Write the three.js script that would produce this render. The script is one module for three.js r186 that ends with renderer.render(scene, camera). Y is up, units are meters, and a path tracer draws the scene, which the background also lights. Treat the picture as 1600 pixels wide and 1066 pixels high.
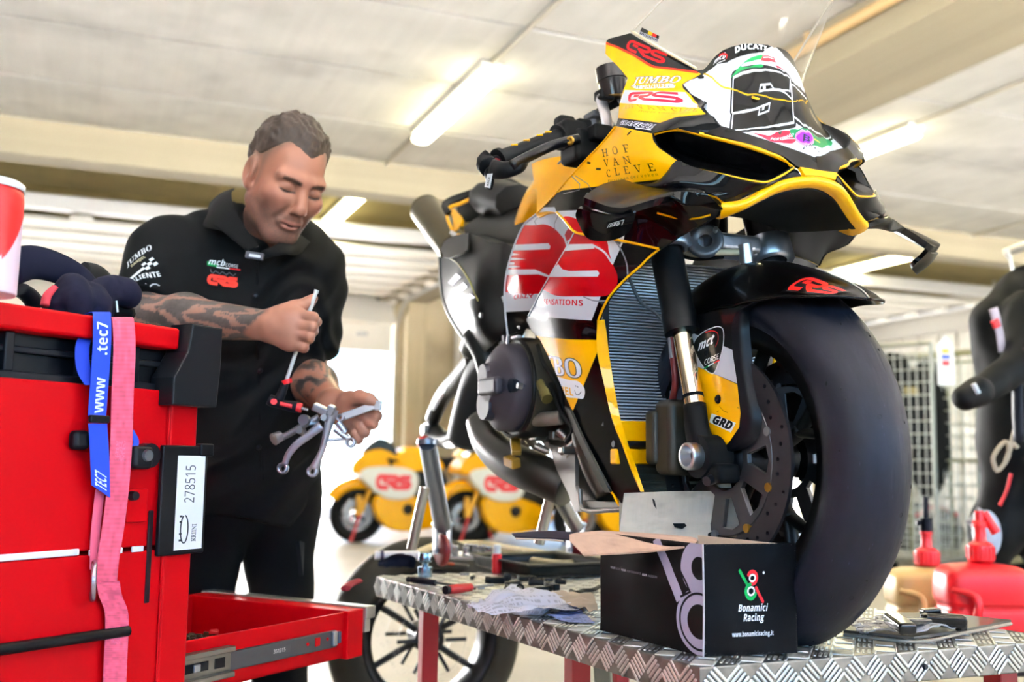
import * as THREE from 'three';
import { mergeGeometries, mergeVertices, toCreasedNormals } from 'three/addons/utils/BufferGeometryUtils.js';
import { RoundedBoxGeometry } from 'three/addons/geometries/RoundedBoxGeometry.js';
import { RectAreaLightUniformsLib } from 'three/addons/lights/RectAreaLightUniformsLib.js';
import { Sky } from 'three/addons/objects/Sky.js';

// ---------------------------------------------------------------- camera, sky, sun, exposure
const W = 1600, H = 1066, FPX = 1650, D2R = Math.PI / 180;
const scene = new THREE.Scene();
const camera = new THREE.PerspectiveCamera(2 * Math.atan(H / 2 / FPX) / D2R, W / H, 0.05, 300);
const YAW = -22.1 * D2R, PITCH = 6.47 * D2R, EYE = 0.9;      // the room is square to the axes, its depth along -z
camera.rotation.order = 'YXZ';
camera.position.set(0, EYE, 0);
camera.rotation.set(PITCH, YAW, 0.8 * D2R);
camera.updateMatrixWorld(true);
camera.focus = 1.8; camera.userData.fStop = 3.2;
scene.add(camera);
const renderer = new THREE.WebGLRenderer({ antialias: true });
renderer.toneMapping = THREE.LinearToneMapping;
renderer.toneMappingExposure = 3.4;
renderer.shadowMap.enabled = true;
RectAreaLightUniformsLib.init();
// ---------------------------------------------------------------- measuring: sight lines of the photograph laid on real planes
const V = (x, y, z) => new THREE.Vector3(x, y, z);
const HR = V(Math.cos(YAW), 0, -Math.sin(YAW)), HF = V(-Math.sin(YAW), 0, -Math.cos(YAW)), UP = V(0, 1, 0);
const ray = (px, py) => V((px - W / 2) / FPX, (H / 2 - py) / FPX, -1).applyQuaternion(camera.quaternion);
const at = (px, py, d) => ray(px, py).multiplyScalar(d).add(camera.position);
const floorAt = (px, py, y = 0) => { const r = ray(px, py); return r.multiplyScalar((y - EYE) / r.y).add(camera.position); };
const ground = (right, y, fwd) => HR.clone().multiplyScalar(right).addScaledVector(HF, fwd).setY(y);
// a local frame: origin, forward, up, right; hit(px, py, axis, value) meets the plane where that local axis has that value
function frame(origin, fwd, up, right) {
  const axes = [fwd, up, right], eye = camera.position.clone().sub(origin), e = axes.map((a) => eye.dot(a));
  const hit = (px, py, axis, value) => { const r = ray(px, py), k = axes.map((a) => r.dot(a)), t = (value - e[axis]) / k[axis]; return V(e[0] + k[0] * t, e[1] + k[1] * t, e[2] + k[2] * t); };
  const m = new THREE.Matrix4().makeBasis(fwd, up, right).setPosition(origin);
  const surf = (px, py, axis, fn, guess = axis === 2 ? 0.18 : 0.9) => { // meets the height field axis = fn(other two), at the crossing nearest the guessed height
    const r = ray(px, py), k = axes.map((a) => r.dot(a)), o = [0, 1, 2].filter((i) => i !== axis), tg = (guess - e[axis]) / k[axis]; let t = tg, bd = 9;
    const g = (t) => e[axis] + k[axis] * t - fn(e[o[0]] + k[o[0]] * t, e[o[1]] + k[o[1]] * t);
    const t0 = axis === 1 ? 1 : tg - 0.45, t1 = axis === 1 ? 3.2 : tg + 0.45, n = 120; let prev = g(t0);
    for (let i = 1; i <= n; i++) { const tt = t0 + (t1 - t0) * i / n, v = g(tt); if (prev * v <= 0 && prev !== v) { let a = tt - (t1 - t0) / n, b = tt, ga = prev; for (let j = 0; j < 30; j++) { const c = (a + b) / 2, gc = g(c); if (ga * gc <= 0) b = c; else { a = c; ga = gc; } } const q = (a + b) / 2; if (axis === 1) { t = q; break; } if (Math.abs(q - tg) < bd) { bd = Math.abs(q - tg); t = q; } } prev = v; }
    return V(e[0] + k[0] * t, e[1] + k[1] * t, e[2] + k[2] * t);
  };
  return { m, hit, surf, eye: e };
}
const LEAN = -0.5 * D2R, HEAD = 25.2 * D2R;
const bF = HR.clone().multiplyScalar(Math.sin(HEAD)).addScaledVector(HF, -Math.cos(HEAD)), bR0 = V(0, 0, 0).crossVectors(bF, UP);
const bR = bR0.clone().multiplyScalar(Math.cos(LEAN)).addScaledVector(UP, Math.sin(LEAN)), bU = UP.clone().multiplyScalar(Math.cos(LEAN)).addScaledVector(bR0, -Math.sin(LEAN));
const TABLE = 0.608;
const bike = frame(ground(0.4008, TABLE, 1.713), bF, bU, bR);
const bz = (px, py, z) => bike.hit(px, py, 2, z), bx = (px, py, x) => bike.hit(px, py, 0, x), by = (px, py, y) => bike.hit(px, py, 1, y);
// ---------------------------------------------------------------- helpers
let seedN = 7;
const rnd = () => { seedN = (seedN * 1664525 + 1013904223) >>> 0; return seedN / 4294967296; };
const rr = (a, b) => a + (b - a) * rnd();
const lerp = (a, b, t) => a + (b - a) * t, clamp = (x, a = 0, b = 1) => Math.min(b, Math.max(a, x)), smooth = (a, b, x) => { const t = clamp((x - a) / (b - a)); return t * t * (3 - 2 * t); };
const hash = (x, y, z = 0) => { let h = (x * 374761393 + y * 668265263 + z * 2147483647) | 0; h = Math.imul(h ^ (h >>> 13), 1274126177); return ((h ^ (h >>> 16)) >>> 0) / 4294967296; };
function noise2(x, y, p = 0) { const i = Math.floor(x), j = Math.floor(y), u = x - i, v = y - j, s = u * u * (3 - 2 * u), t = v * v * (3 - 2 * v), w = (a) => p ? ((a % p) + p) % p : a;
  return lerp(lerp(hash(w(i), w(j)), hash(w(i + 1), w(j)), s), lerp(hash(w(i), w(j + 1)), hash(w(i + 1), w(j + 1)), s), t); }
function noise3(x, y, z) { const i = Math.floor(x), j = Math.floor(y), k = Math.floor(z), f = (t) => t * t * (3 - 2 * t), u = f(x - i), v = f(y - j), w = f(z - k), h = (a, b, c) => hash(i + a, j + b, k + c);
  return lerp(lerp(lerp(h(0, 0, 0), h(1, 0, 0), u), lerp(h(0, 1, 0), h(1, 1, 0), u), v), lerp(lerp(h(0, 0, 1), h(1, 0, 1), u), lerp(h(0, 1, 1), h(1, 1, 1), u), v), w); }
const fbm = (x, y, o = 4, p = 0) => { let s = 0, a = 0.5, f = 1; for (let i = 0; i < o; i++) { s += a * noise2(x * f + i * 17, y * f + i * 31, p * f); a /= 2; f *= 2; } return s; };
function dataTex(n, m, fn, srgb = true) { // fn(u, v) -> [r, g, b] 0..1 or a number
  const d = new Uint8Array(n * m * 4);
  for (let y = 0; y < m; y++) for (let x = 0; x < n; x++) { const c = fn(x / n, y / m), o = (y * n + x) * 4; for (let k = 0; k < 3; k++) d[o + k] = clamp(Array.isArray(c) ? c[k] : c) * 255; d[o + 3] = 255; }
  const t = new THREE.DataTexture(d, n, m); t.wrapS = t.wrapT = THREE.RepeatWrapping; t.magFilter = THREE.LinearFilter; t.minFilter = THREE.LinearMipmapLinearFilter; t.generateMipmaps = true; if (srgb) t.colorSpace = THREE.SRGBColorSpace; t.needsUpdate = true; return t;
}
function canvasTex(w, h, draw) { const c = document.createElement('canvas'); c.width = w; c.height = h; draw(c.getContext('2d'), w, h); const t = new THREE.CanvasTexture(c); t.colorSpace = THREE.SRGBColorSpace; t.anisotropy = 8; return t; }
const rep = (t, x, y) => { const c = t.clone(); c.repeat.set(x, y); c.needsUpdate = true; return c; };
const mat = (color, roughness = 0.5, metalness = 0, o = {}) => { const c = new THREE.Color(color), dark = metalness < 0.3 && !o.map && 0.3 * c.r + 0.6 * c.g + 0.1 * c.b < 0.03; if (dark && o.specularIntensity === undefined) o = { specularIntensity: 0.4, ...o }; // dull black plastics, cloth and rubber
  return new (Object.keys(o).some((k) => /coat|sheen|transm|ior|aniso|thick|specular/.test(k)) ? THREE.MeshPhysicalMaterial : THREE.MeshStandardMaterial)({ color, roughness, metalness, ...o }); };
const used = {};
const numbered = (n) => { used[n] = (used[n] ?? -1) + 1; return used[n] ? n + '_' + String(used[n]).padStart(3, '0') : n; };
function flags(o) { o.castShadow = o.receiveShadow = true; return o; }
function tag(o, label, category, group) { Object.assign(o.userData, { label, category }); if (group) o.userData.group = group; return o; }
function thing(name, label, category, pos, group, turn = 0) { const g = new THREE.Group(); g.name = numbered(name); if (pos) g.position.copy(pos); g.rotation.y = turn; tag(g, label, category, group); scene.add(g); return g; }
function part(name, geo, m, parent = scene, label) { const g = Array.isArray(geo) ? merge(geo) : geo; if (!Array.isArray(m)) g.clearGroups(); const o = flags(new THREE.Mesh(g, m)); o.name = parent === scene ? numbered(name) : name; if (label) o.userData.label = label; parent.add(o); return o; }
function struct(name, geo, m, parent = scene) { const o = part(name, geo, m, parent); o.userData.kind = 'structure'; return o; }
function merge(list) { // same attributes everywhere
  const hasUV = list.every((g) => g.attributes.uv), hasC = list.every((g) => g.attributes.color);
  return mergeGeometries(list.map((g) => { const h = g.index ? g.toNonIndexed() : g.clone(); for (const k of Object.keys(h.attributes)) if (k !== 'position' && k !== 'normal' && !(k === 'uv' && hasUV) && !(k === 'color' && hasC)) h.deleteAttribute(k); if (!h.attributes.normal) h.computeVertexNormals(); return h; }));
}
const box = (w, h, d, x = 0, y = 0, z = 0) => new THREE.BoxGeometry(w, h, d).translate(x, y, z);
const rbox = (w, h, d, r = 0.004, x = 0, y = 0, z = 0, s = 2) => new RoundedBoxGeometry(w, h, d, s, Math.min(r, w / 2.01, h / 2.01, d / 2.01)).translate(x, y, z);
const cyl = (r0, r1, h, n = 20, open = false) => new THREE.CylinderGeometry(r0, r1, h, n, 1, open);
const lathe = (pts, n = 32) => new THREE.LatheGeometry(pts.map((p) => new THREE.Vector2(p[0], p[1])), n);
const tube = (pts, r, n = 24, seg = 8, closed = false) => new THREE.TubeGeometry(new THREE.CatmullRomCurve3(pts, closed, 'centripetal'), n, r, seg, closed);
function rod(a, b, r, r2 = r, n = 14) { const d = b.clone().sub(a), g = cyl(r2, r, d.length(), n); g.applyQuaternion(new THREE.Quaternion().setFromUnitVectors(UP, d.clone().normalize())); return g.translate((a.x + b.x) / 2, (a.y + b.y) / 2, (a.z + b.z) / 2); }
function bar(a, b, w, h, r = 0.002, upv = UP) { // box bar from a to b: w across, h along upv
  const d = b.clone().sub(a), L = d.length(), x = d.normalize(), z = V().crossVectors(x, upv).normalize(), y = V().crossVectors(z, x);
  return rbox(L, h, w, r, 0, 0, 0, 1).applyMatrix4(new THREE.Matrix4().makeBasis(x, y, z).setPosition(a.clone().lerp(b, 0.5)));
}
function orient(g, y, at, x) { // stand geometry's +y along y at a point
  const Y = y.clone().normalize(); let X = x ? x.clone() : Math.abs(Y.y) > 0.9 ? V(1, 0, 0) : V(0, 1, 0); X.addScaledVector(Y, -X.dot(Y)).normalize();
  return g.applyMatrix4(new THREE.Matrix4().makeBasis(X, Y, V().crossVectors(X, Y)).setPosition(at));
}
// sweep with varying radius (numbers or [wide, high]) along points
function sweep(pts, rad, n = 32, seg = 12, side = null) {
  const c = new THREE.CatmullRomCurve3(pts, false, 'centripetal'), pos = [], idx = []; let prev = side ? side.clone() : null;
  for (let i = 0; i <= n; i++) {
    const t = i / n, p = c.getPoint(t), T = c.getTangent(t); let N = prev ? prev.clone() : Math.abs(T.y) < 0.9 ? V(0, 1, 0) : V(1, 0, 0);
    N.addScaledVector(T, -N.dot(T)).normalize(); prev = N; const B = V().crossVectors(T, N), r = rad(t), a = Array.isArray(r) ? r : [r, r];
    for (let j = 0; j < seg; j++) { const q = j / seg * Math.PI * 2; pos.push(...p.clone().addScaledVector(N, Math.cos(q) * a[0]).addScaledVector(B, Math.sin(q) * a[1]).toArray()); }
  }
  for (let i = 0; i < n; i++) for (let j = 0; j < seg; j++) { const a = i * seg + j, b = i * seg + (j + 1) % seg; idx.push(a, b, a + seg, b, b + seg, a + seg); }
  for (const e of [0, n]) { const base = pos.length / 3, p = c.getPoint(e / n); pos.push(...p.toArray()); for (let j = 0; j < seg; j++) { const a = e * seg + j, b = e * seg + (j + 1) % seg; e ? idx.push(base, a, b) : idx.push(base, b, a); } }
  const g = new THREE.BufferGeometry(); g.setAttribute('position', new THREE.Float32BufferAttribute(pos, 3)); g.setIndex(idx); g.computeVertexNormals(); return g;
}
// thin-plate spline through scattered [a, b, value]
function tps(pts, lam = 1e-5) {
  const n = pts.length, N = n + 3, A = Array.from({ length: N }, () => new Float64Array(N + 1)), ph = (d2) => d2 < 1e-14 ? 0 : 0.5 * d2 * Math.log(d2);
  for (let i = 0; i < n; i++) { for (let j = 0; j < n; j++) A[i][j] = ph((pts[i][0] - pts[j][0]) ** 2 + (pts[i][1] - pts[j][1]) ** 2); A[i][i] += lam; A[i][n] = A[n][i] = 1; A[i][n + 1] = A[n + 1][i] = pts[i][0]; A[i][n + 2] = A[n + 2][i] = pts[i][1]; A[i][N] = pts[i][2]; }
  for (let i = 0; i < N; i++) { let p = i; for (let k = i; k < N; k++) if (Math.abs(A[k][i]) > Math.abs(A[p][i])) p = k; [A[i], A[p]] = [A[p], A[i]]; for (let k = i + 1; k < N; k++) { const f = A[k][i] / A[i][i]; if (f) for (let j = i; j <= N; j++) A[k][j] -= f * A[i][j]; } }
  const w = new Float64Array(N); for (let i = N - 1; i >= 0; i--) { let s = A[i][N]; for (let j = i + 1; j < N; j++) s -= A[i][j] * w[j]; w[i] = s / A[i][i]; }
  return (x, y) => { let s = w[n] + w[n + 1] * x + w[n + 2] * y; for (let i = 0; i < n; i++) s += w[i] * ph((x - pts[i][0]) ** 2 + (y - pts[i][1]) ** 2); return s; };
}
const inside = (poly, x, y) => { let r = false; for (let i = 0, j = poly.length - 1; i < poly.length; j = i++) { const [a, b] = poly[i], [c, d] = poly[j]; if ((b > y) !== (d > y) && x < (c - a) * (y - b) / (d - b) + a) r = !r; } return r; };
const rounded = (poly, n = 6, closed = true) => { const c = new THREE.CatmullRomCurve3(poly.map((p) => V(p[0], p[1], 0)), closed, 'centripetal'); return c.getPoints(poly.length * n).slice(0, closed ? -1 : undefined).map((p) => [p.x, p.y]); };
function clipCell(poly, x0, y0, x1, y1) { let out = poly; for (const [ax, s, v] of [[0, 1, x0], [0, -1, x1], [1, 1, y0], [1, -1, y1]]) { const inp = out; out = []; for (let i = 0; i < inp.length; i++) { const p = inp[i], q = inp[(i + 1) % inp.length], dp = s * (p[ax] - v), dq = s * (q[ax] - v); if (dp >= 0) out.push(p); if ((dp >= 0) !== (dq >= 0)) { const t = dp / (dp - dq); out.push([p[0] + (q[0] - p[0]) * t, p[1] + (q[1] - p[1]) * t]); } } if (!out.length) break; } return out; }
const areaOf = (p) => { let s = 0; for (let i = 0; i < p.length; i++) { const a = p[i], b = p[(i + 1) % p.length]; s += a[0] * b[1] - b[0] * a[1]; } return s / 2; };
// a sheet with thickness over the outline poly in the plane of the two other axes; fn gives the third. uv = the two plane coordinates in metres
function shell(poly, fn, axis, thick, cell = 0.015, holes = []) {
  const P = areaOf(poly) < 0 ? poly.slice().reverse() : poly, xs = P.map((p) => p[0]), ys = P.map((p) => p[1]), x0 = Math.min(...xs), x1 = Math.max(...xs), y0 = Math.min(...ys), y1 = Math.max(...ys);
  const pos = [], uv = [], idx = [], back = [], map = new Map();
  const put3 = (a, b, c) => axis === 2 ? [a, b, c] : axis === 1 ? [a, c, b] : [c, a, b];
  const vert = (a, b, off) => { const k = Math.round(a * 2e5) + '_' + Math.round(b * 2e5) + '_' + off; if (map.has(k)) return map.get(k); const i = pos.length / 3; pos.push(...put3(a, b, fn(a, b) - (off ? thick : 0))); uv.push(a, b); map.set(k, i); return i; };
  const flip = axis === 1;
  const tri = (a, b, c) => { const f = [a, b, c].map((p) => vert(p[0], p[1], 0)); flip ? idx.push(f[0], f[2], f[1]) : idx.push(...f); if (thick) { const g = [a, b, c].map((p) => vert(p[0], p[1], 1)); flip ? back.push(g[0], g[1], g[2]) : back.push(g[0], g[2], g[1]); } };
  const nx = Math.max(1, Math.ceil((x1 - x0) / cell)), ny = Math.max(1, Math.ceil((y1 - y0) / cell));
  for (let i = 0; i < nx; i++) for (let j = 0; j < ny; j++) {
    const a = lerp(x0, x1, i / nx), b = lerp(x0, x1, (i + 1) / nx), c = lerp(y0, y1, j / ny), d = lerp(y0, y1, (j + 1) / ny), q = clipCell(P, a, c, b, d);
    if (q.length < 3 || Math.abs(areaOf(q)) < 1e-10) continue;
    const cx = (a + b) / 2, cy = (c + d) / 2; if (holes.some((h) => inside(h, cx, cy))) continue;
    const u = []; for (const p of q) if (!u.length || Math.hypot(p[0] - u[u.length - 1][0], p[1] - u[u.length - 1][1]) > 1e-6) u.push(p);
    if (u.length > 2 && Math.hypot(u[0][0] - u[u.length - 1][0], u[0][1] - u[u.length - 1][1]) < 1e-6) u.pop(); if (u.length < 3) continue;
    for (const t of THREE.ShapeUtils.triangulateShape(u.map((p) => new THREE.Vector2(p[0], p[1])), [])) { const tr = t.map((k) => u[k]); if (Math.abs(areaOf(tr)) > 1e-11) areaOf(tr) > 0 ? tri(...tr) : tri(tr[0], tr[2], tr[1]); }
  }
  const rim0 = pos.length / 3;
  if (thick) { P.forEach((p, i) => { const q = P[(i + 1) % P.length], n = Math.max(1, Math.ceil(Math.hypot(q[0] - p[0], q[1] - p[1]) / cell)); for (let k = 0; k < n; k++) { const s = [lerp(p[0], q[0], k / n), lerp(p[1], q[1], k / n)], e = [lerp(p[0], q[0], (k + 1) / n), lerp(p[1], q[1], (k + 1) / n)], m = pos.length / 3; for (const w of [s, e]) for (const o of [0, thick]) { pos.push(...put3(w[0], w[1], fn(w[0], w[1]) - o)); uv.push(...w); } flip ? back.push(m, m + 2, m + 1, m + 1, m + 2, m + 3) : back.push(m, m + 1, m + 2, m + 1, m + 3, m + 2); } }); }
  const nf = idx.length; for (const i of back) idx.push(i);
  const g = new THREE.BufferGeometry(); g.setAttribute('position', new THREE.Float32BufferAttribute(pos, 3)); g.setAttribute('uv', new THREE.Float32BufferAttribute(uv, 2)); g.setIndex(idx); g.computeVertexNormals();
  if (back.length) { g.addGroup(0, nf, 0); g.addGroup(nf, back.length, 1); }
  return g;
}
const mirrorZ = (g) => { const h = g.clone().scale(1, 1, -1), i = h.index; if (i) for (let k = 0; k < i.count; k += 3) { const a = i.getX(k); i.setX(k, i.getX(k + 2)); i.setX(k + 2, a); } else { for (const at of Object.values(h.attributes)) for (let k = 0; k < at.count; k += 3) for (let c = 0; c < at.itemSize; c++) { const a = at.array[k * at.itemSize + c]; at.array[k * at.itemSize + c] = at.array[(k + 2) * at.itemSize + c]; at.array[(k + 2) * at.itemSize + c] = a; } } h.computeVertexNormals(); return h; };
// surface of a field f < 0 inside, by surface nets; col(p) optional vertex colour
function skin(f, lo, hi, cell, col) {
  const n = [0, 1, 2].map((i) => Math.ceil((hi[i] - lo[i]) / cell) + 1), val = new Float32Array(n[0] * n[1] * n[2]), id = (i, j, k) => (k * n[1] + j) * n[0] + i;
  for (let k = 0; k < n[2]; k++) for (let j = 0; j < n[1]; j++) for (let i = 0; i < n[0]; i++) val[id(i, j, k)] = f(lo[0] + i * cell, lo[1] + j * cell, lo[2] + k * cell);
  const vid = new Int32Array(n[0] * n[1] * n[2]).fill(-1), pos = [], idx = [];
  for (let k = 0; k < n[2] - 1; k++) for (let j = 0; j < n[1] - 1; j++) for (let i = 0; i < n[0] - 1; i++) {
    let cnt = 0, x = 0, y = 0, z = 0, m = 0; const c = [];
    for (let q = 0; q < 8; q++) { const v = val[id(i + (q & 1), j + ((q >> 1) & 1), k + (q >> 2))]; c.push(v); if (v < 0) m |= 1 << q; }
    if (m === 0 || m === 255) continue;
    for (const [a, b] of EDGES) if ((c[a] < 0) !== (c[b] < 0)) { const t = c[a] / (c[a] - c[b]); x += lerp(a & 1, b & 1, t); y += lerp((a >> 1) & 1, (b >> 1) & 1, t); z += lerp(a >> 2, b >> 2, t); cnt++; }
    vid[id(i, j, k)] = pos.length / 3; pos.push(lo[0] + (i + x / cnt) * cell, lo[1] + (j + y / cnt) * cell, lo[2] + (k + z / cnt) * cell);
  }
  for (let k = 1; k < n[2] - 1; k++) for (let j = 1; j < n[1] - 1; j++) for (let i = 1; i < n[0] - 1; i++) {
    const v = val[id(i, j, k)] < 0;
    for (let ax = 0; ax < 3; ax++) { const w = val[id(i + (ax === 0), j + (ax === 1), k + (ax === 2))] < 0; if (v === w) continue;
      const d = [[0, 0, 0], [0, 0, 0], [0, 0, 0], [0, 0, 0]], a1 = (ax + 1) % 3, a2 = (ax + 2) % 3; d[1][a1] = d[2][a1] = d[2][a2] = d[3][a2] = -1;
      const q = d.map((o) => vid[id(i + o[0], j + o[1], k + o[2])]); if (q.some((u) => u < 0)) continue; v ? idx.push(q[0], q[2], q[1], q[0], q[3], q[2]) : idx.push(q[0], q[1], q[2], q[0], q[2], q[3]); }
  }
  const g = new THREE.BufferGeometry(); g.setAttribute('position', new THREE.Float32BufferAttribute(pos, 3)); g.setIndex(idx);
  const N = new Float32Array(pos.length), e = cell * 0.6; for (let i = 0; i < pos.length; i += 3) { const [x, y, z] = pos.slice(i, i + 3), d = V(f(x + e, y, z) - f(x - e, y, z), f(x, y + e, z) - f(x, y - e, z), f(x, y, z + e) - f(x, y, z - e)).normalize(); d.toArray(N, i); }
  g.setAttribute('normal', new THREE.BufferAttribute(N, 3));
  if (col) { const C = new Float32Array(pos.length); for (let i = 0; i < pos.length; i += 3) { const c = col(pos[i], pos[i + 1], pos[i + 2], N[i], N[i + 1], N[i + 2]); C[i] = c[0]; C[i + 1] = c[1]; C[i + 2] = c[2]; } g.setAttribute('color', new THREE.BufferAttribute(C, 3)); }
  // winding check by normal
  { const I = g.index.array; let s = 0; for (let t = 0; t < Math.min(I.length, 3000); t += 3) { const [a, b, c] = [I[t], I[t + 1], I[t + 2]].map((q) => V(pos[q * 3], pos[q * 3 + 1], pos[q * 3 + 2])); s += b.sub(a).cross(c.sub(a)).dot(V(N[I[t] * 3], N[I[t] * 3 + 1], N[I[t] * 3 + 2])) > 0 ? 1 : -1; } if (s < 0) for (let t = 0; t < I.length; t += 3) { const a = I[t]; I[t] = I[t + 2]; I[t + 2] = a; } }
  return g;
}
const EDGES = [[0, 1], [2, 3], [4, 5], [6, 7], [0, 2], [1, 3], [4, 6], [5, 7], [0, 4], [1, 5], [2, 6], [3, 7]];
const smin = (a, b, k) => { const h = Math.max(k - Math.abs(a - b), 0) / k; return Math.min(a, b) - h * h * k * 0.25; };
const smax = (a, b, k) => -smin(-a, -b, k);
function capsule(a, b, ra, rb) { const d = b.clone().sub(a), L2 = d.lengthSq(); return (x, y, z) => { const px = x - a.x, py = y - a.y, pz = z - a.z, t = clamp((px * d.x + py * d.y + pz * d.z) / L2), qx = px - d.x * t, qy = py - d.y * t, qz = pz - d.z * t; return Math.sqrt(qx * qx + qy * qy + qz * qz) - lerp(ra, rb, t); }; }
function ellip(c, r, q) { const inv = q ? q.clone().invert() : null, v = V(), m = Math.min(...r); return (x, y, z) => { v.set(x - c.x, y - c.y, z - c.z); if (inv) v.applyQuaternion(inv); const k = Math.sqrt((v.x / r[0]) ** 2 + (v.y / r[1]) ** 2 + (v.z / r[2]) ** 2); return (k - 1) * m * (k < 1 ? 1 : 1) ; }; }
// daylight: sky through the open doors, a high sun behind the camera that falls on the apron and just inside the front doors
const sky = new Sky(); sky.scale.setScalar(450);
const sunDir = V(0.1, 1.7, 1.0).normalize();
{ const u = sky.material.uniforms; u.turbidity.value = 4; u.rayleigh.value = 1.6; u.mieCoefficient.value = 0.005; u.mieDirectionalG.value = 0.7; u.sunPosition.value.copy(sunDir); }
scene.add(sky);
scene.environment = new THREE.PMREMGenerator(renderer).fromScene(sky).texture; scene.environmentIntensity = 0.33; scene.backgroundIntensity = 0.33;
const sun = new THREE.DirectionalLight(new THREE.Color(1, 0.99, 0.98), 120); sun.name = 'sun_light'; sun.position.copy(sunDir).multiplyScalar(40); sun.castShadow = true; sun.shadow.camera.left = sun.shadow.camera.bottom = -30; sun.shadow.camera.right = sun.shadow.camera.top = 30; sun.shadow.camera.far = 120; scene.add(sun, sun.target);
// ---------------------------------------------------------------- the garage
const X0 = -6, X1 = 12.3, ZB = -15.2, ZF = 3.2, CEIL = 3.5;
const stain = dataTex(512, 512, (u, v) => { const a = fbm(u * 6, v * 6, 5, 6), b = fbm(u * 40, v * 3, 3, 0), s = clamp((fbm(u * 3 + 9, v * 3 + 4, 4, 3) - 0.5) * 5); const k = 0.93 + 0.1 * (a - 0.5) + 0.06 * (b - 0.5) - 0.1 * s; return [k, k * 0.995, k * 0.985]; });
const speck = dataTex(256, 256, (u, v) => 0.45 + 0.5 * fbm(u * 30, v * 30, 3, 30), false);
const floorTex = dataTex(512, 512, (u, v) => { const k = 0.82 + 0.14 * (fbm(u * 8, v * 8, 5, 8) - 0.5) + 0.05 * (hash(u * 512, v * 512) - 0.5); return [k, k * 0.975, k * 0.93]; });
const M = {
  floor: mat('#c9c5be', 0.5, 0, { map: rep(floorTex, 5, 5), bumpMap: rep(speck, 20, 20), bumpScale: 0.0006 }),
  plank: [0, 1, 2].map((i) => mat(['#f4f3f3', '#efeeee', '#f6f6f6'][i], 0.85, 0, { map: stain, bumpMap: speck, bumpScale: 0.002 })),
  shadedPlank: mat('#8f8150', 0.9, 0, { map: stain, bumpMap: speck, bumpScale: 0.002 }),  // shade and lamp tint of the far bay put into the plank colour
  concrete: mat('#a79d86', 0.9, 0, { map: rep(stain, 0.4, 0.4), bumpMap: speck, bumpScale: 0.003 }),
  tanWall: mat('#cbbd9d', 0.85, 0, { map: rep(stain, 0.4, 0.4), bumpMap: speck, bumpScale: 0.002 }),
  greyWall: mat('#5e5b57', 0.8), whiteWall: mat('#e4e0d6', 0.7, 0, { map: rep(stain, 0.5, 0.5) }),
  doorWhite: mat('#f0ece2', 0.45), galv: mat('#a9a9a6', 0.4, 0.8), dark: mat('#15151a', 0.6), pipe: mat('#c9a977', 0.55), asphalt: mat('#d2d0cc', 0.95),
};
const fl = struct('floor', new THREE.PlaneGeometry(X1 - X0, ZF - ZB).rotateX(-Math.PI / 2).translate((X0 + X1) / 2, 0, (ZF + ZB) / 2), M.floor);
struct('ground_outside', box(160, 0.1, 60, 0, -0.06, 32), M.asphalt);
struct('ground_paddock', box(160, 0.1, 80, 0, -0.06, -38), mat('#6a6865', 0.95));
struct('added_light_screen', [box(9.4, 1.35, 0.12, -0.85, 0.675, 3.0), box(7, 1.35, 0.12, 8.35, 0.675, 3.0)], mat('#4a4947', 0.7));  // unseen screen, added to keep low apron light off the foreground
// ceiling: concrete planks with open joints under a slab
const ceil = struct('ceiling', box(X1 - X0 + 0.6, 0.2, ZF - ZB + 0.6, (X0 + X1) / 2, CEIL + 0.24, (ZF + ZB) / 2), M.concrete);
{ const spans = [[X0, 2.36], [2.375, 3.95], [4.72, 8.6], [8.615, X1]], joints = []; for (let z = ZF; z > ZB; z -= 1.09) joints.push(z);
  const off = -6.76 + 1.09 * 9; // a joint falls at z = -6.76
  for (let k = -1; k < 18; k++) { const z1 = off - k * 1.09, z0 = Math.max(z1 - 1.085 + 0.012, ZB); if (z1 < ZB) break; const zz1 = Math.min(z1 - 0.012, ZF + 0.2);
    spans.forEach(([a, b], s) => { const g = rbox(b - a, 0.14, zz1 - z0, 0.008, (a + b) / 2, CEIL + 0.075 + (hash(k + 3, s) - 0.5) * 0.008, (zz1 + z0) / 2, 1), uv = g.attributes.uv, p = g.attributes.position; for (let i = 0; i < uv.count; i++) uv.setXY(i, p.getX(i) / 2.2 + s * 0.3, p.getZ(i) / 2.2 + hash(k + 5, s) * 0.1); struct('ceiling_plank', g, z1 < -8.7 ? M.shadedPlank : M.plank[Math.floor(hash(k + 9, s + 2) * 3)], ceil); }); } }
// downstand beams
struct('beam_along', box(0.76, 0.42, ZF - ZB, 4.335, CEIL - 0.06, (ZF + ZB) / 2), M.concrete);
struct('beam_across', box(X1 - X0, 0.44, 0.3, (X0 + X1) / 2, CEIL - 0.06, -9.0), M.concrete);
part('ceiling_pipe', [rod(V(3.92, 3.4, ZF), V(3.92, 3.4, -8.8), 0.035), ...[-1, -3, -5, -7].map((z) => box(0.02, 0.1, 0.03, 3.92, 3.44, z))], M.pipe).userData.kind = 'structure';
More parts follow.
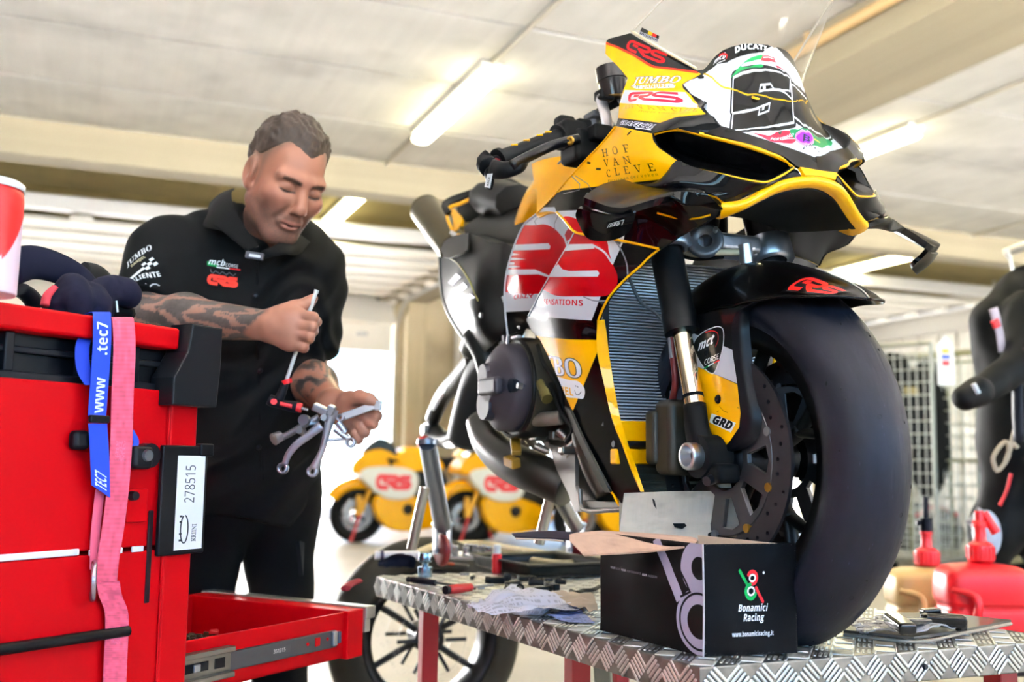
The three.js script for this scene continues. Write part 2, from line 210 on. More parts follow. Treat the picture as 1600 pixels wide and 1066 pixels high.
// walls with thickness; the front and the back have door openings
function wallX(name, z, holes, m, t = 0.3) { // wall in the x-y plane with openings [x0, x1, top]
  const s = new THREE.Shape([[X0 - 0.3, -0.05], [X1 + 0.3, -0.05], [X1 + 0.3, CEIL + 0.3], [X0 - 0.3, CEIL + 0.3]].map((p) => new THREE.Vector2(...p)));
  for (const [a, b, h] of holes) s.holes.push(new THREE.Path([[a, 0.002], [a, h], [b, h], [b, 0.002]].map((p) => new THREE.Vector2(...p))));
  return struct(name, new THREE.ExtrudeGeometry(s, { depth: t, bevelEnabled: false }).translate(0, 0, z - t / 2), m);
}
wallX('wall_back', ZB - 0.15, [[-5.2, 4.28, 2.98], [6.25, 11.75, 2.98]], M.tanWall);
wallX('wall_front', ZF + 0.15, [[-5.6, 3.9, 2.3], [4.8, 11.9, 2.6]], M.greyWall);
struct('wall_left', box(0.3, CEIL + 0.3, ZF - ZB + 0.6, X0 - 0.15, CEIL / 2 + 0.1, (ZF + ZB) / 2), M.greyWall);
const wr = struct('wall_right', box(0.3, CEIL + 0.3, ZF - ZB + 0.6, X1 + 0.15, CEIL / 2 + 0.1, (ZF + ZB) / 2), M.whiteWall);
for (let i = 0; i < 14; i++) struct('wall_panel', rbox(0.05, 2.9, 0.36, 0.02, X1 - 0.03, 1.5, -9.6 - i * 0.4, 1), M.whiteWall, wr);
// sectional doors, run back under the ceiling
function sectionDoor(n, xa, xb) {
  const d = new THREE.Group(); d.name = 'door_' + n; d.userData.kind = 'structure'; scene.add(d);
  const seg = (z, y, tilt, h = 0.47) => { const g = rbox(xb - xa, 0.05, h, 0.012, 0, 0, 0, 1).rotateX(tilt).translate((xa + xb) / 2, y, z); part('door_section', g, M.doorWhite, d); };
  for (let i = 0; i < 6; i++) seg(-11.58 - i * 0.6, 3.26, 0.06);
  seg(-15.02, 3.08, 1.0, 0.52); 
  const e = part('door_section', rbox(xb - xa, 0.5, 0.05, 0.012, (xa + xb) / 2, 2.72, -15.12, 1), M.doorWhite, d); part('handle', rbox(0.16, 0.06, 0.05, 0.01, xb - 0.45, 2.72, -15.08), M.galv, e);
  for (let i = 0; i < 7; i++) for (const x of [xa + 0.06, xb - 0.06]) part('hinge', rbox(0.1, 0.07, 0.18, 0.01, x, 3.21, -11.3 - i * 0.6, 1), M.doorWhite, d);
  for (const x of [xa - 0.05, xb + 0.05]) part('track', sweep([V(x, 0, -15.1), V(x, 2.4, -15.1), V(x, 2.85, -15.0), V(x, 3.15, -14.6), V(x, 3.2, -14), V(x, 3.2, -10.9)], () => [0.03, 0.045], 50, 8), M.galv, d);
  for (let i = 0; i < 3; i++) part('hanger', rbox(0.04, 0.32, 0.04, 0.004, xb + 0.05, 3.34, -11 - i * 1.5, 1), M.galv, d);
  return d;
}
const d1 = sectionDoor(1, -5.1, 4.2), d2 = sectionDoor(2, 6.35, 11.7);
part('spring_shaft', rbox(X1 - X0 - 0.6, 0.15, 0.12, 0.02, (X0 + X1) / 2, 3.3, -10.85, 1), mat('#c9c8c6', 0.4, 0.3), scene).userData.kind = 'structure';
part('sensor', rbox(0.22, 0.08, 0.06, 0.02, -0.1, 3.2, -11.05), M.doorWhite, d1);
// the pier between the doors: column faces and pipes
struct('pillar', [rbox(0.5, CEIL, 0.35, 0.02, 5.75, CEIL / 2, -14.95, 1), rbox(0.3, CEIL, 0.16, 0.02, 4.55, CEIL / 2, -15.05, 1)], M.tanWall);
struct('wall_pipe', [rod(V(5.2, 0, -14.95), V(5.2, CEIL, -14.95), 0.055), rod(V(5.36, 0, -14.97), V(5.36, CEIL, -14.97), 0.035)], M.whiteWall);
// lamps: fluorescent battens on conduit, each with a light of its own
const tubeGlow = new THREE.MeshStandardMaterial({ color: '#fff8d8', emissive: new THREE.Color(1, 0.93, 0.56), emissiveIntensity: 5, roughness: 0.4 });
const lampBody = mat('#d8d6cc', 0.5);
function lamp(x, z, label) {
  const t = thing('ceiling_lamp', label, 'lamp', V(x, CEIL, z), 'fluorescent battens under the ceiling');
  part('lamp_body', [rbox(0.16, 0.05, 1.6, 0.01, 0, -0.025, 0, 1), box(0.03, 0.05, 0.06, 0, -0.06, 0.76), box(0.03, 0.05, 0.06, 0, -0.06, -0.76)], lampBody, t);
  part('diffuser', cyl(0.06, 0.06, 1.54, 16).rotateX(Math.PI / 2).scale(1.25, 0.62, 1).translate(0, -0.085, 0), tubeGlow, t);
  const l = new THREE.RectAreaLight(new THREE.Color(1, 0.9, 0.5), 14, 0.13, 1.5); l.name = 'lamp_light'; l.position.set(0, -0.13, 0); l.rotation.x = -Math.PI / 2; t.add(l);
  return t;
}
lamp(2.37, -7.04, 'long lit batten lamp above and right of the mechanic, larger of that row');
lamp(2.37, -10.58, 'lit batten lamp just right of the mechanic\'s head, further back');
lamp(5.75, -6.86, 'lit batten lamp partly hidden behind the race bike nose, right of the white number plate');
lamp(9.15, -10.5, 'lit batten lamp seen under the right winglet of the race bike');
lamp(2.37, -3.5, 'batten lamp nearest the camera, above the picture'); lamp(9.15, -6.9, 'batten lamp far right, outside the picture'); lamp(5.75, -3.5, 'batten lamp over the bike, above the picture');
for (const x of [2.37, 5.75, 9.15]) part('conduit', rod(V(x, CEIL - 0.012, ZF), V(x, CEIL - 0.012, -11.5), 0.014, 0.014, 8), mat('#cfc9ba', 0.6)).userData.kind = 'structure';

{ const a = thing('awning', 'white awning with a thin red edge outside the left door', 'awning', V(-0.8, 0, -17)); part('canopy', [rbox(11.6, 0.04, 3.1, 0.01, 0, 3.42, 0).rotateX(0.0), rbox(11.6, 0.34, 0.03, 0.01, 0, 3.3, -1.5)], mat('#f4f2ee', 0.6), a); part('red_edge', rbox(11.62, 0.05, 0.04, 0.01, 0, 3.13, -1.5), mat('#d23a30', 0.5), a); for (const x of [-5.6, 0, 5.6]) part('bracket', rod(V(x, 3.4, -1.4), V(x, 2.9, 1.45), 0.03), M.galv, a); }
// ---------------------------------------------------------------- the race bike on the table
const YEL = '#efa900', RED = '#b8040f', WHT = '#cfcfd6', BLK = '#030304';
const resample = (pts, n, curved = true) => { const c = pts.length > 2 && curved ? new THREE.CatmullRomCurve3(pts, false, 'centripetal') : null; if (c) return c.getSpacedPoints(n); const L = [0]; for (let i = 1; i < pts.length; i++) L.push(L[i - 1] + pts[i].distanceTo(pts[i - 1])); return Array.from({ length: n + 1 }, (_, k) => { const s = L[L.length - 1] * k / n; let i = 1; while (i < L.length - 1 && L[i] < s) i++; return pts[i - 1].clone().lerp(pts[i], (s - L[i - 1]) / (L[i] - L[i - 1] || 1)); }); };
// loft through curves; thick closes it to a plate. uv along / across
function loft(curves, n = 20, m = 8, thick = 0.003, curved = true) {
  const C = curves.map((c) => resample(c, n, curved)), rows = [];
  for (let j = 0; j <= m; j++) rows.push(C[0].map((_, i) => { const col = C.map((c) => c[i]); if (col.length === 2) return col[0].clone().lerp(col[1], j / m); return new THREE.CatmullRomCurve3(col, false, 'centripetal').getPoint(j / m); }));
  const pos = [], uv = [], idx = [], id = (j, i) => j * (n + 1) + i;
  rows.forEach((r, j) => r.forEach((p, i) => { pos.push(p.x, p.y, p.z); uv.push(i / n, j / m); }));
  for (let j = 0; j < m; j++) for (let i = 0; i < n; i++) idx.push(id(j, i), id(j, i + 1), id(j + 1, i), id(j, i + 1), id(j + 1, i + 1), id(j + 1, i));
  let g = new THREE.BufferGeometry(); g.setAttribute('position', new THREE.Float32BufferAttribute(pos, 3)); g.setAttribute('uv', new THREE.Float32BufferAttribute(uv, 2)); g.setIndex(idx); g.computeVertexNormals();
  if (!thick) return g;
  const N = g.attributes.normal, c = pos.length / 3, I2 = idx.slice();
  for (let i = 0; i < c; i++) { pos.push(pos[i * 3] - N.getX(i) * thick, pos[i * 3 + 1] - N.getY(i) * thick, pos[i * 3 + 2] - N.getZ(i) * thick); uv.push(uv[i * 2], uv[i * 2 + 1]); }
  for (let k = 0; k < I2.length; k += 3) idx.push(I2[k] + c, I2[k + 2] + c, I2[k + 1] + c);
  const ring = []; for (let i = 0; i < n; i++) ring.push(id(0, i)); for (let j = 0; j < m; j++) ring.push(id(j, n)); for (let i = n; i > 0; i--) ring.push(id(m, i)); for (let j = m; j > 0; j--) ring.push(id(j, 0));
  const base = pos.length / 3; ring.forEach((v) => { for (const o of [v, v + c]) { pos.push(pos[o * 3], pos[o * 3 + 1], pos[o * 3 + 2]); uv.push(uv[o * 2], uv[o * 2 + 1]); } });
  ring.forEach((_, k) => { const a = base + k * 2, b = base + ((k + 1) % ring.length) * 2; idx.push(a, a + 1, b, b, a + 1, b + 1); });
  g = new THREE.BufferGeometry(); g.setAttribute('position', new THREE.Float32BufferAttribute(pos, 3)); g.setAttribute('uv', new THREE.Float32BufferAttribute(uv, 2)); g.setIndex(idx); g.computeVertexNormals(); return g;
}
const Z = (list) => list.map((p) => bz(...p));                    // [px, py, lateral] -> bike space
const gloss = (c, o = {}) => mat(c, 0.36, 0, { clearcoat: c === BLK ? 0.4 : 0.55, clearcoatRoughness: 0.04, specularIntensity: c === BLK ? 0.08 : 0.2, ...o });
const BM = { black: gloss(BLK), yellow: gloss(YEL), white: gloss(WHT), red: gloss(RED), satin: mat('#07080c', 0.42), rubber: mat('#0f0f12', 0.62), matte: mat('#08080a', 0.7), silver: mat('#b9bcc2', 0.3, 0.95), steel: mat('#8d8f94', 0.34, 0.9), alloy: mat('#70727a', 0.45, 0.75), darkmetal: mat('#2b2b30', 0.45, 0.6), gold: mat('#a67c2c', 0.35, 0.8), chrome: mat('#d9c9ae', 0.12, 1), carbon: mat('#0a0a0b', 0.5, 0, { clearcoat: 0.15, clearcoatRoughness: 0.3, specularIntensity: 0.5 }), olive: mat('#3d3a31', 0.55, 0.4), plum: mat('#3a343d', 0.55, 0.2), hose: mat('#b9a88e', 0.6), redmetal: mat('#a01016', 0.4, 0.4), clear: mat('#ffffff', 0.03, 0, { transmission: 1, thickness: 0, ior: 1.45 }) };
const B = thing('race_motorcycle', 'yellow, black and white racing motorcycle number 50 on the work table', 'motorcycle');
const BK = 1.09; // the size of this bike against the frame it was measured in
B.matrix.copy(new THREE.Matrix4().makeTranslation(...camera.position.clone().multiplyScalar(1 - BK).toArray()).multiply(new THREE.Matrix4().makeScale(BK, BK, BK)).multiply(bike.m)); B.matrix.decompose(B.position, B.quaternion, B.scale);

// ---- skins: side skins give lateral over (forward, up); the nose gives height over (forward, lateral)
const sideCtl = (list) => tps(Z(list).map((v) => [v.x, v.y, v.z]), 1e-4);
const S2 = sideCtl([[947, 65, 0.185], [984, 52, 0.168], [1035, 80, 0.142], [1088, 111, 0.108], [1098, 117, 0.1], [1066, 132, 0.124], [1128, 200, 0.123], [1097, 165, 0.125], [1100, 210.5, 0.151], [1080, 190, 0.172], [1085, 165, 0.142], [966, 184, 0.214], [963, 197, 0.215], [1018, 208, 0.211], [1010, 150, 0.192], [1060, 252, 0.195], [1042, 279, 0.2], [975, 290, 0.222], [880, 297, 0.232], [840, 332, 0.225], [899, 362, 0.235], [1031, 389, 0.165], [1058, 371, 0.152], [950, 345, 0.215], [1112, 342, 0.142], [1060, 320, 0.185]]);
const S6 = sideCtl([[899, 362, 0.23], [1031, 389, 0.163], [955, 461, 0.2], [932, 521, 0.195], [943, 596, 0.182], [974, 692, 0.16], [1000, 762, 0.145], [957, 768, 0.15], [895, 641, 0.19], [822, 500, 0.222], [858, 560, 0.205], [900, 440, 0.236], [890, 510, 0.222], [917, 560, 0.2]]);
const S7 = sideCtl([[836, 334, 0.213], [871, 332, 0.214], [899, 362, 0.205], [883, 391, 0.2], [846, 455, 0.19], [822, 500, 0.186], [794, 524, 0.2], [790, 487, 0.206], [792, 428, 0.21], [809, 372, 0.212], [840, 400, 0.215], [825, 450, 0.212]]);
const roofPts = Z([[1272, 248, 0], [1275, 267, 0], [1258, 200, 0], [1240, 150, 0], [1207, 77, 0.005], [1225, 232, 0.04], [1180, 217, 0.078], [1128, 200, 0.122], [1066, 132, 0.124], [1097, 117, 0.099], [1097, 165, 0.124], [1136, 76, 0.07], [1088, 110, 0.106], [1164, 69, 0.045], [1112, 94, 0.088], [1170, 150, 0.058], [1190, 210, 0.067], [1130, 160, 0.094]]);
const roofAll = []; for (const v of roofPts) { roofAll.push([v.x, v.z, v.y]); if (v.z > 0.002) roofAll.push([v.x, -v.z, v.y]); }
const S1 = tps(roofAll, 1e-4);
const onSide = (fn) => (px, py) => { const v = bike.surf(px, py, 2, fn); return [v.x, v.y]; };
const onRoof = (px, py) => { const v = bike.surf(px, py, 1, S1); return [v.x, v.z]; };
// ---- livery canvases, drawn in metres of the bike
function livery(size, x0, y0, span, draw) {
  return canvasTex(size, size, (c) => { const k = size / span, at2 = ([x, y]) => [(x - x0) * k, size - (y - y0) * k]; const fine = (on, pts, close) => { if (on.flat) return pts; const o = []; pts.forEach((p, i) => { const q = pts[(i + 1) % pts.length]; o.push(p); if (i < pts.length - 1 || close) { const n = Math.floor(Math.hypot(q[0] - p[0], q[1] - p[1]) / 9); for (let j = 1; j < n; j++) o.push([lerp(p[0], q[0], j / n), lerp(p[1], q[1], j / n)]); } }); return o; };
    draw({ c, k,
    poly(on, pts, color, stroke, w) { pts = fine(on, pts, !!color); c.beginPath(); pts.forEach((p, i) => { const q = at2(on(...p)); i ? c.lineTo(...q) : c.moveTo(...q); }); if (color) { c.closePath(); c.fillStyle = color; c.fill(); } if (stroke) { c.strokeStyle = stroke; c.lineWidth = w * k; c.lineJoin = 'round'; c.lineCap = 'round'; c.stroke(); } },
    curve(on, pts, color, stroke, w, closed = true) { const P = rounded(pts.map((p) => at2(on(...p))), 8, closed); c.beginPath(); P.forEach((q, i) => i ? c.lineTo(...q) : c.moveTo(...q)); if (closed) c.closePath(); if (color) { c.fillStyle = color; c.fill(); } if (stroke) { c.strokeStyle = stroke; c.lineWidth = w * k; c.lineJoin = c.lineCap = 'round'; c.stroke(); } },
    text(on, str, o, e, t, font, fill, stroke, lw = 0.1, cap = 72) { c.save(); c.font = font.replace('%', '100px'); const O = at2(on(...o)), E = at2(on(...e)), T = at2(on(...t)), w = c.measureText(str).width; c.setTransform((E[0] - O[0]) / w, (E[1] - O[1]) / w, -(T[0] - O[0]) / cap, -(T[1] - O[1]) / cap, O[0], O[1]); if (stroke) { c.lineWidth = lw * 100; c.strokeStyle = stroke; c.lineJoin = 'round'; c.strokeText(str, 0, 0); } if (fill) { c.fillStyle = fill; c.fillText(str, 0, 0); } c.restore(); },
    logo(on, o, e, t, color, edge) { c.save(); const O = at2(on(...o)), E = at2(on(...e)), T = at2(on(...t)); c.setTransform((E[0] - O[0]) / 3, (E[1] - O[1]) / 3, T[0] - O[0], T[1] - O[1], O[0], O[1]); ringLogo(c, color, edge); c.restore(); },
  }); });
}
function ringLogo(c, color, edge) { // the three joined letters C R S in one heavy rounded line, in a 3 x 1 box, y up
  const run = (w, col) => { c.lineWidth = w; c.strokeStyle = col; c.lineCap = 'butt'; c.lineJoin = 'round'; c.beginPath(); c.moveTo(1.3, 0.88); c.lineTo(0.42, 0.88); c.bezierCurveTo(0.02, 0.88, 0.02, 0.12, 0.42, 0.12); c.lineTo(1.05, 0.12); c.stroke();
    c.beginPath(); c.moveTo(0.5, 0.6); c.lineTo(0.95, 0.6); c.stroke(); c.beginPath(); c.moveTo(1.15, 0.88); c.lineTo(1.6, 0.88); c.bezierCurveTo(1.9, 0.88, 1.9, 0.48, 1.6, 0.48); c.lineTo(1.1, 0.48); c.lineTo(1.65, 0.12); c.lineTo(2.1, 0.12); c.stroke();
    c.beginPath(); c.moveTo(2.95, 0.88); c.lineTo(2.3, 0.88); c.bezierCurveTo(1.98, 0.88, 1.98, 0.5, 2.3, 0.5); c.lineTo(2.65, 0.5); c.bezierCurveTo(2.98, 0.5, 2.98, 0.12, 2.65, 0.12); c.lineTo(1.75, 0.12); c.stroke(); };
  if (edge) run(0.36, edge); run(0.23, color);
}
const SX0 = -0.72, SY0 = 0.12, SSP = 1.02;
const drawSide = (letters) => (d) => {
  const { c } = d, s2 = onSide(S2), s6 = onSide(S6), s7 = onSide(S7); c.fillStyle = BLK; c.fillRect(0, 0, 4096, 4096);
  // upper side: yellow with black top corner
  d.poly(s2, [[930, 60], [984, 40], [1110, 108], [1066, 132], [1103, 178], [1056, 183], [1031, 192], [960, 184], [940, 120]], YEL);
  d.poly(s2, [[950, 61], [984, 48], [1092, 108], [1088, 112.5], [1054, 107], [1022, 104], [992, 86], [947, 65]], BLK);
  d.poly(s2, [[945, 67], [962, 72.5], [992, 87], [1014, 101], [1022, 104.5], [1054, 108], [1090, 113]], null, '#e02a0e', 0.0035);
  d.poly(s2, [[952, 200], [963, 197], [1018, 208.5], [1060, 200], [1085, 245], [1060, 252], [1042, 279.5], [880, 297.5], [868, 303]], YEL);
  d.poly(s2, [[820, 338], [866, 330], [990, 325], [976, 364], [974, 380], [899, 370], [830, 345]], WHT);
  d.poly(s2, [[886, 353], [890, 348], [940, 346], [946, 374], [899, 364]], RED);
  if (letters) {
    d.logo(s2, [976, 76], [1036, 101], [984, 60], '#e8141c');
    d.text(s2, 'JUMBO', [989, 131.5], [1062, 129.5], [991, 121], 'italic bold % serif', '#fff', '#161616', 0.09);
    d.poly(s2, [[991, 134], [1050, 130.5], [1056, 133], [1054, 137.5], [996, 139], [989, 137]], '#fff'); d.text(s2, 'by', [993, 137.3], [1000, 137], [993.5, 133], 'bold % sans-serif', '#222'); d.text(s2, 'DANIJEL', [1003, 138.5], [1042, 136.5], [1003, 132], 'bold % sans-serif', '#f07a14');
    d.curve(s2, [[1045, 134], [1048, 131.3], [1052, 131], [1054, 134], [1051, 136.5], [1047, 136.5]], '#fff', '#777', 0.0008);
    d.poly(s2, [[976, 140.5], [1071, 144], [1091, 169], [968, 161]], WHT);
    d.logo(s2, [980, 160], [1070, 162], [981, 144.5], '#dd1230');
    d.text(s2, 'H O F  V A N  C L E V E', [976, 170], [1089, 174], [977, 165], '% serif', '#6b5200'); d.text(s2, 'floris van der veken', [996, 174.5], [1076, 177], [996, 172], 'italic % serif', '#8d6f00');
    d.text(s2, 'GRAFICAL', [968, 194], [1018, 200.5], [970.5, 188], 'italic bold % sans-serif', '#0a0a0c', '#e9e6f4', 0.16); d.poly(s2, [[993, 199], [1017, 202], [1017.5, 203.6], [993, 200.6]], '#e9e6f4');
    d.text(s2, 'H  O  F', [941, 245.5], [985.5, 237.5], [939, 234], '% serif', '#241c02'); d.text(s2, 'V  A  N', [944.5, 261], [988, 256], [942.5, 249.5], '% serif', '#241c02'); d.text(s2, 'C  L  E  V  E', [948, 277], [1026, 267], [946.5, 266], '% serif', '#241c02');
    d.text(s2, 'f l o r i s  v a n  d e r  v e k e n', [950, 285.5], [1029, 274.5], [949.5, 281.5], '% serif', '#5d4a06');
    for (const q of [[981, 210, 985, 206], [918, 254, 922, 255], [932, 264, 938, 264.5]]) d.poly(s2, [[q[0], q[1]], [q[2], q[3]]], null, '#2b2206', 0.0035);
    d.poly(s2, [[893, 275], [906, 288], [905, 297], [880, 303]], null, '#77777c', 0.002); d.poly(s2, [[899, 275], [918, 287], [926, 300]], null, '#77777c', 0.0014); d.curve(s2, [[914, 308], [917, 302], [922, 304], [925, 310]], null, '#77777c', 0.002, false);
    d.poly(s2, [[1054, 266], [1068, 280]], null, '#7d7d84', 0.0016); d.poly(s2, [[1072, 293], [1086, 286]], null, '#b89a1e', 0.0016);
  }
  // lower front panel
  d.poly(s6, [[870, 355], [976, 372], [974, 378], [957.5, 414], [939, 462], [924.5, 501], [826, 494.5], [815, 494]], WHT);
  d.curve(s6, [[880, 340], [946, 366], [951, 392], [957.5, 413], [964, 428], [964.6, 443], [959.6, 453], [949, 461.5], [904, 463], [869, 462], [848, 453], [830, 450], [850, 380]], RED);
  d.poly(s6, [[876, 392], [889, 381.5], [926, 381], [929, 388.5], [876, 393]], WHT); d.curve(s6, [[926, 383], [944, 394], [957, 412]], null, WHT, 0.0035, false);
  d.poly(s6, [[852, 433], [872, 412.5], [879, 421], [889, 423.4], [933, 422.6], [936.5, 427], [934, 432.5], [860, 433]], WHT);
  d.poly(s6, [[946, 366], [976, 372], [957, 413]], WHT);
  d.poly(s6, [[844, 450], [856, 457], [866, 463], [858, 463], [844, 456]], WHT);
  if (letters) {
    d.text(s6, 'CRAZY RIDING', [776, 473.5], [846, 474.5], [776, 466], 'bold % sans-serif', '#85808a'); d.text(s6, 'SENSATIONS', [849, 476], [911.5, 478], [849, 467.5], 'bold % sans-serif', '#cf1022');
    d.curve(s6, [[955, 368], [969, 388], [979, 412], [981, 436]], null, '#85858c', 0.0024, false); d.curve(s6, [[912, 464], [928, 470], [950, 470]], null, '#85858c', 0.0024, false);
  }
  d.poly(s6, [[800, 520], [844, 526], [890, 530.5], [934, 531.5], [933, 551], [913, 600], [895.6, 641], [860, 640], [830, 560]], YEL);
  if (letters) {
    d.text(s6, 'JUMBO', [806, 576], [912.5, 592], [803, 549], 'bold % serif', '#f6f4fa', '#14120e', 0.07, 74);
    d.curve(s6, [[868, 591], [890, 594], [904, 596.5], [912.5, 606], [914, 614], [911, 623], [902, 622.5], [880, 617]], '#f4f2f6');
    d.text(s6, 'DANIJEL', [852, 612], [896.5, 619], [851, 600], 'bold % sans-serif', '#e8a413'); d.curve(s6, [[898, 610], [899.5, 615.5], [904, 617], [908, 612.5]], null, '#222', 0.0012, false); for (const q of [[899.5, 603], [902.5, 604]]) d.poly(s6, [q, [q[0] + 0.3, q[1] + 1]], null, '#222', 0.0016);
  }
  // rear panel
  d.poly(s7, [[830, 325], [880, 325], [905, 362], [900, 372], [831, 485.5], [785, 488], [785, 420], [805, 360]], WHT);
  d.curve(s7, [[815, 352.6], [835, 352], [852, 351], [867, 358], [880, 372], [892, 386], [890, 404], [860, 456], [790, 456.5], [780, 456], [780, 400], [800, 356]], RED);
  d.poly(s7, [[800, 382.5], [857, 380], [860, 385], [858.5, 389.8], [798, 392]], WHT);
  for (const q of [[398, 813], [405, 823], [412, 804], [417, 814]]) d.poly(s7, [[788, q[0] - 2.5], [803, q[0] - 2.2], [q[1], q[0]], [803, q[0] + 1.5], [788, q[0] + 2]], WHT);
  d.poly(s7, [[788, 421], [836, 421], [845, 425], [866, 434], [858, 434], [841, 429], [788, 430]], WHT);
  d.poly(s7, [[885, 361], [895, 350], [907, 362], [884, 378], [881, 370]], RED);
  d.curve(s7, [[869, 353], [880, 366], [886, 384]], null, WHT, 0.006, false);
  if (letters) { d.text(s7, 'CRAZY', [802, 468], [835.5, 465.5], [802, 461.5], 'bold % sans-serif', '#c01024'); d.poly(s7, [[872, 337], [866, 350], [867, 360]], null, '#777', 0.002); d.poly(s7, [[842, 338], [835, 346], [838, 352]], null, '#777', 0.002); }
};
const sideTex = livery(2048, SX0, SY0, SSP, drawSide(true)), sideTexL = livery(1024, SX0, SY0, SSP, drawSide(false));
for (const t of [sideTex, sideTexL]) { t.repeat.set(1 / SSP, 1 / SSP); t.offset.set(-SX0 / SSP, -SY0 / SSP); }
const noseTex = livery(1600, -0.16, -0.25, 0.5, (d) => {
  const { c } = d, o = onRoof; c.fillStyle = BLK; c.fillRect(0, 0, 4096, 4096);
  const n = (x, y) => [1080 + x / 5.33, 30 + y / 5.33], m = (x, y) => [1200 + x / 5.33, 130 + y / 5.33];
  const mir = (list) => list.map((p) => { const q = o(...p); return [q[0], -q[1]]; }), id = (a, b) => [a, b]; id.flat = true;
  const band = [[1066, 132], [1101, 117], [1136, 97.5], [1164, 86], [1192, 81.6], [1209, 84]], low = [[1272, 248], [1250, 240.5], [1225, 232], [1200, 223.5], [1180, 217], [1160, 210], [1140, 203.5], [1128, 200], [1112, 182], [1097, 165], [1081, 149]];
  const half = [...low, ...band.slice(0, 5)].map((p) => o(...p)); half[0][1] = 0;
  const topMid = [half[half.length - 1][0], 0]; d.poly(id, [...half, topMid, ...half.slice().reverse().map((p) => [p[0], -p[1]])], WHT);
  // rear quarter below the screen stays yellow on both flanks
  const five = [[355, 500], [372, 488], [430, 462], [520, 441], [640, 431], [735, 447], [822, 492], [818, 590], [690, 572], [662, 530], [574, 540], [562, 612], [640, 600], [720, 596], [790, 622], [838, 672], [850, 850], [700, 878], [500, 906], [340, 922], [352, 795], [470, 778], [566, 752], [552, 806], [650, 770], [660, 688], [520, 742], [345, 777]].map((p) => n(...p));
  const ten = [[840, 545], [860, 560], [930, 640], [1010, 735], [1066, 800], [1120, 880], [1165, 960], [1155, 985], [1120, 990], [1060, 945], [930, 862], [852, 795]].map((p) => n(...p));
  for (const q of [ten, five]) { d.poly(o, [...q, q[0]], null, BLK, 0.0082); } for (const q of [ten, five]) { d.poly(o, [...q, q[0]], BLK, '#f4f2f8', 0.0034); d.poly(o, q, BLK); }
  d.curve(o, [[325, 185], [380, 215], [425, 245], [470, 330], [502, 390], [492, 425], [455, 410], [400, 330], [345, 250]].map((p) => m(...p)), '#2f2b25'); d.curve(o, [[345, 225], [372, 250], [415, 340], [400, 330]].map((p) => m(...p)), '#8a806c');
  d.poly(o, [[596, 558], [620, 552], [622, 578], [598, 582]].map((p) => n(...p)), '#f4f2f8'); d.poly(o, [[592, 728], [612, 722], [608, 752], [588, 762]].map((p) => n(...p)), '#f4f2f8');
  d.curve(o, [[330, 490], [380, 420], [450, 350], [520, 312], [600, 302], [590, 325], [520, 345], [440, 365], [415, 390], [440, 400], [600, 380], [600, 392], [470, 410], [380, 450]].map((p) => n(...p)), '#0f8f47');
  d.poly(o, [[596, 303], [690, 318], [705, 360], [580, 345]].map((p) => n(...p)), '#c8323c'); d.poly(o, [[600, 312], [684, 324], [690, 332], [598, 322]].map((p) => n(...p)), '#fff'); d.poly(o, [[700, 380], [760, 410], [790, 440], [720, 405]].map((p) => n(...p)), '#d0283a');
  d.curve(o, [[525, 950], [640, 970], [720, 938], [800, 930], [860, 940], [880, 985], [850, 1030], [760, 1032], [640, 1005]].map((p) => n(...p)), '#c4203c');
  d.curve(o, [[1234, 204], [1249, 201], [1268, 206], [1282, 215], [1294, 218.5], [1300, 222], [1297, 228], [1288, 230], [1270, 226], [1250, 224], [1240, 215]], '#12814a'); d.poly(o, [[720, 940], [760, 932], [740, 965]].map((p) => n(...p)), '#1a3a2a');
  d.text(o, 'PORTIMÃO', n(655, 1003), n(850, 974), n(660, 985), 'italic bold % sans-serif', '#fff'); d.poly(o, [[740, 1000], [862, 988], [862, 996], [745, 1006]].map((p) => n(...p)), '#f6d7dc');
  d.curve(o, [[1243, 214], [1249, 205.5], [1259, 204], [1269, 211], [1271, 219], [1265, 224.5], [1254, 223.5], [1246, 219.5]], '#8f25d8', '#ff8ad8', 0.0016); d.text(o, 'B', [1252.5, 221], [1266.5, 221.5], [1253.5, 209], 'bold % sans-serif', '#16051f'); d.poly(o, [[1272, 216], [1282, 222], [1281, 224], [1272, 219]], '#d9c234');
  d.text(o, 'GRD', [1252.5, 236], [1279, 238.2], [1253.5, 229.8], 'italic bold % sans-serif', '#0a0a18', '#fff', 0.06);
  d.text(o, 'DUCATI', [1147.5, 82.6], [1199, 78.8], [1147, 74], 'bold % sans-serif', '#fff', '#fff', 0.03); d.text(o, 'CORSE', [1203, 84], [1216, 92], [1203.5, 79], 'bold % sans-serif', null, '#fff', 0.02);
  d.text(o, 'mcb', [1113.5, 101.5], [1133, 89.5], [1116, 93], 'italic bold % sans-serif', '#fff'); d.curve(o, [[1124, 86.5], [1131, 83.5], [1136, 86], [1135, 90]], null, '#d02020', 0.0012, false); d.poly(o, [[1120, 100], [1133, 92.5]], null, '#bbb', 0.0008);
  d.curve(o, [[1097, 117], [1125, 133], [1150, 141], [1180, 148], [1215, 155], [1243, 157], [1262, 158]], null, '#c89a00', 0.0011, false);
  d.poly(o, [[1273, 249], [1277, 268]], null, '#e9e3c4', 0.003);
});
noseTex.repeat.set(1 / 0.5, 1 / 0.5); noseTex.offset.set(0.16 / 0.5, 0.25 / 0.5);
const sideM = [gloss('#ffffff', { map: sideTex, clearcoat: 0.45, specularIntensity: 0.1 }), BM.matte], sideML = [gloss('#ffffff', { map: sideTexL }), BM.matte], noseM = [gloss('#ffffff', { map: noseTex, clearcoat: 0.45, specularIntensity: 0.1 }), BM.matte];
const line = (pts, r = 0.003, m = BM.yellow, name = 'pinstripe', par = B) => part(name, tube(pts, r, pts.length * 6, 6), m, par);
const both = (name, g, m, ml = m, par = B) => { const r = part(name, g, m, par); part(name, mirrorZ(g), ml, par); return r; };

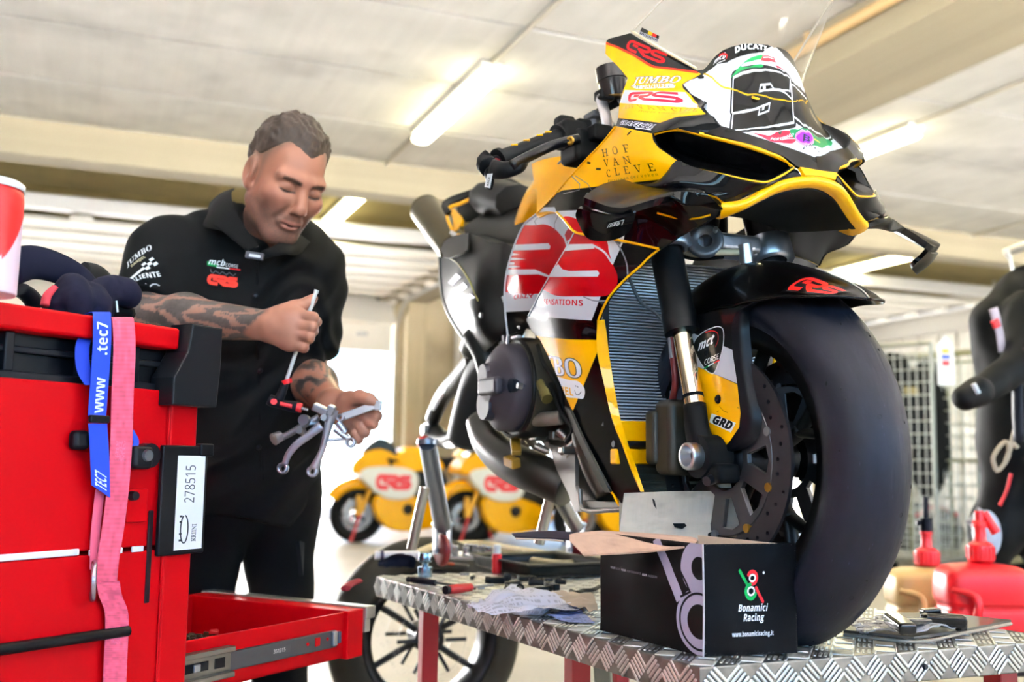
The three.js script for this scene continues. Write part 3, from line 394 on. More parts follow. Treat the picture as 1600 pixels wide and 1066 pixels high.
// ---- upper side fairing, lower side fairing, rear side panel (each side)
const S2out = [[947, 65], [951, 60.5], [965, 57], [984, 52], [1035, 81], [1088, 111], [1098, 117], [1080, 125], [1066, 132], [1081, 149], [1097, 165], [1112, 182], [1128, 200], [1100, 210.5], [1060, 201], [1040, 203], [1019, 208.5], [1021, 220], [1030, 232], [1060, 252], [1050, 267], [1042, 279], [1010, 285], [975, 291], [1010, 300], [1060, 304], [1100, 306], [1128, 322], [1120, 338], [1094, 353], [1058, 371], [1031, 389], [965, 375], [899, 362], [885, 347], [871, 332], [855, 330], [840, 332], [871, 300], [899, 268], [917, 249], [942, 223], [962, 198], [966, 184], [968, 162], [974, 141], [981, 122], [965, 103], [946, 84]].map((p) => onSide(S2)(...p));
const up = both('upper_side_fairing', shell(S2out, S2, 2, 0.004, 0.012), sideM, sideML);
const S6out = [[899, 362], [965, 375], [1031, 389], [1000, 417], [978, 436], [955, 461], [943, 482], [935, 502], [932.5, 521], [933, 550], [943, 596], [957, 655], [974, 692], [993, 747], [1003, 775], [1003, 792], [978, 797], [957, 768], [933, 723], [912, 681], [895, 643], [885, 622], [871, 589], [858, 560], [844, 531], [831, 518], [822, 500], [826, 494], [846, 455], [859, 432], [883, 391]].map((p) => onSide(S6)(...p));
const low = both('lower_side_fairing', shell(S6out, S6, 2, 0.004, 0.014), sideM, sideML);
const S7out = [[836, 334], [842, 339], [858, 333], [871, 332], [885, 347], [903, 366], [892, 391], [868, 432], [852, 462], [834, 494], [826, 508], [815, 518], [794, 524], [790, 487], [789, 457], [792, 428], [800, 397], [809, 372], [819, 352]].map((p) => onSide(S7)(...p));
both('rear_side_panel', shell(S7out, S7, 2, 0.004, 0.014), sideM, sideML);
const s2p = (px, py, lift = 0.001) => { const v = bike.surf(px, py, 2, S2); v.z += lift; return v; }, s6p = (px, py, lift = 0.001) => { const v = bike.surf(px, py, 2, S6); v.z += lift; return v; }, s7p = (px, py, l = 0.001) => { const v = bike.surf(px, py, 2, S7); v.z += l; return v; };
line([[840, 333], [871, 300], [899, 268], [917, 249], [942, 223], [962, 198]].map((p) => s2p(...p)), 0.0016);
line([[871, 332], [885, 347], [899, 362.5], [940, 370], [985, 379], [1031, 389]].map((p) => s2p(...p)), 0.0024);
line([[1031, 389], [1015, 402], [1000, 417], [978, 436], [955, 461], [943, 482], [935, 502]].map((p) => s6p(...p)), 0.0022);
line([[839, 334], [843, 339], [858, 333.5], [871, 332]].map((p) => s7p(...p)), 0.002);
line([[898, 363], [883, 391], [859, 432], [846, 455], [826, 494]].map((p) => s6p(...p)), 0.0012, BM.white, 'panel_edge');
line([[840, 334], [819, 352], [809, 372], [800, 397], [792, 428], [789, 457], [790, 487], [794, 524]].map((p) => s7p(...p)), 0.0022, BM.white, 'panel_edge');
// front return of the lower fairing: the yellow duct lip
{ const A = [[935, 502], [932.5, 521], [933, 550], [943, 596], [957, 655], [974, 692], [993, 747], [1001, 768]].map((p) => s6p(...p)), Bc = Z([[945, 500, 0.186], [948, 521, 0.182], [953, 558, 0.172], [962, 614, 0.163], [970, 655, 0.155], [982, 694, 0.147], [1000, 747, 0.14], [1007, 768, 0.138]]); both('duct_lip', loft([A.map((v) => v.clone().add(V(0.003, 0, 0.001))), Bc.map((v) => v.clone().add(V(0.004, 0, 0.003)))], 24, 3, 0.004), BM.yellow); }
part('belly_tip', loft([Z([[944, 745, 0.155], [957, 768, 0.15], [966, 786, 0.145]]), Z([[957, 770, 0.14], [970, 778, 0.135], [977, 798, 0.132]])], 8, 3, 0.004), BM.yellow, B);
part('belly_edge', loft([Z([[894, 640, 0.19], [912, 681, 0.18], [933, 723, 0.168], [957, 768, 0.152]]), Z([[884, 634, 0.16], [901, 676, 0.15], [922, 722, 0.14], [948, 768, 0.13]])], 14, 3, 0.004), mat('#26251e', 0.4), B);
// ---- nose: number plate shell and brow, symmetrical
const roofHalf = [[1276, 268], [1272, 248], [1250, 240.5], [1225, 232], [1200, 223.5], [1180, 217], [1160, 210], [1140, 203.5], [1128, 200], [1112, 182], [1097, 165], [1081, 149], [1066, 132], [1085, 123], [1098, 116], [1088, 110.5], [1112, 94], [1136, 76], [1150, 71.5], [1164, 68.5], [1190, 69.5]].map((p) => onRoof(...p)); roofHalf[0][1] = 0.0; roofHalf[1][1] = 0.012;
const roofTop = [bz(1207, 77, 0.004).x, 0];
const roofPoly = [...roofHalf, roofTop, ...roofHalf.slice(1).reverse().map((p) => [p[0], -p[1]])];
const nose = part('nose_fairing', shell(roofPoly, S1, 1, 0.004, 0.011), noseM, B);
both('brow_fairing', loft([Z([[1128, 200, 0.123], [1140, 203.5, 0.114], [1160, 210, 0.097], [1180, 217, 0.079], [1200, 223.5, 0.061], [1225, 232, 0.041], [1250, 240.5, 0.02], [1272, 248, 0]]), Z([[1100, 210.5, 0.151], [1125, 216, 0.132], [1150, 222.5, 0.113], [1175, 230, 0.094], [1200, 238.5, 0.077], [1225, 249, 0.054], [1246, 264, 0.036], [1276, 268, 0]])], 30, 4, 0.004), BM.black);
const rp = (px, py, l = 0.001) => { const v = bike.surf(px, py, 1, S1); v.y += l; return v; };
part('fastener', orient(lathe([[0, 0.001], [0.0035, 0.002], [0.004, 0.0015], [0.0062, 0.002], [0.007, 0]], 18), V(0.6, 0.8, 0.1), rp(1180.5, 153.5, 0)), BM.yellow, nose); part('fastener', orient(lathe([[0, 0.003], [0.004, 0.002], [0.006, 0]], 14), V(0.5, 0.8, 0.4), rp(1096, 121, 0)), BM.matte, nose);
// ---- ram-air ducts: dark scoops with yellow rims
for (const s of [1, -1]) {
  const f = (list) => list.map((p) => { const v = bz(...p); v.z *= s; return v; });
  const upE = f([[1019, 209, 0.207], [1040, 203, 0.197], [1060, 201.5, 0.182], [1100, 211, 0.15], [1150, 223, 0.112], [1200, 239, 0.076], [1232, 253, 0.046], [1240, 262, 0.04]]), loE = f([[1021, 220, 0.206], [1032, 234, 0.2], [1060, 252, 0.195], [1078, 262, 0.183], [1130, 273, 0.148], [1185, 284, 0.098], [1200, 284, 0.085], [1240, 263, 0.042]]);
  const inn = upE.map((v, i) => v.clone().lerp(loE[i], 0.5).add(V(-0.05 * Math.sin(Math.PI * (i + 0.6) / 8), 0.004, -s * 0.03 * Math.sin(Math.PI * (i + 0.6) / 8))));
  let g = loft([upE, upE.map((v, i) => v.clone().lerp(inn[i], 0.75)), inn, loE.map((v, i) => v.clone().lerp(inn[i], 0.45)), loE], 26, 14, 0.003); part('air_intake', g, BM.black, B);
  line(upE.slice(0), 0.0042); line(loE.slice(3).concat([upE[7]]), 0.0018);
}
// ---- cheeks under the ducts
const cheek = [Z([[1042, 279, 0.2], [1060, 253, 0.195], [1078, 262.5, 0.183], [1130, 273.5, 0.148], [1185, 285, 0.098], [1200, 285, 0.085], [1240, 264, 0.042], [1248, 267, 0.036]]), Z([[1020, 290, 0.215], [1050, 285, 0.21], [1085, 290, 0.185], [1125, 297, 0.15], [1165, 297, 0.11], [1198, 290, 0.08], [1236, 271, 0.045], [1249, 272, 0.034]]), Z([[972, 291, 0.225], [1010, 301, 0.218], [1060, 304, 0.198], [1115, 305, 0.16], [1135, 316, 0.134], [1190, 297, 0.086], [1235, 279, 0.048], [1250, 277, 0.034]])];
both('cheek_fairing', loft(cheek, 30, 8, 0.004), gloss('#040407', { clearcoat: 0.4, specularIntensity: 0.08 }));
both('pinstripe', tube(Z([[972, 290, 0.226], [978, 294, 0.225], [1010, 301, 0.218], [1060, 304, 0.198], [1105, 304, 0.166], [1122, 309, 0.15], [1131, 318, 0.136]]), 0.0028, 40, 6), BM.yellow);
// ---- yellow chin arch over the wheel opening
{ const outer = [[1128, 312, 0.137], [1145, 317, 0.124], [1165, 313, 0.106], [1190, 297, 0.084], [1215, 284, 0.062], [1240, 277.5, 0.04], [1262, 276, 0.014]], inner = [[1124, 339, 0.133], [1141, 333, 0.122], [1164, 323, 0.104], [1185, 312, 0.083], [1211, 300, 0.06], [1234, 293.5, 0.04], [1262, 290, 0.014]];
  const half = (l) => Z(l), m = (a) => a.slice().reverse().map((v) => V(v.x, v.y, -v.z)), O = half(outer), I = half(inner), F = O.map((v, i) => v.clone().lerp(I[i], 0.45).add(V(0.012, -0.003, v.z * 0.06)));
  const Bk = I.map((v) => v.clone().add(V(-0.03, 0.012, 0))); part('chin_arch', loft([[...O, ...m(O)], [...F, ...m(F)], [...I, ...m(I)], [...Bk, ...m(Bk)]], 60, 12, 0.004), BM.yellow, B); }
part('nose_bridge', loft([Z([[1246, 264, 0.036], [1275, 268, 0]]).concat([bz(1246, 264, 0.036).setZ(-0.036)]), Z([[1254, 277, 0.03], [1276, 277, 0]]).concat([bz(1254, 277, 0.03).setZ(-0.03)])], 10, 3, 0.006), BM.yellow, B);
// left cheek under the intake and inner throat of the wheel opening
part('throat', loft([Z([[1150, 332, 0.118], [1190, 312, 0.08], [1234, 296, 0.04], [1262, 293, 0.012]]).concat(Z([[1234, 296, 0.04], [1190, 312, 0.08], [1150, 332, 0.118]]).map((v) => v.setZ(-v.z))), [V(-0.07, 0.70, 0.13), V(-0.07, 0.715, 0.05), V(-0.07, 0.715, -0.05), V(-0.07, 0.70, -0.13)]], 24, 4, 0.003), BM.matte, B);
// ---- winglets: drooping blade, end plate, root blister
{ both('winglet', loft([Z([[972, 291, 0.232], [1010, 302, 0.222], [1060, 305, 0.202], [1108, 306, 0.168], [1131, 320, 0.137]]), Z([[956, 294, 0.262], [990, 303, 0.246], [1035, 309, 0.222], [1078, 309, 0.195], [1095, 311, 0.176]]), Z([[940, 299, 0.29], [970, 305, 0.27], [1010, 312, 0.245], [1045, 313, 0.225], [1058, 313.5, 0.212]]), Z([[925, 307, 0.322], [950, 315, 0.305], [980, 321, 0.28], [1008, 322, 0.262], [1020, 323, 0.254]]), Z([[910, 319, 0.35], [930, 327, 0.339], [952, 334, 0.32], [972, 336, 0.303], [988, 333, 0.288]])], 24, 20, 0.011), BM.black);
  const crease = Z([[908, 322, 0.35], [925, 328, 0.34], [950, 334, 0.32], [975, 335, 0.3], [992, 331, 0.287]]), bottom = Z([[912, 348, 0.338], [922, 367, 0.325], [946, 371, 0.308], [970, 364, 0.288], [982, 357, 0.282]]), mid2 = Z([[905, 334, 0.347], [922, 344, 0.337], [949, 349, 0.317], [974, 346, 0.296], [988, 343, 0.285]]);
  const ep = both('end_plate', loft([crease, mid2, bottom], 20, 8, 0.008), BM.black);
  line(Z([[992, 331, 0.288], [987, 338, 0.286], [983, 348, 0.2845], [982, 357, 0.283]]), 0.0016, BM.white, 'edge_highlight');  // white line paints the highlight on the front edge of the end plate
  line(Z([[1027, 333, 0.19], [1060, 341, 0.17], [1090, 341, 0.158], [1110, 336, 0.147]]), 0.0018);
  // GRD mark on the end plate
  const grd = canvasTex(256, 96, (c) => { c.fillStyle = '#0a0a0c'; c.fillRect(0, 0, 256, 96); c.strokeStyle = '#e8e8ee'; c.lineWidth = 8; c.beginPath(); c.moveTo(30, 8); c.lineTo(248, 8); c.lineTo(226, 88); c.lineTo(8, 88); c.closePath(); c.stroke(); c.font = 'italic bold 74px sans-serif'; c.fillStyle = '#f0f0f6'; c.fillText('GRD', 34, 74); });
  const q = Z([[949, 350.5, 0.3195], [976, 342.5, 0.2995], [946.5, 360, 0.3135], [974, 353, 0.293]]); q.forEach((v) => v.addScaledVector(bike.eye ? V(...bike.eye).sub(v).normalize() : V(), 0.009));
  const dg = loft([[q[2], q[3]], [q[0], q[1]]], 6, 3, 0); part('winglet_mark', dg, gloss('#ffffff', { map: grd, side: THREE.DoubleSide }), ep);
}
// ---- windscreen bubble
{ const lowE = [...[[986, 51, 0.172], [1035, 80, 0.148], [1088, 110, 0.106], [1136, 76, 0.07], [1164, 68.5, 0.045]].map((p) => bz(...p))], sym = (l, mid) => [...l, mid, ...l.slice().reverse().map((v) => V(v.x, v.y, -v.z))];
  const low2 = sym([bz(986, 51, 0.172), bz(1035, 80, 0.148), bz(1088, 110, 0.106), bz(1136, 76, 0.07), bz(1164, 68.5, 0.045)], V(bz(1207, 77, 0).x, bz(1207, 77, 0).y, 0));
  const topY = 1.25, hi = (() => { const e = bz(1035, 0, 0.156), t = low2[0].clone().lerp(e, 3.4); t.z = 0.12; return sym([t, t.clone().add(V(-0.005, 0.02, -0.02)), t.clone().add(V(-0.01, 0.035, -0.045)), t.clone().add(V(-0.012, 0.042, -0.07)), t.clone().add(V(-0.014, 0.046, -0.09))], V(t.x - 0.015, t.y + 0.047, 0)); })();
  const mid = low2.map((v, i) => v.clone().lerp(hi[i], 0.5).add(V(i === 0 || i === 10 ? 0 : 0.012, 0, 0)));
  const ws = part('windscreen', loft([low2, mid, hi], 40, 10, 0), BM.clear, B); part('screen_edge', tube([low2[0], mid[0], hi[0]], 0.0022, 16, 6), mat('#d9d6cc', 0.2), ws); part('screen_edge', tube([low2[10], mid[10], hi[10]], 0.0022, 16, 6), mat('#d9d6cc', 0.2), ws);
  part('screen_edge', tube(low2.slice(0, 3).map((v) => v.clone().add(V(0, 0.003, 0))), 0.0025, 16, 6), mat('#cfc5a8', 0.3), ws);
  const flag = canvasTex(128, 64, (c) => { ['#111', '#f5d000', '#e02020'].forEach((k, i) => { c.fillStyle = k; c.fillRect(20 + i * 30, 0, 30, 30); }); c.fillStyle = '#dcdce6'; c.fillRect(0, 32, 128, 30); c.fillStyle = '#30304a'; for (let i = 0; i < 12; i++) c.fillRect(6 + i * 10, 38, 6, 18); });
  const fl0 = Z([[997, 54, 0.15], [1028, 66, 0.137], [1003, 43, 0.15], [1030, 56, 0.137]]); part('flag_sticker', loft([[fl0[0], fl0[1]], [fl0[2], fl0[3]]], 4, 2, 0), mat('#ffffff', 0.4, 0, { map: flag, side: THREE.DoubleSide }), ws);
}
// ---- front end: forks, yokes, wheel, discs, mudguard
const P3 = V;
for (const s of [1, -1]) {
  const f = (px, py, z) => { const v = bz(px, py, z); v.z *= s; return v; };
  const top = f(1036, 372, 0.108), mid = f(1061, 494, 0.108), b1 = f(1085, 632, 0.108), bot = f(1103, 712, 0.108);
  const d = bot.clone().sub(top).normalize();
  part('fork_outer', [rod(top.clone().addScaledVector(d, -0.16), mid, 0.0275, 0.0275, 28), rod(mid.clone().addScaledVector(d, -0.004), mid.clone().addScaledVector(d, 0.03), 0.029, 0.029, 28)], BM.satin, B);
  part('fork_slider', rod(mid, b1, 0.0158, 0.0158, 28), BM.chrome, B);
  part('fork_ring', [rod(b1.clone().addScaledVector(d, -0.016), b1.clone().addScaledVector(d, -0.011), 0.0175, 0.0175, 24)], BM.matte, B);
  const fb = part('fork_bottom', [sweep([b1, b1.clone().lerp(bot, 0.5).add(V(-0.008, 0, 0)), bot.clone().add(V(-0.004, -0.01, 0))], (t) => [0.019 + 0.006 * t, 0.018], 12, 16), orient(cyl(0.034, 0.034, 0.046, 28), V(0, 0, 1), V(0.004, 0.304, s * 0.098)), rbox(0.05, 0.03, 0.042, 0.008, 0.03, 0.278, s * 0.095)], BM.matte, B);
  part('axle_nut', orient(lathe([[0.0005, -0.012], [0.012, -0.01], [0.0155, 0.012], [0.0165, 0.013], [0.0205, 0.0125], [0.0215, 0.009], [0.0215, -0.004], [0.0195, -0.006], [0.0195, -0.01], [0.022, -0.013], [0.022, -0.022], [0.01, -0.022]], 36), V(0, 0, s), V(0.006, 0.304, s * 0.13)), BM.silver, B);
  part('clamp_bolt', orient(cyl(0.008, 0.008, 0.02, 8), V(0.3, -0.2, 1), V(0.035, 0.268, s * 0.118)), BM.darkmetal, fb);
  if (s > 0) { const t = canvasTex(64, 64, (c) => { c.fillStyle = '#121216'; c.fillRect(0, 0, 64, 64); c.font = 'italic bold 46px sans-serif'; c.fillStyle = '#dcdce4'; c.fillText('GT', 1, 50); }); }
  // caliper behind the leg
  const cal = part('brake_caliper', [rbox(0.055, 0.125, 0.075, 0.014, -0.092, 0.335, s * 0.085, 3), rbox(0.03, 0.09, 0.085, 0.008, -0.118, 0.335, s * 0.088)], mat('#38352f', 0.45, 0.5), B); part('bleed_bolt', [orient(cyl(0.006, 0.006, 0.02, 8), V(0, 1, 0), V(-0.09, 0.402, s * 0.1))], BM.steel, cal);
  // disc
  const ring = new THREE.Shape(); ring.absarc(0, 0, 0.165, 0, Math.PI * 2); const inner = new THREE.Path(); inner.absarc(0, 0, 0.124, 0, Math.PI * 2, true); ring.holes.push(inner);
  for (let i = 0; i < 40; i++) { const a = i / 40 * Math.PI * 2, r = [0.136, 0.145, 0.154][i % 3], h = new THREE.Path(); h.absarc(Math.cos(a) * r, Math.sin(a) * r, 0.0034, 0, Math.PI * 2, true); ring.holes.push(h); }
  const disc = part('brake_disc', new THREE.ExtrudeGeometry(ring, { depth: 0.0055, bevelEnabled: false, curveSegments: 72 }).translate(0, 0.3, s * 0.068 - 0.003), mat('#3f3c42', 0.38, 0.75), B);
  const car = new THREE.Shape(); car.absarc(0, 0, 0.119, 0, Math.PI * 2); const h0 = new THREE.Path(); h0.absarc(0, 0, 0.05, 0, Math.PI * 2, true); car.holes.push(h0);
  for (let i = 0; i < 9; i++) { const a = i / 9 * Math.PI * 2, p = (r, b) => new THREE.Vector2(Math.cos(a + b) * r, Math.sin(a + b) * r); car.holes.push(new THREE.Path([p(0.062, -0.1), p(0.108, -0.22), p(0.112, 0), p(0.108, 0.2), p(0.062, 0.14)])); }
  part('disc_carrier', new THREE.ExtrudeGeometry(car, { depth: 0.006, bevelEnabled: true, bevelSize: 0.001, bevelThickness: 0.001, bevelSegments: 1, curveSegments: 48 }).translate(0, 0.3, s * 0.064 - 0.003), mat('#55555a', 0.35, 0.8), disc);
  for (let i = 0; i < 9; i++) { const a = (i + 0.5) / 9 * Math.PI * 2; part('disc_bobbin', orient(cyl(0.007, 0.007, 0.01, 12), V(0, 0, 1), V(Math.cos(a) * 0.121, 0.3 + Math.sin(a) * 0.121, s * 0.068)), i === 8 || i === 7 ? BM.gold : BM.steel, disc); }
}
{ const tyreTex = dataTex(512, 256, (u, v) => { const k = 0.5 + 0.5 * fbm(u * 90, v * 40, 3, 0); const p = noise2(u * 60, v * 30) > 0.83 ? 0.25 : 0; return clamp(k - p); }, false), tyreCol = dataTex(512, 256, (u, v) => { const k = 0.8 + 0.3 * (fbm(u * 60, v * 24, 4, 0) - 0.5); const spot = hash(Math.floor(u * 512), Math.floor(v * 256)) > 0.9985 ? 2.2 : 1; return [0.125 * k * spot, 0.128 * k * spot, 0.185 * k * spot]; });
  const tm = mat('#ffffff', 0.5, 0, { specularIntensity: 0.55, map: tyreCol, bumpMap: tyreTex, bumpScale: 0.0009, roughnessMap: null });
  const prof = []; for (let i = 0; i <= 30; i++) { const a = lerp(-2.05, 2.05, i / 30), r = 0.0625; prof.push([0.2375 + Math.cos(a) * r * (Math.cos(a) > 0 ? 1 : 0.8), Math.sin(a) * r * 0.99]); }
  const tl = [...prof], tg = new THREE.LatheGeometry(tl.map((p) => new THREE.Vector2(p[0], p[1])), 160).rotateX(Math.PI / 2).translate(0, 0.3, 0); { const q = tg.attributes.position, y0 = 0.292 - 0.292 / BK + 0.0015; for (let i = 0; i < q.count; i++) if (q.getY(i) < y0 + 0.02) { const y = q.getY(i), e = Math.max(0, y0 - y); q.setY(i, Math.max(y, y0)); q.setZ(i, q.getZ(i) * (1 + e * 3)); } tg.computeVertexNormals(); } const tire = part('tyre', tg, tm, B);
  const rub = []; for (let i = 0; i < 70; i++) { const a = rr(0, 6.28), w = rr(-1.2, 1.35), R = 0.2375 + Math.cos(w) * 0.0625, q = V(Math.cos(a) * R, 0.3 + Math.sin(a) * R, Math.sin(w) * 0.062), n = V(Math.cos(a) * Math.cos(w), Math.sin(a) * Math.cos(w), Math.sin(w)); rub.push(orient(new THREE.SphereGeometry(1, 6, 4).scale(rr(0.0012, 0.004), 0.0011, rr(0.001, 0.0025)), n, q)); }
  const crumbs = part('rubber_crumbs', rub, BM.rubber, tire); crumbs.userData.kind = 'stuff';
  const hl = []; for (let i = 0; i < 14; i++) { const a = 0.2 + i / 14 * 6.28, w = [0.35, -0.2, 0.75, 0.1][i % 4], R = 0.2375 + Math.cos(w) * 0.0624, n = V(Math.cos(a) * Math.cos(w), Math.sin(a) * Math.cos(w), Math.sin(w)); hl.push(orient(lathe([[0.0022, -0.002], [0.0028, 0.0003], [0.0034, 0.0001]], 10), n, V(Math.cos(a) * R, 0.3 + Math.sin(a) * R, Math.sin(w) * 0.0624))); } part('wear_hole', hl, BM.matte, tire).userData.kind = 'stuff';
  part('rim', new THREE.LatheGeometry([[0.178, -0.035], [0.2, -0.042], [0.222, -0.052], [0.226, -0.05], [0.2, -0.03], [0.192, 0], [0.2, 0.03], [0.226, 0.05], [0.222, 0.052], [0.2, 0.042], [0.178, 0.035], [0.176, 0], [0.178, -0.035]].map((p) => new THREE.Vector2(...p)), 72).rotateX(Math.PI / 2).translate(0, 0.3, 0), BM.carbon, B);
  for (let i = 0; i < 5; i++) { const a = i / 5 * 6.283 + 0.35, c = (r, b, z = 0) => V(Math.cos(a + b) * r, 0.3 + Math.sin(a + b) * r, z); part('spoke', [sweep([c(0.03, 0), c(0.09, 0.02), c(0.12, 0.05)], (t) => [0.013 - 0.003 * t, 0.014], 8, 10), sweep([c(0.11, 0.03), c(0.15, 0.15), c(0.185, 0.26)], () => [0.008, 0.013], 8, 10), sweep([c(0.11, 0.03), c(0.15, -0.1), c(0.185, -0.2)], () => [0.008, 0.013], 8, 10)], BM.carbon, B); }
  part('hub', orient(lathe([[0.012, -0.06], [0.034, -0.058], [0.034, -0.04], [0.026, -0.02], [0.026, 0.02], [0.034, 0.04], [0.034, 0.058], [0.012, 0.06]], 32), V(0, 0, 1), V(0, 0.3, 0)), BM.darkmetal, B); part('axle', orient(cyl(0.0125, 0.0125, 0.24, 20), V(0, 0, 1), V(0.004, 0.304, 0)), BM.silver, B);
  const no = canvasTex(64, 32, (c) => { c.fillStyle = '#0b0b0c'; c.fillRect(0, 0, 64, 32); c.font = 'italic 26px serif'; c.fillStyle = '#a09a5a'; c.fillText('81', 14, 25); }); }
// mudguard: saddle over the tyre, with pointed lip, and a leg guard on each side
const tab = (t, x) => { let i = 1; while (i < t.length - 1 && t[i][0] < x) i++; const a = t[i - 1], b = t[i], k = clamp((x - a[0]) / (b[0] - a[0])); return a.slice(1).map((v, j) => lerp(v, b[j + 1], k)); };
const crownT = [[41.8, 0.341], [46, 0.336], [58, 0.323], [70, 0.319], [90, 0.322], [118, 0.332]], lipT = [[41.8, 0.341, 0.002], [44, 0.331, 0.045], [47, 0.316, 0.066], [51, 0.301, 0.077], [62, 0.268, 0.084], [76, 0.243, 0.087], [95, 0.236, 0.087], [105, 0.24, 0.087], [118, 0.252, 0.088]];
const fender = (a, u, lift = 0) => { const d = a / D2R, [rc] = tab(crownT, d), [re, ze] = tab(lipT, d), w = Math.abs(u), R = lerp(rc, re, Math.pow(w, lerp(2.6, 1.6, clamp((d - 45) / 40)))) + lift; return V(Math.cos(a) * R, 0.3 + Math.sin(a) * R, Math.sign(u) * Math.pow(w, 0.82) * ze + Math.sign(u) * lift * w); };
{ const n = 48, m = 28, curves = []; for (let j = 0; j <= m; j++) { const u = lerp(-1, 1, j / m), row = []; for (let i = 0; i <= n; i++) row.push(fender(lerp(41.9, 117, Math.pow(i / n, 1.15)) * D2R, u)); curves.push(row); } part('mudguard', loft(curves, n, m, 0.003), BM.black, B);
  for (const s2 of [1, -1]) part('lip_edge', tube(curves[s2 > 0 ? m : 0].slice(0, 30), 0.0024, 40, 6), BM.black, B);
  part('crown_edge', tube(Array.from({ length: 10 }, (_, i) => fender((42.2 + i * 2.6) * D2R, -0.1, 0.001)), 0.0012, 20, 5), mat('#cfc9bd', 0.3), B);
  const logoT = canvasTex(256, 96, (c) => { c.clearRect(0, 0, 256, 96); c.fillStyle = '#070709'; c.fillRect(0, 0, 256, 96); c.setTransform(80, 0, 0, -74, 8, 86); ringLogo(c, '#f0201c', '#e9e9ee'); ringLogo(c, '#f0201c', '#101013'); });
  part('mudguard_mark', loft([0.93, 0.8, 0.65, 0.48, 0.3].map((u) => [1.0, 0.94, 0.88, 0.83, 0.78].map((a) => fender(a, u, 0.0016))), 20, 12, 0), gloss('#ffffff', { map: logoT, side: THREE.DoubleSide }), B);
}
{ const gx = (px, py) => { const v = bz(px, py, 0.086); return [v.x, v.y]; }, poly = [[1060, 498], [1098, 490.5], [1145, 480.5], [1172, 474.5], [1150, 492], [1143, 511], [1144, 545], [1146, 560], [1152, 600], [1157, 646], [1155, 668], [1140, 690], [1125, 707], [1110, 673], [1085, 560], [1072, 516], [1060, 500]].map((p) => gx(...p));
  const X0g = gx(1050, 560)[0] - 0.02, Y0g = 0.3, tex = livery(768, X0g, Y0g, 0.28, (d) => { const { c } = d; c.fillStyle = '#08080a'; c.fillRect(0, 0, 1024, 1024); const o = gx;
    d.poly(o, [[1068, 513], [1090, 524], [1131, 541], [1150, 549], [1160, 603], [1085, 571], [1070, 565]], WHT); d.poly(o, [[1080, 569], [1085, 571], [1162, 605], [1170, 660], [1125, 720], [1080, 640]], YEL);
    d.curve(o, [[1083.5, 540], [1087, 530], [1099, 519], [1113, 512.5], [1123, 510.5], [1129.5, 515], [1130, 539], [1122, 568], [1115.5, 583], [1108, 582], [1094, 566]], '#101012', '#e9e9ee', 0.0018);
    d.text(o, 'mct', [1089.5, 549], [1113.5, 537], [1091.5, 534], 'italic bold % sans-serif', '#e9e9f0', '#e9e9f0', 0.03); d.curve(o, [[1102, 520], [1112, 517], [1121, 521], [1122, 531], [1118, 542]], null, '#e0202a', 0.0014, false); d.text(o, 'CORSE', [1100, 571], [1123, 560.5], [1100.5, 562.5], '% sans-serif', '#e9e9f0');
    d.poly(o, [[1100, 576], [1107, 572]], null, '#0c9a4a', 0.0022); d.poly(o, [[1107, 572], [1116, 567]], null, '#fff', 0.0022); d.poly(o, [[1116, 567], [1124, 563]], null, '#e0202a', 0.0022);
    d.poly(o, [[1112, 646], [1150, 661], [1142, 676], [1108, 660]], '#f2f2f4'); d.text(o, 'GRD', [1111.5, 660], [1141, 672], [1115, 648], 'italic bold % sans-serif', '#0a0a0c', '#0a0a0c', 0.07);
    for (const q of [[1124, 635, 1130, 642], [1130, 642, 1137, 645], [1152, 637, 1155, 638], [1120, 644, 1123, 642]]) d.poly(o, [[q[0], q[1]], [q[2], q[3]]], null, '#4a3a08', 0.0007); });
  tex.repeat.set(1 / 0.28, 1 / 0.28); tex.offset.set(-X0g / 0.28, -Y0g / 0.28);
  const fn = (x, y) => 0.086 + 0.0 * x, g = shell(poly, fn, 2, 0.004, 0.02), gm = [gloss('#ffffff', { map: tex }), BM.matte]; const lg = part('leg_guard', g, gm, B); part('leg_guard', mirrorZ(g), gm, B);
  part('fastener', [orient(lathe([[0, 0.002], [0.003, 0.003], [0.0055, 0.003], [0.007, 0.001], [0.0075, 0]], 18), V(0, 0, 1), bz(1122, 624, 0.086)), orient(lathe([[0, 0.002], [0.004, 0.003], [0.0055, 0]], 14), V(0, 0, 1), bz(1103, 552, 0.086))], BM.matte, lg);
  const A = Z([[1168, 477, 0.087], [1148, 492, 0.087], [1143, 511, 0.086], [1144, 545, 0.086], [1146, 560, 0.086], [1152, 600, 0.086], [1157, 646, 0.086], [1155, 668, 0.086], [1140, 690, 0.086], [1124, 708, 0.086]]), Bq = Z([[1186, 472, 0.075], [1174, 484, 0.07], [1171, 505, 0.068], [1174, 545, 0.068], [1176, 570, 0.068], [1181, 605, 0.068], [1189, 640, 0.068], [1190, 668, 0.068], [1176, 694, 0.072], [1132, 710, 0.08]]), Mid = A.map((v, i) => v.clone().lerp(Bq[i], 0.45).add(V(0.006, 0, 0.004)));
  both('guard_front', loft([A, Mid, Bq], 30, 6, 0.003), mat('#0b0c12', 0.36)); 
  }
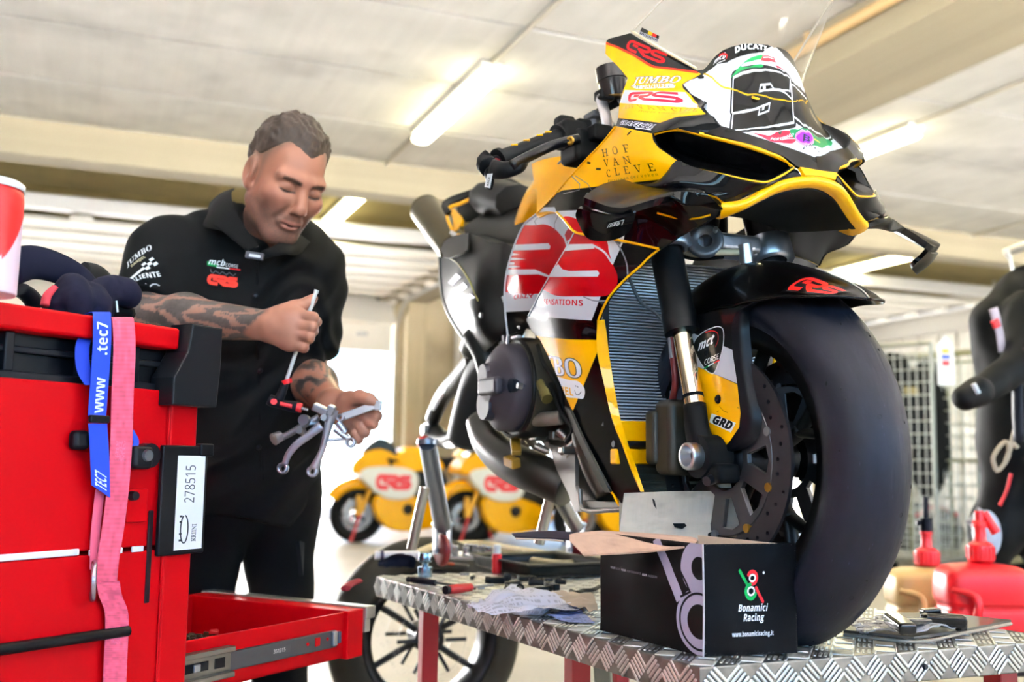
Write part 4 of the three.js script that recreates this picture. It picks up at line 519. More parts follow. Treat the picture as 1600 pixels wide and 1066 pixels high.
// yokes, stem, steering hoses
part('lower_yoke', [rbox(0.05, 0.032, 0.25, 0.01, -0.10, 0.665, 0, 3), rbox(0.035, 0.03, 0.11, 0.008, -0.075, 0.668, -0.01, 3), ...[1, -1].map((s) => orient(lathe([[0.028, -0.022], [0.042, -0.02], [0.042, 0.02], [0.028, 0.022]], 28), V(-0.32, 0.95, 0), V(-0.095, 0.665, s * 0.108)))], mat('#9aa0ad', 0.32, 0.85), B);
{ const y = part('yoke_boss', orient(lathe([[0.012, 0.0], [0.016, 0.004], [0.025, 0.006], [0.03, 0.004], [0.031, -0.004]], 28), V(0.8, 0.25, 0.55), bz(1102, 376, 0.055)), BM.alloy, B); part('yoke_bolt', orient(cyl(0.004, 0.004, 0.012, 8), V(0.8, 0.2, 0.5), bz(1118, 359, 0.05)), BM.silver, y); }
part('upper_yoke', rbox(0.06, 0.02, 0.25, 0.008, -0.185, 0.86, 0), BM.alloy, B);
line(Z([[1062, 391, 0.08], [1085, 397, 0.065], [1115, 395, 0.045], [1155, 394, 0.01]]), 0.006, BM.hose, 'brake_hose'); line(Z([[1064, 400, 0.075], [1090, 404, 0.055], [1130, 401, 0.03]]), 0.004, BM.matte, 'brake_hose'); part('hose_fitting', orient(cyl(0.011, 0.011, 0.032, 16), V(0, 1, 0.1), bz(1165, 397, 0.0)), BM.silver, B);
line(Z([[950, 365, 0.215], [974, 386, 0.19], [982, 430, 0.14], [1000, 470, 0.12], [1025, 490, 0.115], [1043, 515, 0.118], [1049, 560, 0.12]]), 0.0032, mat('#6a6a70', 0.5), 'brake_hose');
line(Z([[1048, 520, 0.115], [1052, 560, 0.115], [1055, 600, 0.113], [1046, 640, 0.1]]), 0.006, mat('#5c1518', 0.5), 'brake_hose');
// radiator: core with cooling tubes, yellow tape, oil cooler below
{ const x = (y) => lerp(-0.165, -0.225, (y - 0.25) / 0.4), fr = []; const yb = 0.365, yt = 0.66;
  part('radiator_core', [bar(V(x(yb) - 0.02, yb, 0), V(x(yt) - 0.02, yt, 0), 0.33, 0.02, 0.002, V(1, 0, 0))], mat('#4a4d55', 0.6, 0.5), B);
  for (let y = yb; y < yt; y += 0.0056) fr.push(box(0.012, 0.0024, 0.325).translate(x(y) - 0.006, y, 0)); const f = part('cooling_tubes', fr, mat('#d3d5e0', 0.42, 0.45), B); f.userData.kind = 'stuff';
  part('radiator_frame', [box(0.03, 0.31, 0.012, x(0.51) - 0.004, 0.51, 0.168), box(0.03, 0.31, 0.012, x(0.51) - 0.004, 0.51, -0.168)], BM.darkmetal, B);
  part('yellow_tape', rbox(0.02, 0.036, 0.33, 0.003, x(0.345) - 0.004, 0.346, 0), BM.yellow, B); part('yellow_tape', rbox(0.02, 0.026, 0.33, 0.003, x(0.305) - 0.004, 0.303, 0), BM.yellow, B); part('radiator_rail', orient(cyl(0.006, 0.006, 0.33, 12), V(0, 0, 1), V(x(0.325), 0.3245, 0)), BM.darkmetal, B);
  const oc = []; for (let y = 0.155; y < 0.285; y += 0.0115) oc.push(box(0.02, 0.0045, 0.29, x(y) - 0.006, y, 0)); part('oil_cooler', [...oc, box(0.012, 0.14, 0.29, x(0.22) - 0.024, 0.22, 0)], mat('#5d5b52', 0.45, 0.6), B); }
// ---- engine, tank, seat, exhaust, swingarm
{ const tk = tps([[-0.42, 0.80, 0.13], [-0.5, 0.88, 0.135], [-0.6, 0.90, 0.12], [-0.7, 0.84, 0.1], [-0.72, 0.74, 0.11], [-0.55, 0.72, 0.15], [-0.42, 0.70, 0.15]].map((p) => p), 1e-4);
  const to = Z([[828, 256, 0.125], [845, 250, 0.13], [880, 243, 0.13], [910, 249, 0.13], [905, 275, 0.14], [880, 300, 0.15], [850, 330, 0.15], [833, 345, 0.15], [836, 300, 0.14]]).map((v) => [v.x, v.y]); part('fuel_tank', shell(to, tk, 2, 0.02, 0.02), BM.yellow, B); part('tank_top', sweep([V(-0.42, 0.84, 0), V(-0.52, 0.885, 0), V(-0.66, 0.86, 0), V(-0.76, 0.78, 0)], (t) => [0.06, 0.12 - 0.03 * t], 14, 16), BM.yellow, B);
  part('tank_seam', tube(Z([[872, 256, 0.139], [876, 252, 0.139], [884, 247, 0.139]]), 0.002, 8, 5), BM.white, B); }
const Q = (list, r, m, name, n = 20, s = 14) => part(name, sweep(Z(list), r, n, s), m, B);
part('clutch_cover', [orient(lathe([[0.0, 0.052], [0.03, 0.052], [0.034, 0.046], [0.05, 0.044], [0.056, 0.036], [0.075, 0.032], [0.088, 0.02], [0.09, -0.012], [0.08, -0.014]], 48).scale(1, 1, 1), V(0.0, 0, 1), V(-0.545, 0.44, 0.185)), orient(rbox(0.035, 0.02, 0.09, 0.008), V(0, 0, 1), V(-0.53, 0.44, 0.236)), orient(cyl(0.03, 0.034, 0.03, 24), V(0, 0, 1), V(-0.565, 0.405, 0.222)), orient(cyl(0.022, 0.03, 0.03, 20), V(0, 0, 1), V(-0.565, 0.465, 0.224))], BM.plum, B);
part('engine_case', [orient(cyl(0.098, 0.105, 0.12, 40), V(0, 0, 1), V(-0.53, 0.44, 0.12)), rbox(0.3, 0.2, 0.24, 0.03, -0.42, 0.42, 0, 3), rbox(0.24, 0.22, 0.2, 0.03, -0.34, 0.53, 0, 3)], BM.olive, B);
part('engine_band', orient(lathe([[0.096, -0.02], [0.102, -0.018], [0.102, 0.018], [0.096, 0.02]], 40), V(0, 0, 1), V(-0.538, 0.44, 0.165)), BM.satin, B);
part('engine_boss', [orient(cyl(0.014, 0.014, 0.04, 16), V(0, 0, 1), bz(812, 603, 0.2)), rod(bz(814, 603, 0.19), bz(836, 604, 0.17), 0.006)], mat('#1c2230', 0.4, 0.4), B); part('engine_bolt', orient(cyl(0.006, 0.006, 0.01, 10), V(0, 0.1, 1), bz(812, 603, 0.222)), BM.silver, B);
part('coolant_pipe', [rod(bz(834, 575, 0.17), bz(852, 618, 0.175), 0.0085), rod(bz(850, 612, 0.175), bz(855, 624, 0.178), 0.011)], mat('#6d6538', 0.4, 0.7), B); 
Q([[802, 655, 0.17], [850, 655, 0.16], [880, 652, 0.14]], () => 0.014, mat('#77726a', 0.4, 0.6), 'water_manifold');
{ const bits = []; for (let i = 0; i < 26; i++) { const px = 800 + rr(0, 100), py = 664 + rr(0, 36) + (px - 800) * 0.1; bits.push(rr(0, 1) > 0.5 ? orient(cyl(rr(0.005, 0.01), rr(0.005, 0.01), rr(0.02, 0.04), 10), V(rr(-1, 1), rr(-1, 1), 0.7), bz(px, py, 0.1 + rr(-0.03, 0.05))) : rbox(rr(0.015, 0.03), rr(0.012, 0.03), 0.03, 0.004).translate(...bz(px, py, 0.1 + rr(-0.03, 0.05)).toArray())); } part('engine_fittings', bits, mat('#8d827a', 0.35, 0.8), B).userData.kind = 'stuff'; }
for (const L of [[[840, 540, 0.16], [850, 570, 0.17], [872, 600, 0.16], [880, 640, 0.15]], [[830, 535, 0.15], [845, 580, 0.165], [850, 620, 0.16], [838, 650, 0.15]], [[860, 600, 0.16], [880, 650, 0.16], [895, 670, 0.15], [885, 690, 0.14]], [[815, 640, 0.17], [822, 600, 0.18], [822, 570, 0.18]]]) line(Z(L), 0.005, BM.matte, 'engine_hose');
part('engine_plate', shell([[857, 695], [898, 703], [899, 760], [910, 797], [898, 800], [888, 772], [870, 735]].map((p) => { const v = bz(...p, 0.13); return [v.x, v.y]; }), () => 0.13, 2, 0.008), mat('#76706c', 0.4, 0.5), B);
part('oil_pan', [shell([[896, 690], [925, 690], [948, 745], [968, 790], [905, 800], [900, 760]].map((p) => { const v = bz(...p, 0.11); return [v.x, v.y]; }), () => 0.11, 2, 0.2), shell([[905, 782], [975, 786], [978, 797], [940, 800], [905, 800]].map((p) => { const v = bz(...p, 0.135); return [v.x, v.y]; }), () => 0.135, 2, 0.25)], mat('#4b4238', 0.45, 0.5), B);
part('pan_rail', tube(Z([[906, 765, 0.137], [908, 790, 0.137], [915, 797, 0.137], [955, 797, 0.135], [972, 796, 0.132]]), 0.005, 20, 8), mat('#8b857c', 0.4, 0.6), B); Q([[905, 640, 0.13], [912, 690, 0.13], [930, 740, 0.12], [948, 775, 0.11]], () => 0.02, mat('#3a332a', 0.45, 0.5), 'exhaust_header');
// exhaust can and shield
{ const sp = tps([[690, 395, 0.12], [740, 360, 0.13], [790, 390, 0.14], [788, 480, 0.15], [760, 545, 0.16], [742, 560, 0.14], [705, 490, 0.15], [689, 440, 0.13], [735, 450, 0.185], [755, 420, 0.18], [720, 410, 0.165], [750, 500, 0.19]].map((p) => { const v = bz(...p); return [v.x, v.y, v.z]; }), 1e-4), s = onSide(sp);
  const out = [[687, 402], [690, 385], [706, 372], [738, 366], [765, 378], [800, 385], [796, 470], [790, 510], [770, 540], [741, 558], [736, 545], [722, 525], [706, 500], [693, 470], [688, 435]];
  const ex = part('exhaust_shield', shell(rounded(out, 3).map((p) => s(...p)), sp, 2, 0.05, 0.02), BM.carbon, B), on = (px, py, l = 0.002) => { const v = bike.surf(px, py, 2, sp); v.z += l; return v; };
  part('shield_edge', tube([[687, 402], [688, 435], [693, 470], [706, 500], [722, 525], [736, 545], [741, 558]].map((p) => on(...p)), 0.0028, 30, 6), mat('#d9d4cc', 0.25, 0.3), ex); part('shield_edge', tube([[690, 385], [703, 402], [717, 413], [735, 440], [748, 470]].map((p) => on(...p)), 0.0018, 24, 5), mat('#8a8238', 0.4), ex);  // first pale tube paints the daylight catching the left rim
  for (const q of [[[703, 442], [716, 428], [722, 433], [710, 447]], [[709, 457], [727, 442], [732, 448], [714, 463]], [[716, 474], [737, 459], [744, 464], [724, 482]]]) part('louvre', loft([[on(...q[0], 0.003), on(...q[1], 0.003)], [on(...q[3], 0.001), on(...q[2], 0.001)]], 4, 2, 0.002), mat('#6d6a7c', 0.35, 0.5), ex);
  part('shield_crease', loft([[on(690, 386, 0.004), on(706, 373, 0.004), on(738, 366, 0.006)], [on(703, 404, 0.012), on(720, 404, 0.014), on(742, 393, 0.014)]], 8, 3, 0.004), mat('#26262a', 0.4), ex); part('fastener', orient(cyl(0.006, 0.006, 0.006, 10), V(0, 0, 1), on(753, 493, 0.002)), BM.steel, ex);
  Q([[738, 545, 0.14], [745, 530, 0.15], [760, 555, 0.14], [768, 585, 0.13]], () => 0.03, BM.carbon, 'exhaust_pipe'); }
{ const a = bz(667, 330, 0.06), b = bz(712, 392, 0.09); part('silencer', [rod(b, a, 0.042, 0.045, 32), orient(lathe([[0.045, 0], [0.047, 0.004], [0.04, 0.006], [0.036, -0.03], [0, -0.03]], 28), a.clone().sub(b), a)], mat('#4a3f1a', 0.36, 0.8), B); part('silencer_lit_edge', tube([bz(656, 352, 0.08), bz(668, 370, 0.09), bz(682, 391, 0.1)], 0.004, 10, 6), mat('#e8e4da', 0.3), B); }  // pale tube paints the lit left side of the silencer
// seat unit
{ const seat = (pts, m, n, th = 0.012) => part(n, loft(pts.map((l) => Z(l)), 12, 6, th), m, B);
  seat([[[730, 372, 0.1], [770, 390, 0.11], [797, 402, 0.12], [830, 395, 0.12]], [[725, 355, 0.09], [770, 360, 0.1], [810, 365, 0.11], [832, 372, 0.12]], [[745, 340, 0.05], [775, 335, 0.05], [815, 332, 0.06], [838, 345, 0.08]], [[770, 325, -0.02], [790, 322, -0.02], [820, 322, 0], [840, 330, 0.02]]], mat('#0b0a08', 0.5), 'seat');
  part('seat_pad', [sweep(Z([[766, 310, 0.0], [790, 312, 0.02], [812, 318, 0.02]]), (t) => [0.045, 0.06], 10, 10), sweep(Z([[780, 300, 0], [796, 306, 0], [806, 318, 0.01]]), () => [0.035, 0.04], 8, 8)], mat('#131212', 0.65), B); part('seat_back', loft([Z([[768, 296, 0.0], [780, 288, -0.01], [798, 290, -0.03], [812, 300, -0.05]]), Z([[770, 318, 0.03], [784, 324, 0.02], [800, 324, 0], [812, 318, -0.02]])], 8, 4, 0.02), mat('#161516', 0.6), B);
  seat([[[700, 338, 0.09], [694, 320, 0.08], [706, 312, 0.06], [752, 294, 0.02]], [[710, 332, 0.085], [702, 326, 0.08], [712, 320, 0.06], [755, 302, 0.02]]], BM.black, 'tail_rail', 0.01);
  line(Z([[708, 363, 0.1], [699, 338, 0.092], [702, 325, 0.085], [720, 318, 0.06], [748, 303, 0.02], [757, 290, 0.0]]), 0.005); part('tail_panel', loft([Z([[703, 328, 0.09], [708, 350, 0.1], [706, 364, 0.1]]), Z([[709, 326, 0.088], [722, 345, 0.095], [714, 358, 0.1]])], 8, 3, 0.004), BM.yellow, B);
  part('tail_clip', loft([Z([[710, 344, 0.096], [712, 352, 0.1]]), Z([[722, 342, 0.09], [720, 352, 0.096]])], 4, 2, 0.008), BM.yellow, B); line(Z([[716, 368, 0.11], [745, 380, 0.118], [772, 391, 0.122], [790, 401, 0.128], [805, 396, 0.13]]), 0.006); line(Z([[706, 364, 0.102], [716, 371, 0.11], [724, 377, 0.115]]), 0.007, BM.white, 'tail_edge');
  line(Z([[755, 308, 0.02], [760, 322, 0.03]]), 0.004); line(Z([[808, 298, -0.06], [822, 307, -0.06], [836, 316, -0.06]]), 0.006); line(Z([[813, 310, -0.02], [825, 332, 0.02]]), 0.004); part('tail_box', loft([Z([[715, 322, 0.02], [752, 304, -0.02], [772, 312, -0.05]]), Z([[720, 348, 0.03], [742, 345, 0.0], [770, 330, -0.03]])], 8, 3, 0.006), mat('#0d0d0d', 0.5), B).visible = true; }
// rear frame, shock, swingarm and its end on the stand
Q([[776, 560, 0.1], [756, 590, 0.1], [740, 640, 0.09], [730, 680, 0.07]], (t) => [0.055 - 0.01 * t, 0.05], mat('#0f1118', 0.5), 'swingarm_pivot'); Q([[742, 560, 0.13], [718, 590, 0.12], [692, 620, 0.1], [676, 655, 0.09]], (t) => [0.032 - 0.008 * t, 0.02], BM.carbon, 'swingarm'); Q([[745, 640, 0.08], [722, 672, 0.08], [698, 688, 0.08], [676, 672, 0.085]], (t) => [0.024, 0.018], BM.carbon, 'swingarm');
line(Z([[700, 608, 0.125], [688, 622, 0.12], [678, 640, 0.11]]), 0.005, BM.white, 'swingarm_edge'); line(Z([[735, 600, 0.115], [722, 600, 0.12], [700, 606, 0.128]]), 0.0035, BM.silver, 'brake_pipe'); part('axle_adjuster', [rbox(0.05, 0.03, 0.02, 0.005).translate(...bz(672, 668, 0.09).toArray()), orient(cyl(0.014, 0.014, 0.03, 16), V(0, 0, 1), bz(668, 672, 0.1))], BM.silver, B); part('chain_guard', loft([Z([[690, 688, 0.09], [704, 690, 0.09], [722, 688, 0.09]]), Z([[700, 700, 0.09], [712, 700, 0.09], [722, 692, 0.09]])], 6, 2, 0.006), mat('#8c857f', 0.4, 0.4), B);
Q([[756, 660, 0.13], [766, 690, 0.14], [800, 722, 0.14], [850, 745, 0.12], [888, 765, 0.09]], (t) => [0.035 + 0.008 * Math.sin(3 * t), 0.04], mat('#15130f', 0.4, 0.2, { clearcoat: 0.5, clearcoatRoughness: 0.3 }), 'exhaust_collector', 30, 18); line(Z([[754, 664, 0.15], [762, 690, 0.165], [785, 712, 0.17], [800, 724, 0.165]]), 0.0035, mat('#cfc8bf', 0.3), 'collector_edge'); part('heat_tape', [orient(rbox(0.05, 0.012, 0.02, 0.003), V(0.5, 0.8, 0.2), bz(806, 698, 0.17)), orient(rbox(0.04, 0.02, 0.02, 0.003), V(0.2, 0.9, 0.2), bz(800, 722, 0.178))], mat('#8a6414', 0.5), B);
part('subframe', [rod(bz(782, 480, 0.12), bz(800, 560, 0.12), 0.016), rod(bz(775, 540, 0.1), bz(800, 600, 0.1), 0.022), rbox(0.12, 0.16, 0.14, 0.02).translate(-0.62, 0.54, 0), rbox(0.16, 0.18, 0.12, 0.03).translate(-0.72, 0.68, 0)], BM.matte, B); part('rear_tab', [rbox(0.03, 0.006, 0.01, 0.002).translate(...bz(806, 527, 0.205).toArray()), rod(bz(794, 524, 0.205), bz(792, 552, 0.195), 0.003), rod(bz(795, 503, 0.19), bz(812, 512, 0.19), 0.003)], mat('#d5ccd2', 0.3, 0.3), B);
part('reservoir', rbox(0.03, 0.06, 0.02, 0.006).translate(...bz(781, 470, 0.15).toArray()), mat('#e2571a', 0.4), B); line(Z([[786, 465, 0.18], [791, 478, 0.2]]), 0.004, BM.white, 'strap'); part('bracket', [rod(bz(770, 530, 0.14), bz(792, 540, 0.15), 0.006), rod(bz(785, 520, 0.15), bz(790, 560, 0.15), 0.004)], BM.steel, B);
// ---- clip-on bar, grip, lever, guard, master cylinder, reservoir
{ const g0 = bz(778, 252, 0.345), g1 = bz(872, 215, 0.215), d = g1.clone().sub(g0).normalize(); part('handlebar', rod(g0.clone().addScaledVector(d, -0.01), bz(940, 196, 0.1), 0.012), BM.darkmetal, B);
  const grip = part('grip', [rod(g0, g1, 0.0175, 0.0165, 20), rod(g0, g0.clone().addScaledVector(d, 0.008), 0.022, 0.022, 20), rod(g1, g1.clone().addScaledVector(d, 0.006), 0.024, 0.024, 20)], BM.rubber, B); for (const t of [0.3, 0.5, 0.72, 0.86]) part('grip_dash', orient(rbox(0.004, 0.003, 0.012, 0.001), V(0.5, 0.75, 0.45), g0.clone().lerp(g1, t).add(V(0.008, 0.013, 0.008))), BM.yellow, grip);
  part('bar_end', sweep([bz(765, 262, 0.37), bz(760, 254, 0.368), bz(768, 247, 0.36)], () => 0.018, 8, 14), BM.matte, B); part('bar_end_collar', rod(bz(768, 255, 0.365), bz(779, 252, 0.345), 0.007), BM.redmetal, B);
  part('lever_guard', [sweep(Z([[770, 264, 0.372], [788, 266, 0.365], [810, 260, 0.345], [818, 251, 0.33]]), (t) => [0.017 - 0.007 * t, 0.009], 14, 12), sweep(Z([[762, 268, 0.372], [766, 280, 0.372], [763, 294, 0.372]]), () => [0.012, 0.006], 8, 10)], BM.satin, B);
  const mk = canvasTex(64, 128, (c) => { c.fillStyle = '#e8e8ec'; c.fillRect(0, 0, 64, 128); c.fillStyle = '#111'; c.font = 'bold 34px sans-serif'; c.translate(46, 118); c.rotate(-Math.PI / 2); c.fillText('RACE', 4, 0); }); part('guard_sticker', loft([Z([[757, 292, 0.382], [765, 294, 0.38]]), Z([[761, 272, 0.382], [769, 271, 0.38]])], 2, 2, 0.001, false), mat('#ffffff', 0.4, 0, { map: mk }), B);
  part('brake_lever', sweep(Z([[800, 258, 0.36], [830, 243, 0.32], [868, 226, 0.265], [905, 217, 0.22]]), (t) => [0.009, 0.006], 20, 10), gloss('#0a0b10'), B); part('pivot_bolt', orient(lathe([[0, 0.001], [0.003, 0.001], [0.004, 0.003], [0.007, 0.003], [0.008, 0]], 16), V(0.6, -0.1, 0.8), bz(891, 220, 0.24)), BM.gold, B);
  part('switch_block', [rbox(0.055, 0.05, 0.05, 0.01).translate(...bz(890, 212, 0.19).toArray()), rbox(0.03, 0.05, 0.035, 0.008).translate(...bz(882, 203, 0.195).toArray()), rbox(0.035, 0.025, 0.03, 0.006).translate(...bz(908, 199, 0.17).toArray()), rbox(0.07, 0.06, 0.05, 0.012).translate(...bz(905, 232, 0.17).toArray()), rbox(0.09, 0.03, 0.04, 0.006).translate(...bz(925, 216, 0.15).toArray())], BM.matte, B);
  part('master_cylinder', [rod(bz(918, 214, 0.16), bz(955, 200, 0.1), 0.014), rod(bz(925, 205, 0.14), bz(928, 186, 0.14), 0.011), orient(cyl(0.013, 0.013, 0.02, 16), V(0, 1, 0), bz(927, 194, 0.14)), rbox(0.04, 0.012, 0.03, 0.003).translate(...bz(930, 182, 0.14).toArray())], mat('#55565c', 0.4, 0.7), B); part('throttle_rod', rod(bz(916, 186, 0.13), bz(968, 158, 0.1), 0.008), BM.satin, B);
  part('reservoir_bracket', sweep(Z([[950, 200, 0.13], [946, 180, 0.135], [940, 155, 0.14], [944, 148, 0.14]]), () => [0.004, 0.012], 14, 10), mat('#a8a0a0', 0.35, 0.7), B); part('brake_reservoir', [rod(bz(960, 152, 0.12), bz(956, 120, 0.125), 0.024, 0.026, 24), rod(bz(957, 126, 0.125), bz(954, 106, 0.128), 0.028, 0.028, 24)], mat('#1a1416', 0.3, 0, { clearcoat: 0.5 }), B); part('reservoir_clamp', rbox(0.03, 0.02, 0.03, 0.005).translate(...bz(944, 150, 0.135).toArray()), BM.satin, B);
  part('dash', rbox(0.03, 0.09, 0.16, 0.01, -0.2, 0.96, 0), BM.matte, B); part('fairing_stay', [rod(V(-0.2, 0.93, 0.02), V(-0.19, 0.86, 0.13), 0.008), rod(V(-0.2, 0.93, -0.02), V(-0.19, 0.86, -0.13), 0.008), rod(V(-0.2, 0.93, 0), V(-0.16, 0.8, 0), 0.02)], BM.darkmetal, B); }
part('inner_frame', [rbox(0.3, 0.14, 0.2, 0.03, -0.33, 0.76, 0), rbox(0.14, 0.2, 0.12, 0.03, -0.22, 0.8, 0)], BM.matte, B);
// ---------------------------------------------------------------- the mechanic
const cam2 = (px, py, d) => at(px, py, d);
const MAN = thing('person', 'man in a black short-sleeved shirt with tattooed forearms, looking down at tools in his hands', 'person', ground(-0.66, 0, 2.65));
const mo = MAN.position.clone(), rel = (px, py, d) => at(px, py, d).sub(mo);
const toRel = (g) => g; // all body geometry is built relative to the feet
const camR = HR.clone(), camB = HF.clone().negate();
const dirC = (x, y, z) => camR.clone().multiplyScalar(x).addScaledVector(UP, y).addScaledVector(camB, z);   // right, up, towards the camera
const frameOf = (fwd, up) => { const Zx = fwd.clone().normalize(), X = V().crossVectors(up, Zx).normalize(), Y = V().crossVectors(Zx, X); return new THREE.Matrix4().makeBasis(X, Y, Zx); };
// joints
const J = { neck: rel(402, 352, 2.5), shR: rel(262, 402, 2.4), shL: rel(470, 415, 2.58), elR: rel(222, 494, 2.3), wrR: rel(428, 510, 2.1), elL: rel(478, 580, 2.55), wrL: rel(522, 634, 2.26), hipR: V(), hipL: V() };
const pelvis = ground(-0.655, 0.86, 2.6).sub(mo), across = dirC(-0.82, 0, 0.57);
J.hipR = pelvis.clone().addScaledVector(across, 0.09); J.hipL = pelvis.clone().addScaledVector(across, -0.09);
const foot = { R: ground(-0.8, 0, 2.78).sub(mo), L: ground(-0.6, 0, 2.9).sub(mo) };
// ---- head
const hc = rel(447, 280, 2.36), yaw = 38 * D2R, pit = 31 * D2R;
const hF = dirC(Math.sin(yaw) * Math.cos(pit), -Math.sin(pit), Math.cos(yaw) * Math.cos(pit)), hU0 = dirC(0.44, Math.cos(pit), Math.cos(yaw) * Math.sin(pit)), HM = frameOf(hF, hU0).setPosition(hc), HI = HM.clone().invert();
const hs = 1.04, skull = ellip(V(0, 0.035, -0.015), [0.075, 0.093, 0.096]);
const fE = (x, y, z, a, b, c) => ellip(V(x, y, z), [a, b, c]), fC = (a, b, r, r2 = r) => capsule(V(...a), V(...b), r, r2);
const face = { jaw: fE(0, -0.052, 0.02, 0.06, 0.068, 0.068), mid: fE(0, -0.02, 0.045, 0.058, 0.07, 0.05), chin: fE(0, -0.107, 0.064, 0.027, 0.019, 0.02), jawL: fC([0.052, -0.06, 0.0], [0.022, -0.105, 0.058], 0.02, 0.018), jawR: fC([-0.052, -0.06, 0.0], [-0.022, -0.105, 0.058], 0.02, 0.018), ckL: fE(0.045, -0.02, 0.06, 0.026, 0.022, 0.026), ckR: fE(-0.045, -0.02, 0.06, 0.026, 0.022, 0.026),
  brow: [fC([-0.045, 0.022, 0.07], [-0.012, 0.024, 0.089], 0.0115), fC([0.045, 0.022, 0.07], [0.012, 0.024, 0.089], 0.0115)], nose: fC([0, 0.016, 0.087], [0, -0.028, 0.113], 0.0085, 0.0125), tip: fE(0, -0.034, 0.113, 0.0125, 0.01, 0.011), wing: [fE(0.0145, -0.038, 0.1, 0.0075, 0.008, 0.0115), fE(-0.0145, -0.038, 0.1, 0.0075, 0.008, 0.0115)],
  sock: [fE(0.031, 0.004, 0.096, 0.019, 0.0125, 0.02), fE(-0.031, 0.004, 0.096, 0.019, 0.0125, 0.02)], lid: [fE(0.031, 0.003, 0.073, 0.0165, 0.012, 0.0148), fE(-0.031, 0.003, 0.073, 0.0165, 0.012, 0.0148)], lipU: fC([-0.022, -0.0685, 0.083], [0.022, -0.0685, 0.083], 0.0062), lipM: fE(0, -0.068, 0.091, 0.017, 0.006, 0.008), lipD: fE(0, -0.079, 0.088, 0.018, 0.0068, 0.009), philt: fE(0, -0.055, 0.083, 0.02, 0.014, 0.014), crease: [fC([0.019, -0.036, 0.1], [0.036, -0.07, 0.082], 0.004), fC([-0.019, -0.036, 0.1], [-0.036, -0.07, 0.082], 0.004)], mouth: fC([-0.022, -0.0735, 0.094], [0.022, -0.0735, 0.094], 0.0022),
  ear: [fE(0.079, -0.004, -0.012, 0.011, 0.034, 0.021), fE(-0.079, -0.004, -0.012, 0.011, 0.034, 0.021)], hole: [fE(0.09, -0.004, -0.008, 0.009, 0.02, 0.011), fE(-0.09, -0.004, -0.008, 0.009, 0.02, 0.011)], lobe: [fE(0.076, -0.034, -0.004, 0.008, 0.01, 0.009), fE(-0.076, -0.034, -0.004, 0.008, 0.01, 0.009)], temple: [fE(0.082, 0.03, 0.062, 0.014, 0.03, 0.03), fE(-0.082, 0.03, 0.062, 0.014, 0.03, 0.03)] };
const vv = V();
function headField(x, y, z) {
  vv.set(x, y, z).applyMatrix4(HI); const [a, b, c] = [vv.x / hs, vv.y / hs, vv.z / hs]; if (a * a + b * b + c * c > 0.05) return 0.1;
  let d = skull(a, b, c); d = smin(d, face.mid(a, b, c), 0.03); d = smin(d, face.jaw(a, b, c), 0.03); d = smin(d, face.jawL(a, b, c), 0.02); d = smin(d, face.jawR(a, b, c), 0.02); d = smin(d, face.chin(a, b, c), 0.02); d = smin(d, face.ckL(a, b, c), 0.02); d = smin(d, face.ckR(a, b, c), 0.02);
  for (const t of face.temple) d = smax(d, -t(a, b, c), 0.03);
  for (const t of face.brow) d = smin(d, t(a, b, c), 0.014); d = smin(d, face.philt(a, b, c), 0.014);
  for (const t of face.sock) d = smax(d, -t(a, b, c), 0.013); for (const t of face.lid) d = smin(d, t(a, b, c), 0.004);
  d = smin(d, face.nose(a, b, c), 0.012); d = smin(d, face.tip(a, b, c), 0.006); for (const t of face.wing) d = smin(d, t(a, b, c), 0.006);
  for (const t of face.crease) d = smax(d, -t(a, b, c), 0.009); d = smin(d, face.lipU(a, b, c), 0.008); d = smin(d, face.lipM(a, b, c), 0.006); d = smin(d, face.lipD(a, b, c), 0.006); d = smax(d, -face.mouth(a, b, c), 0.003);
  for (let i = 0; i < 2; i++) d = smin(d, smax(smin(face.ear[i](a, b, c), face.lobe[i](a, b, c), 0.006), -face.hole[i](a, b, c), 0.005), 0.006);
  return d * hs;
}
const neckF = capsule(hc.clone().addScaledVector(hF, -0.03 * hs).addScaledVector(UP, -0.05), J.neck.clone().add(V(0, -0.09, 0)), 0.06, 0.072), nape = capsule(J.neck.clone().add(V(0, -0.05, 0)), J.neck.clone().add(V(0, -0.13, 0)), 0.07, 0.1);
const skinC = [0.34, 0.142, 0.092];
const headSkin = (x, y, z) => smin(smin(headField(x, y, z), neckF(x, y, z), 0.03), nape(x, y, z), 0.05);
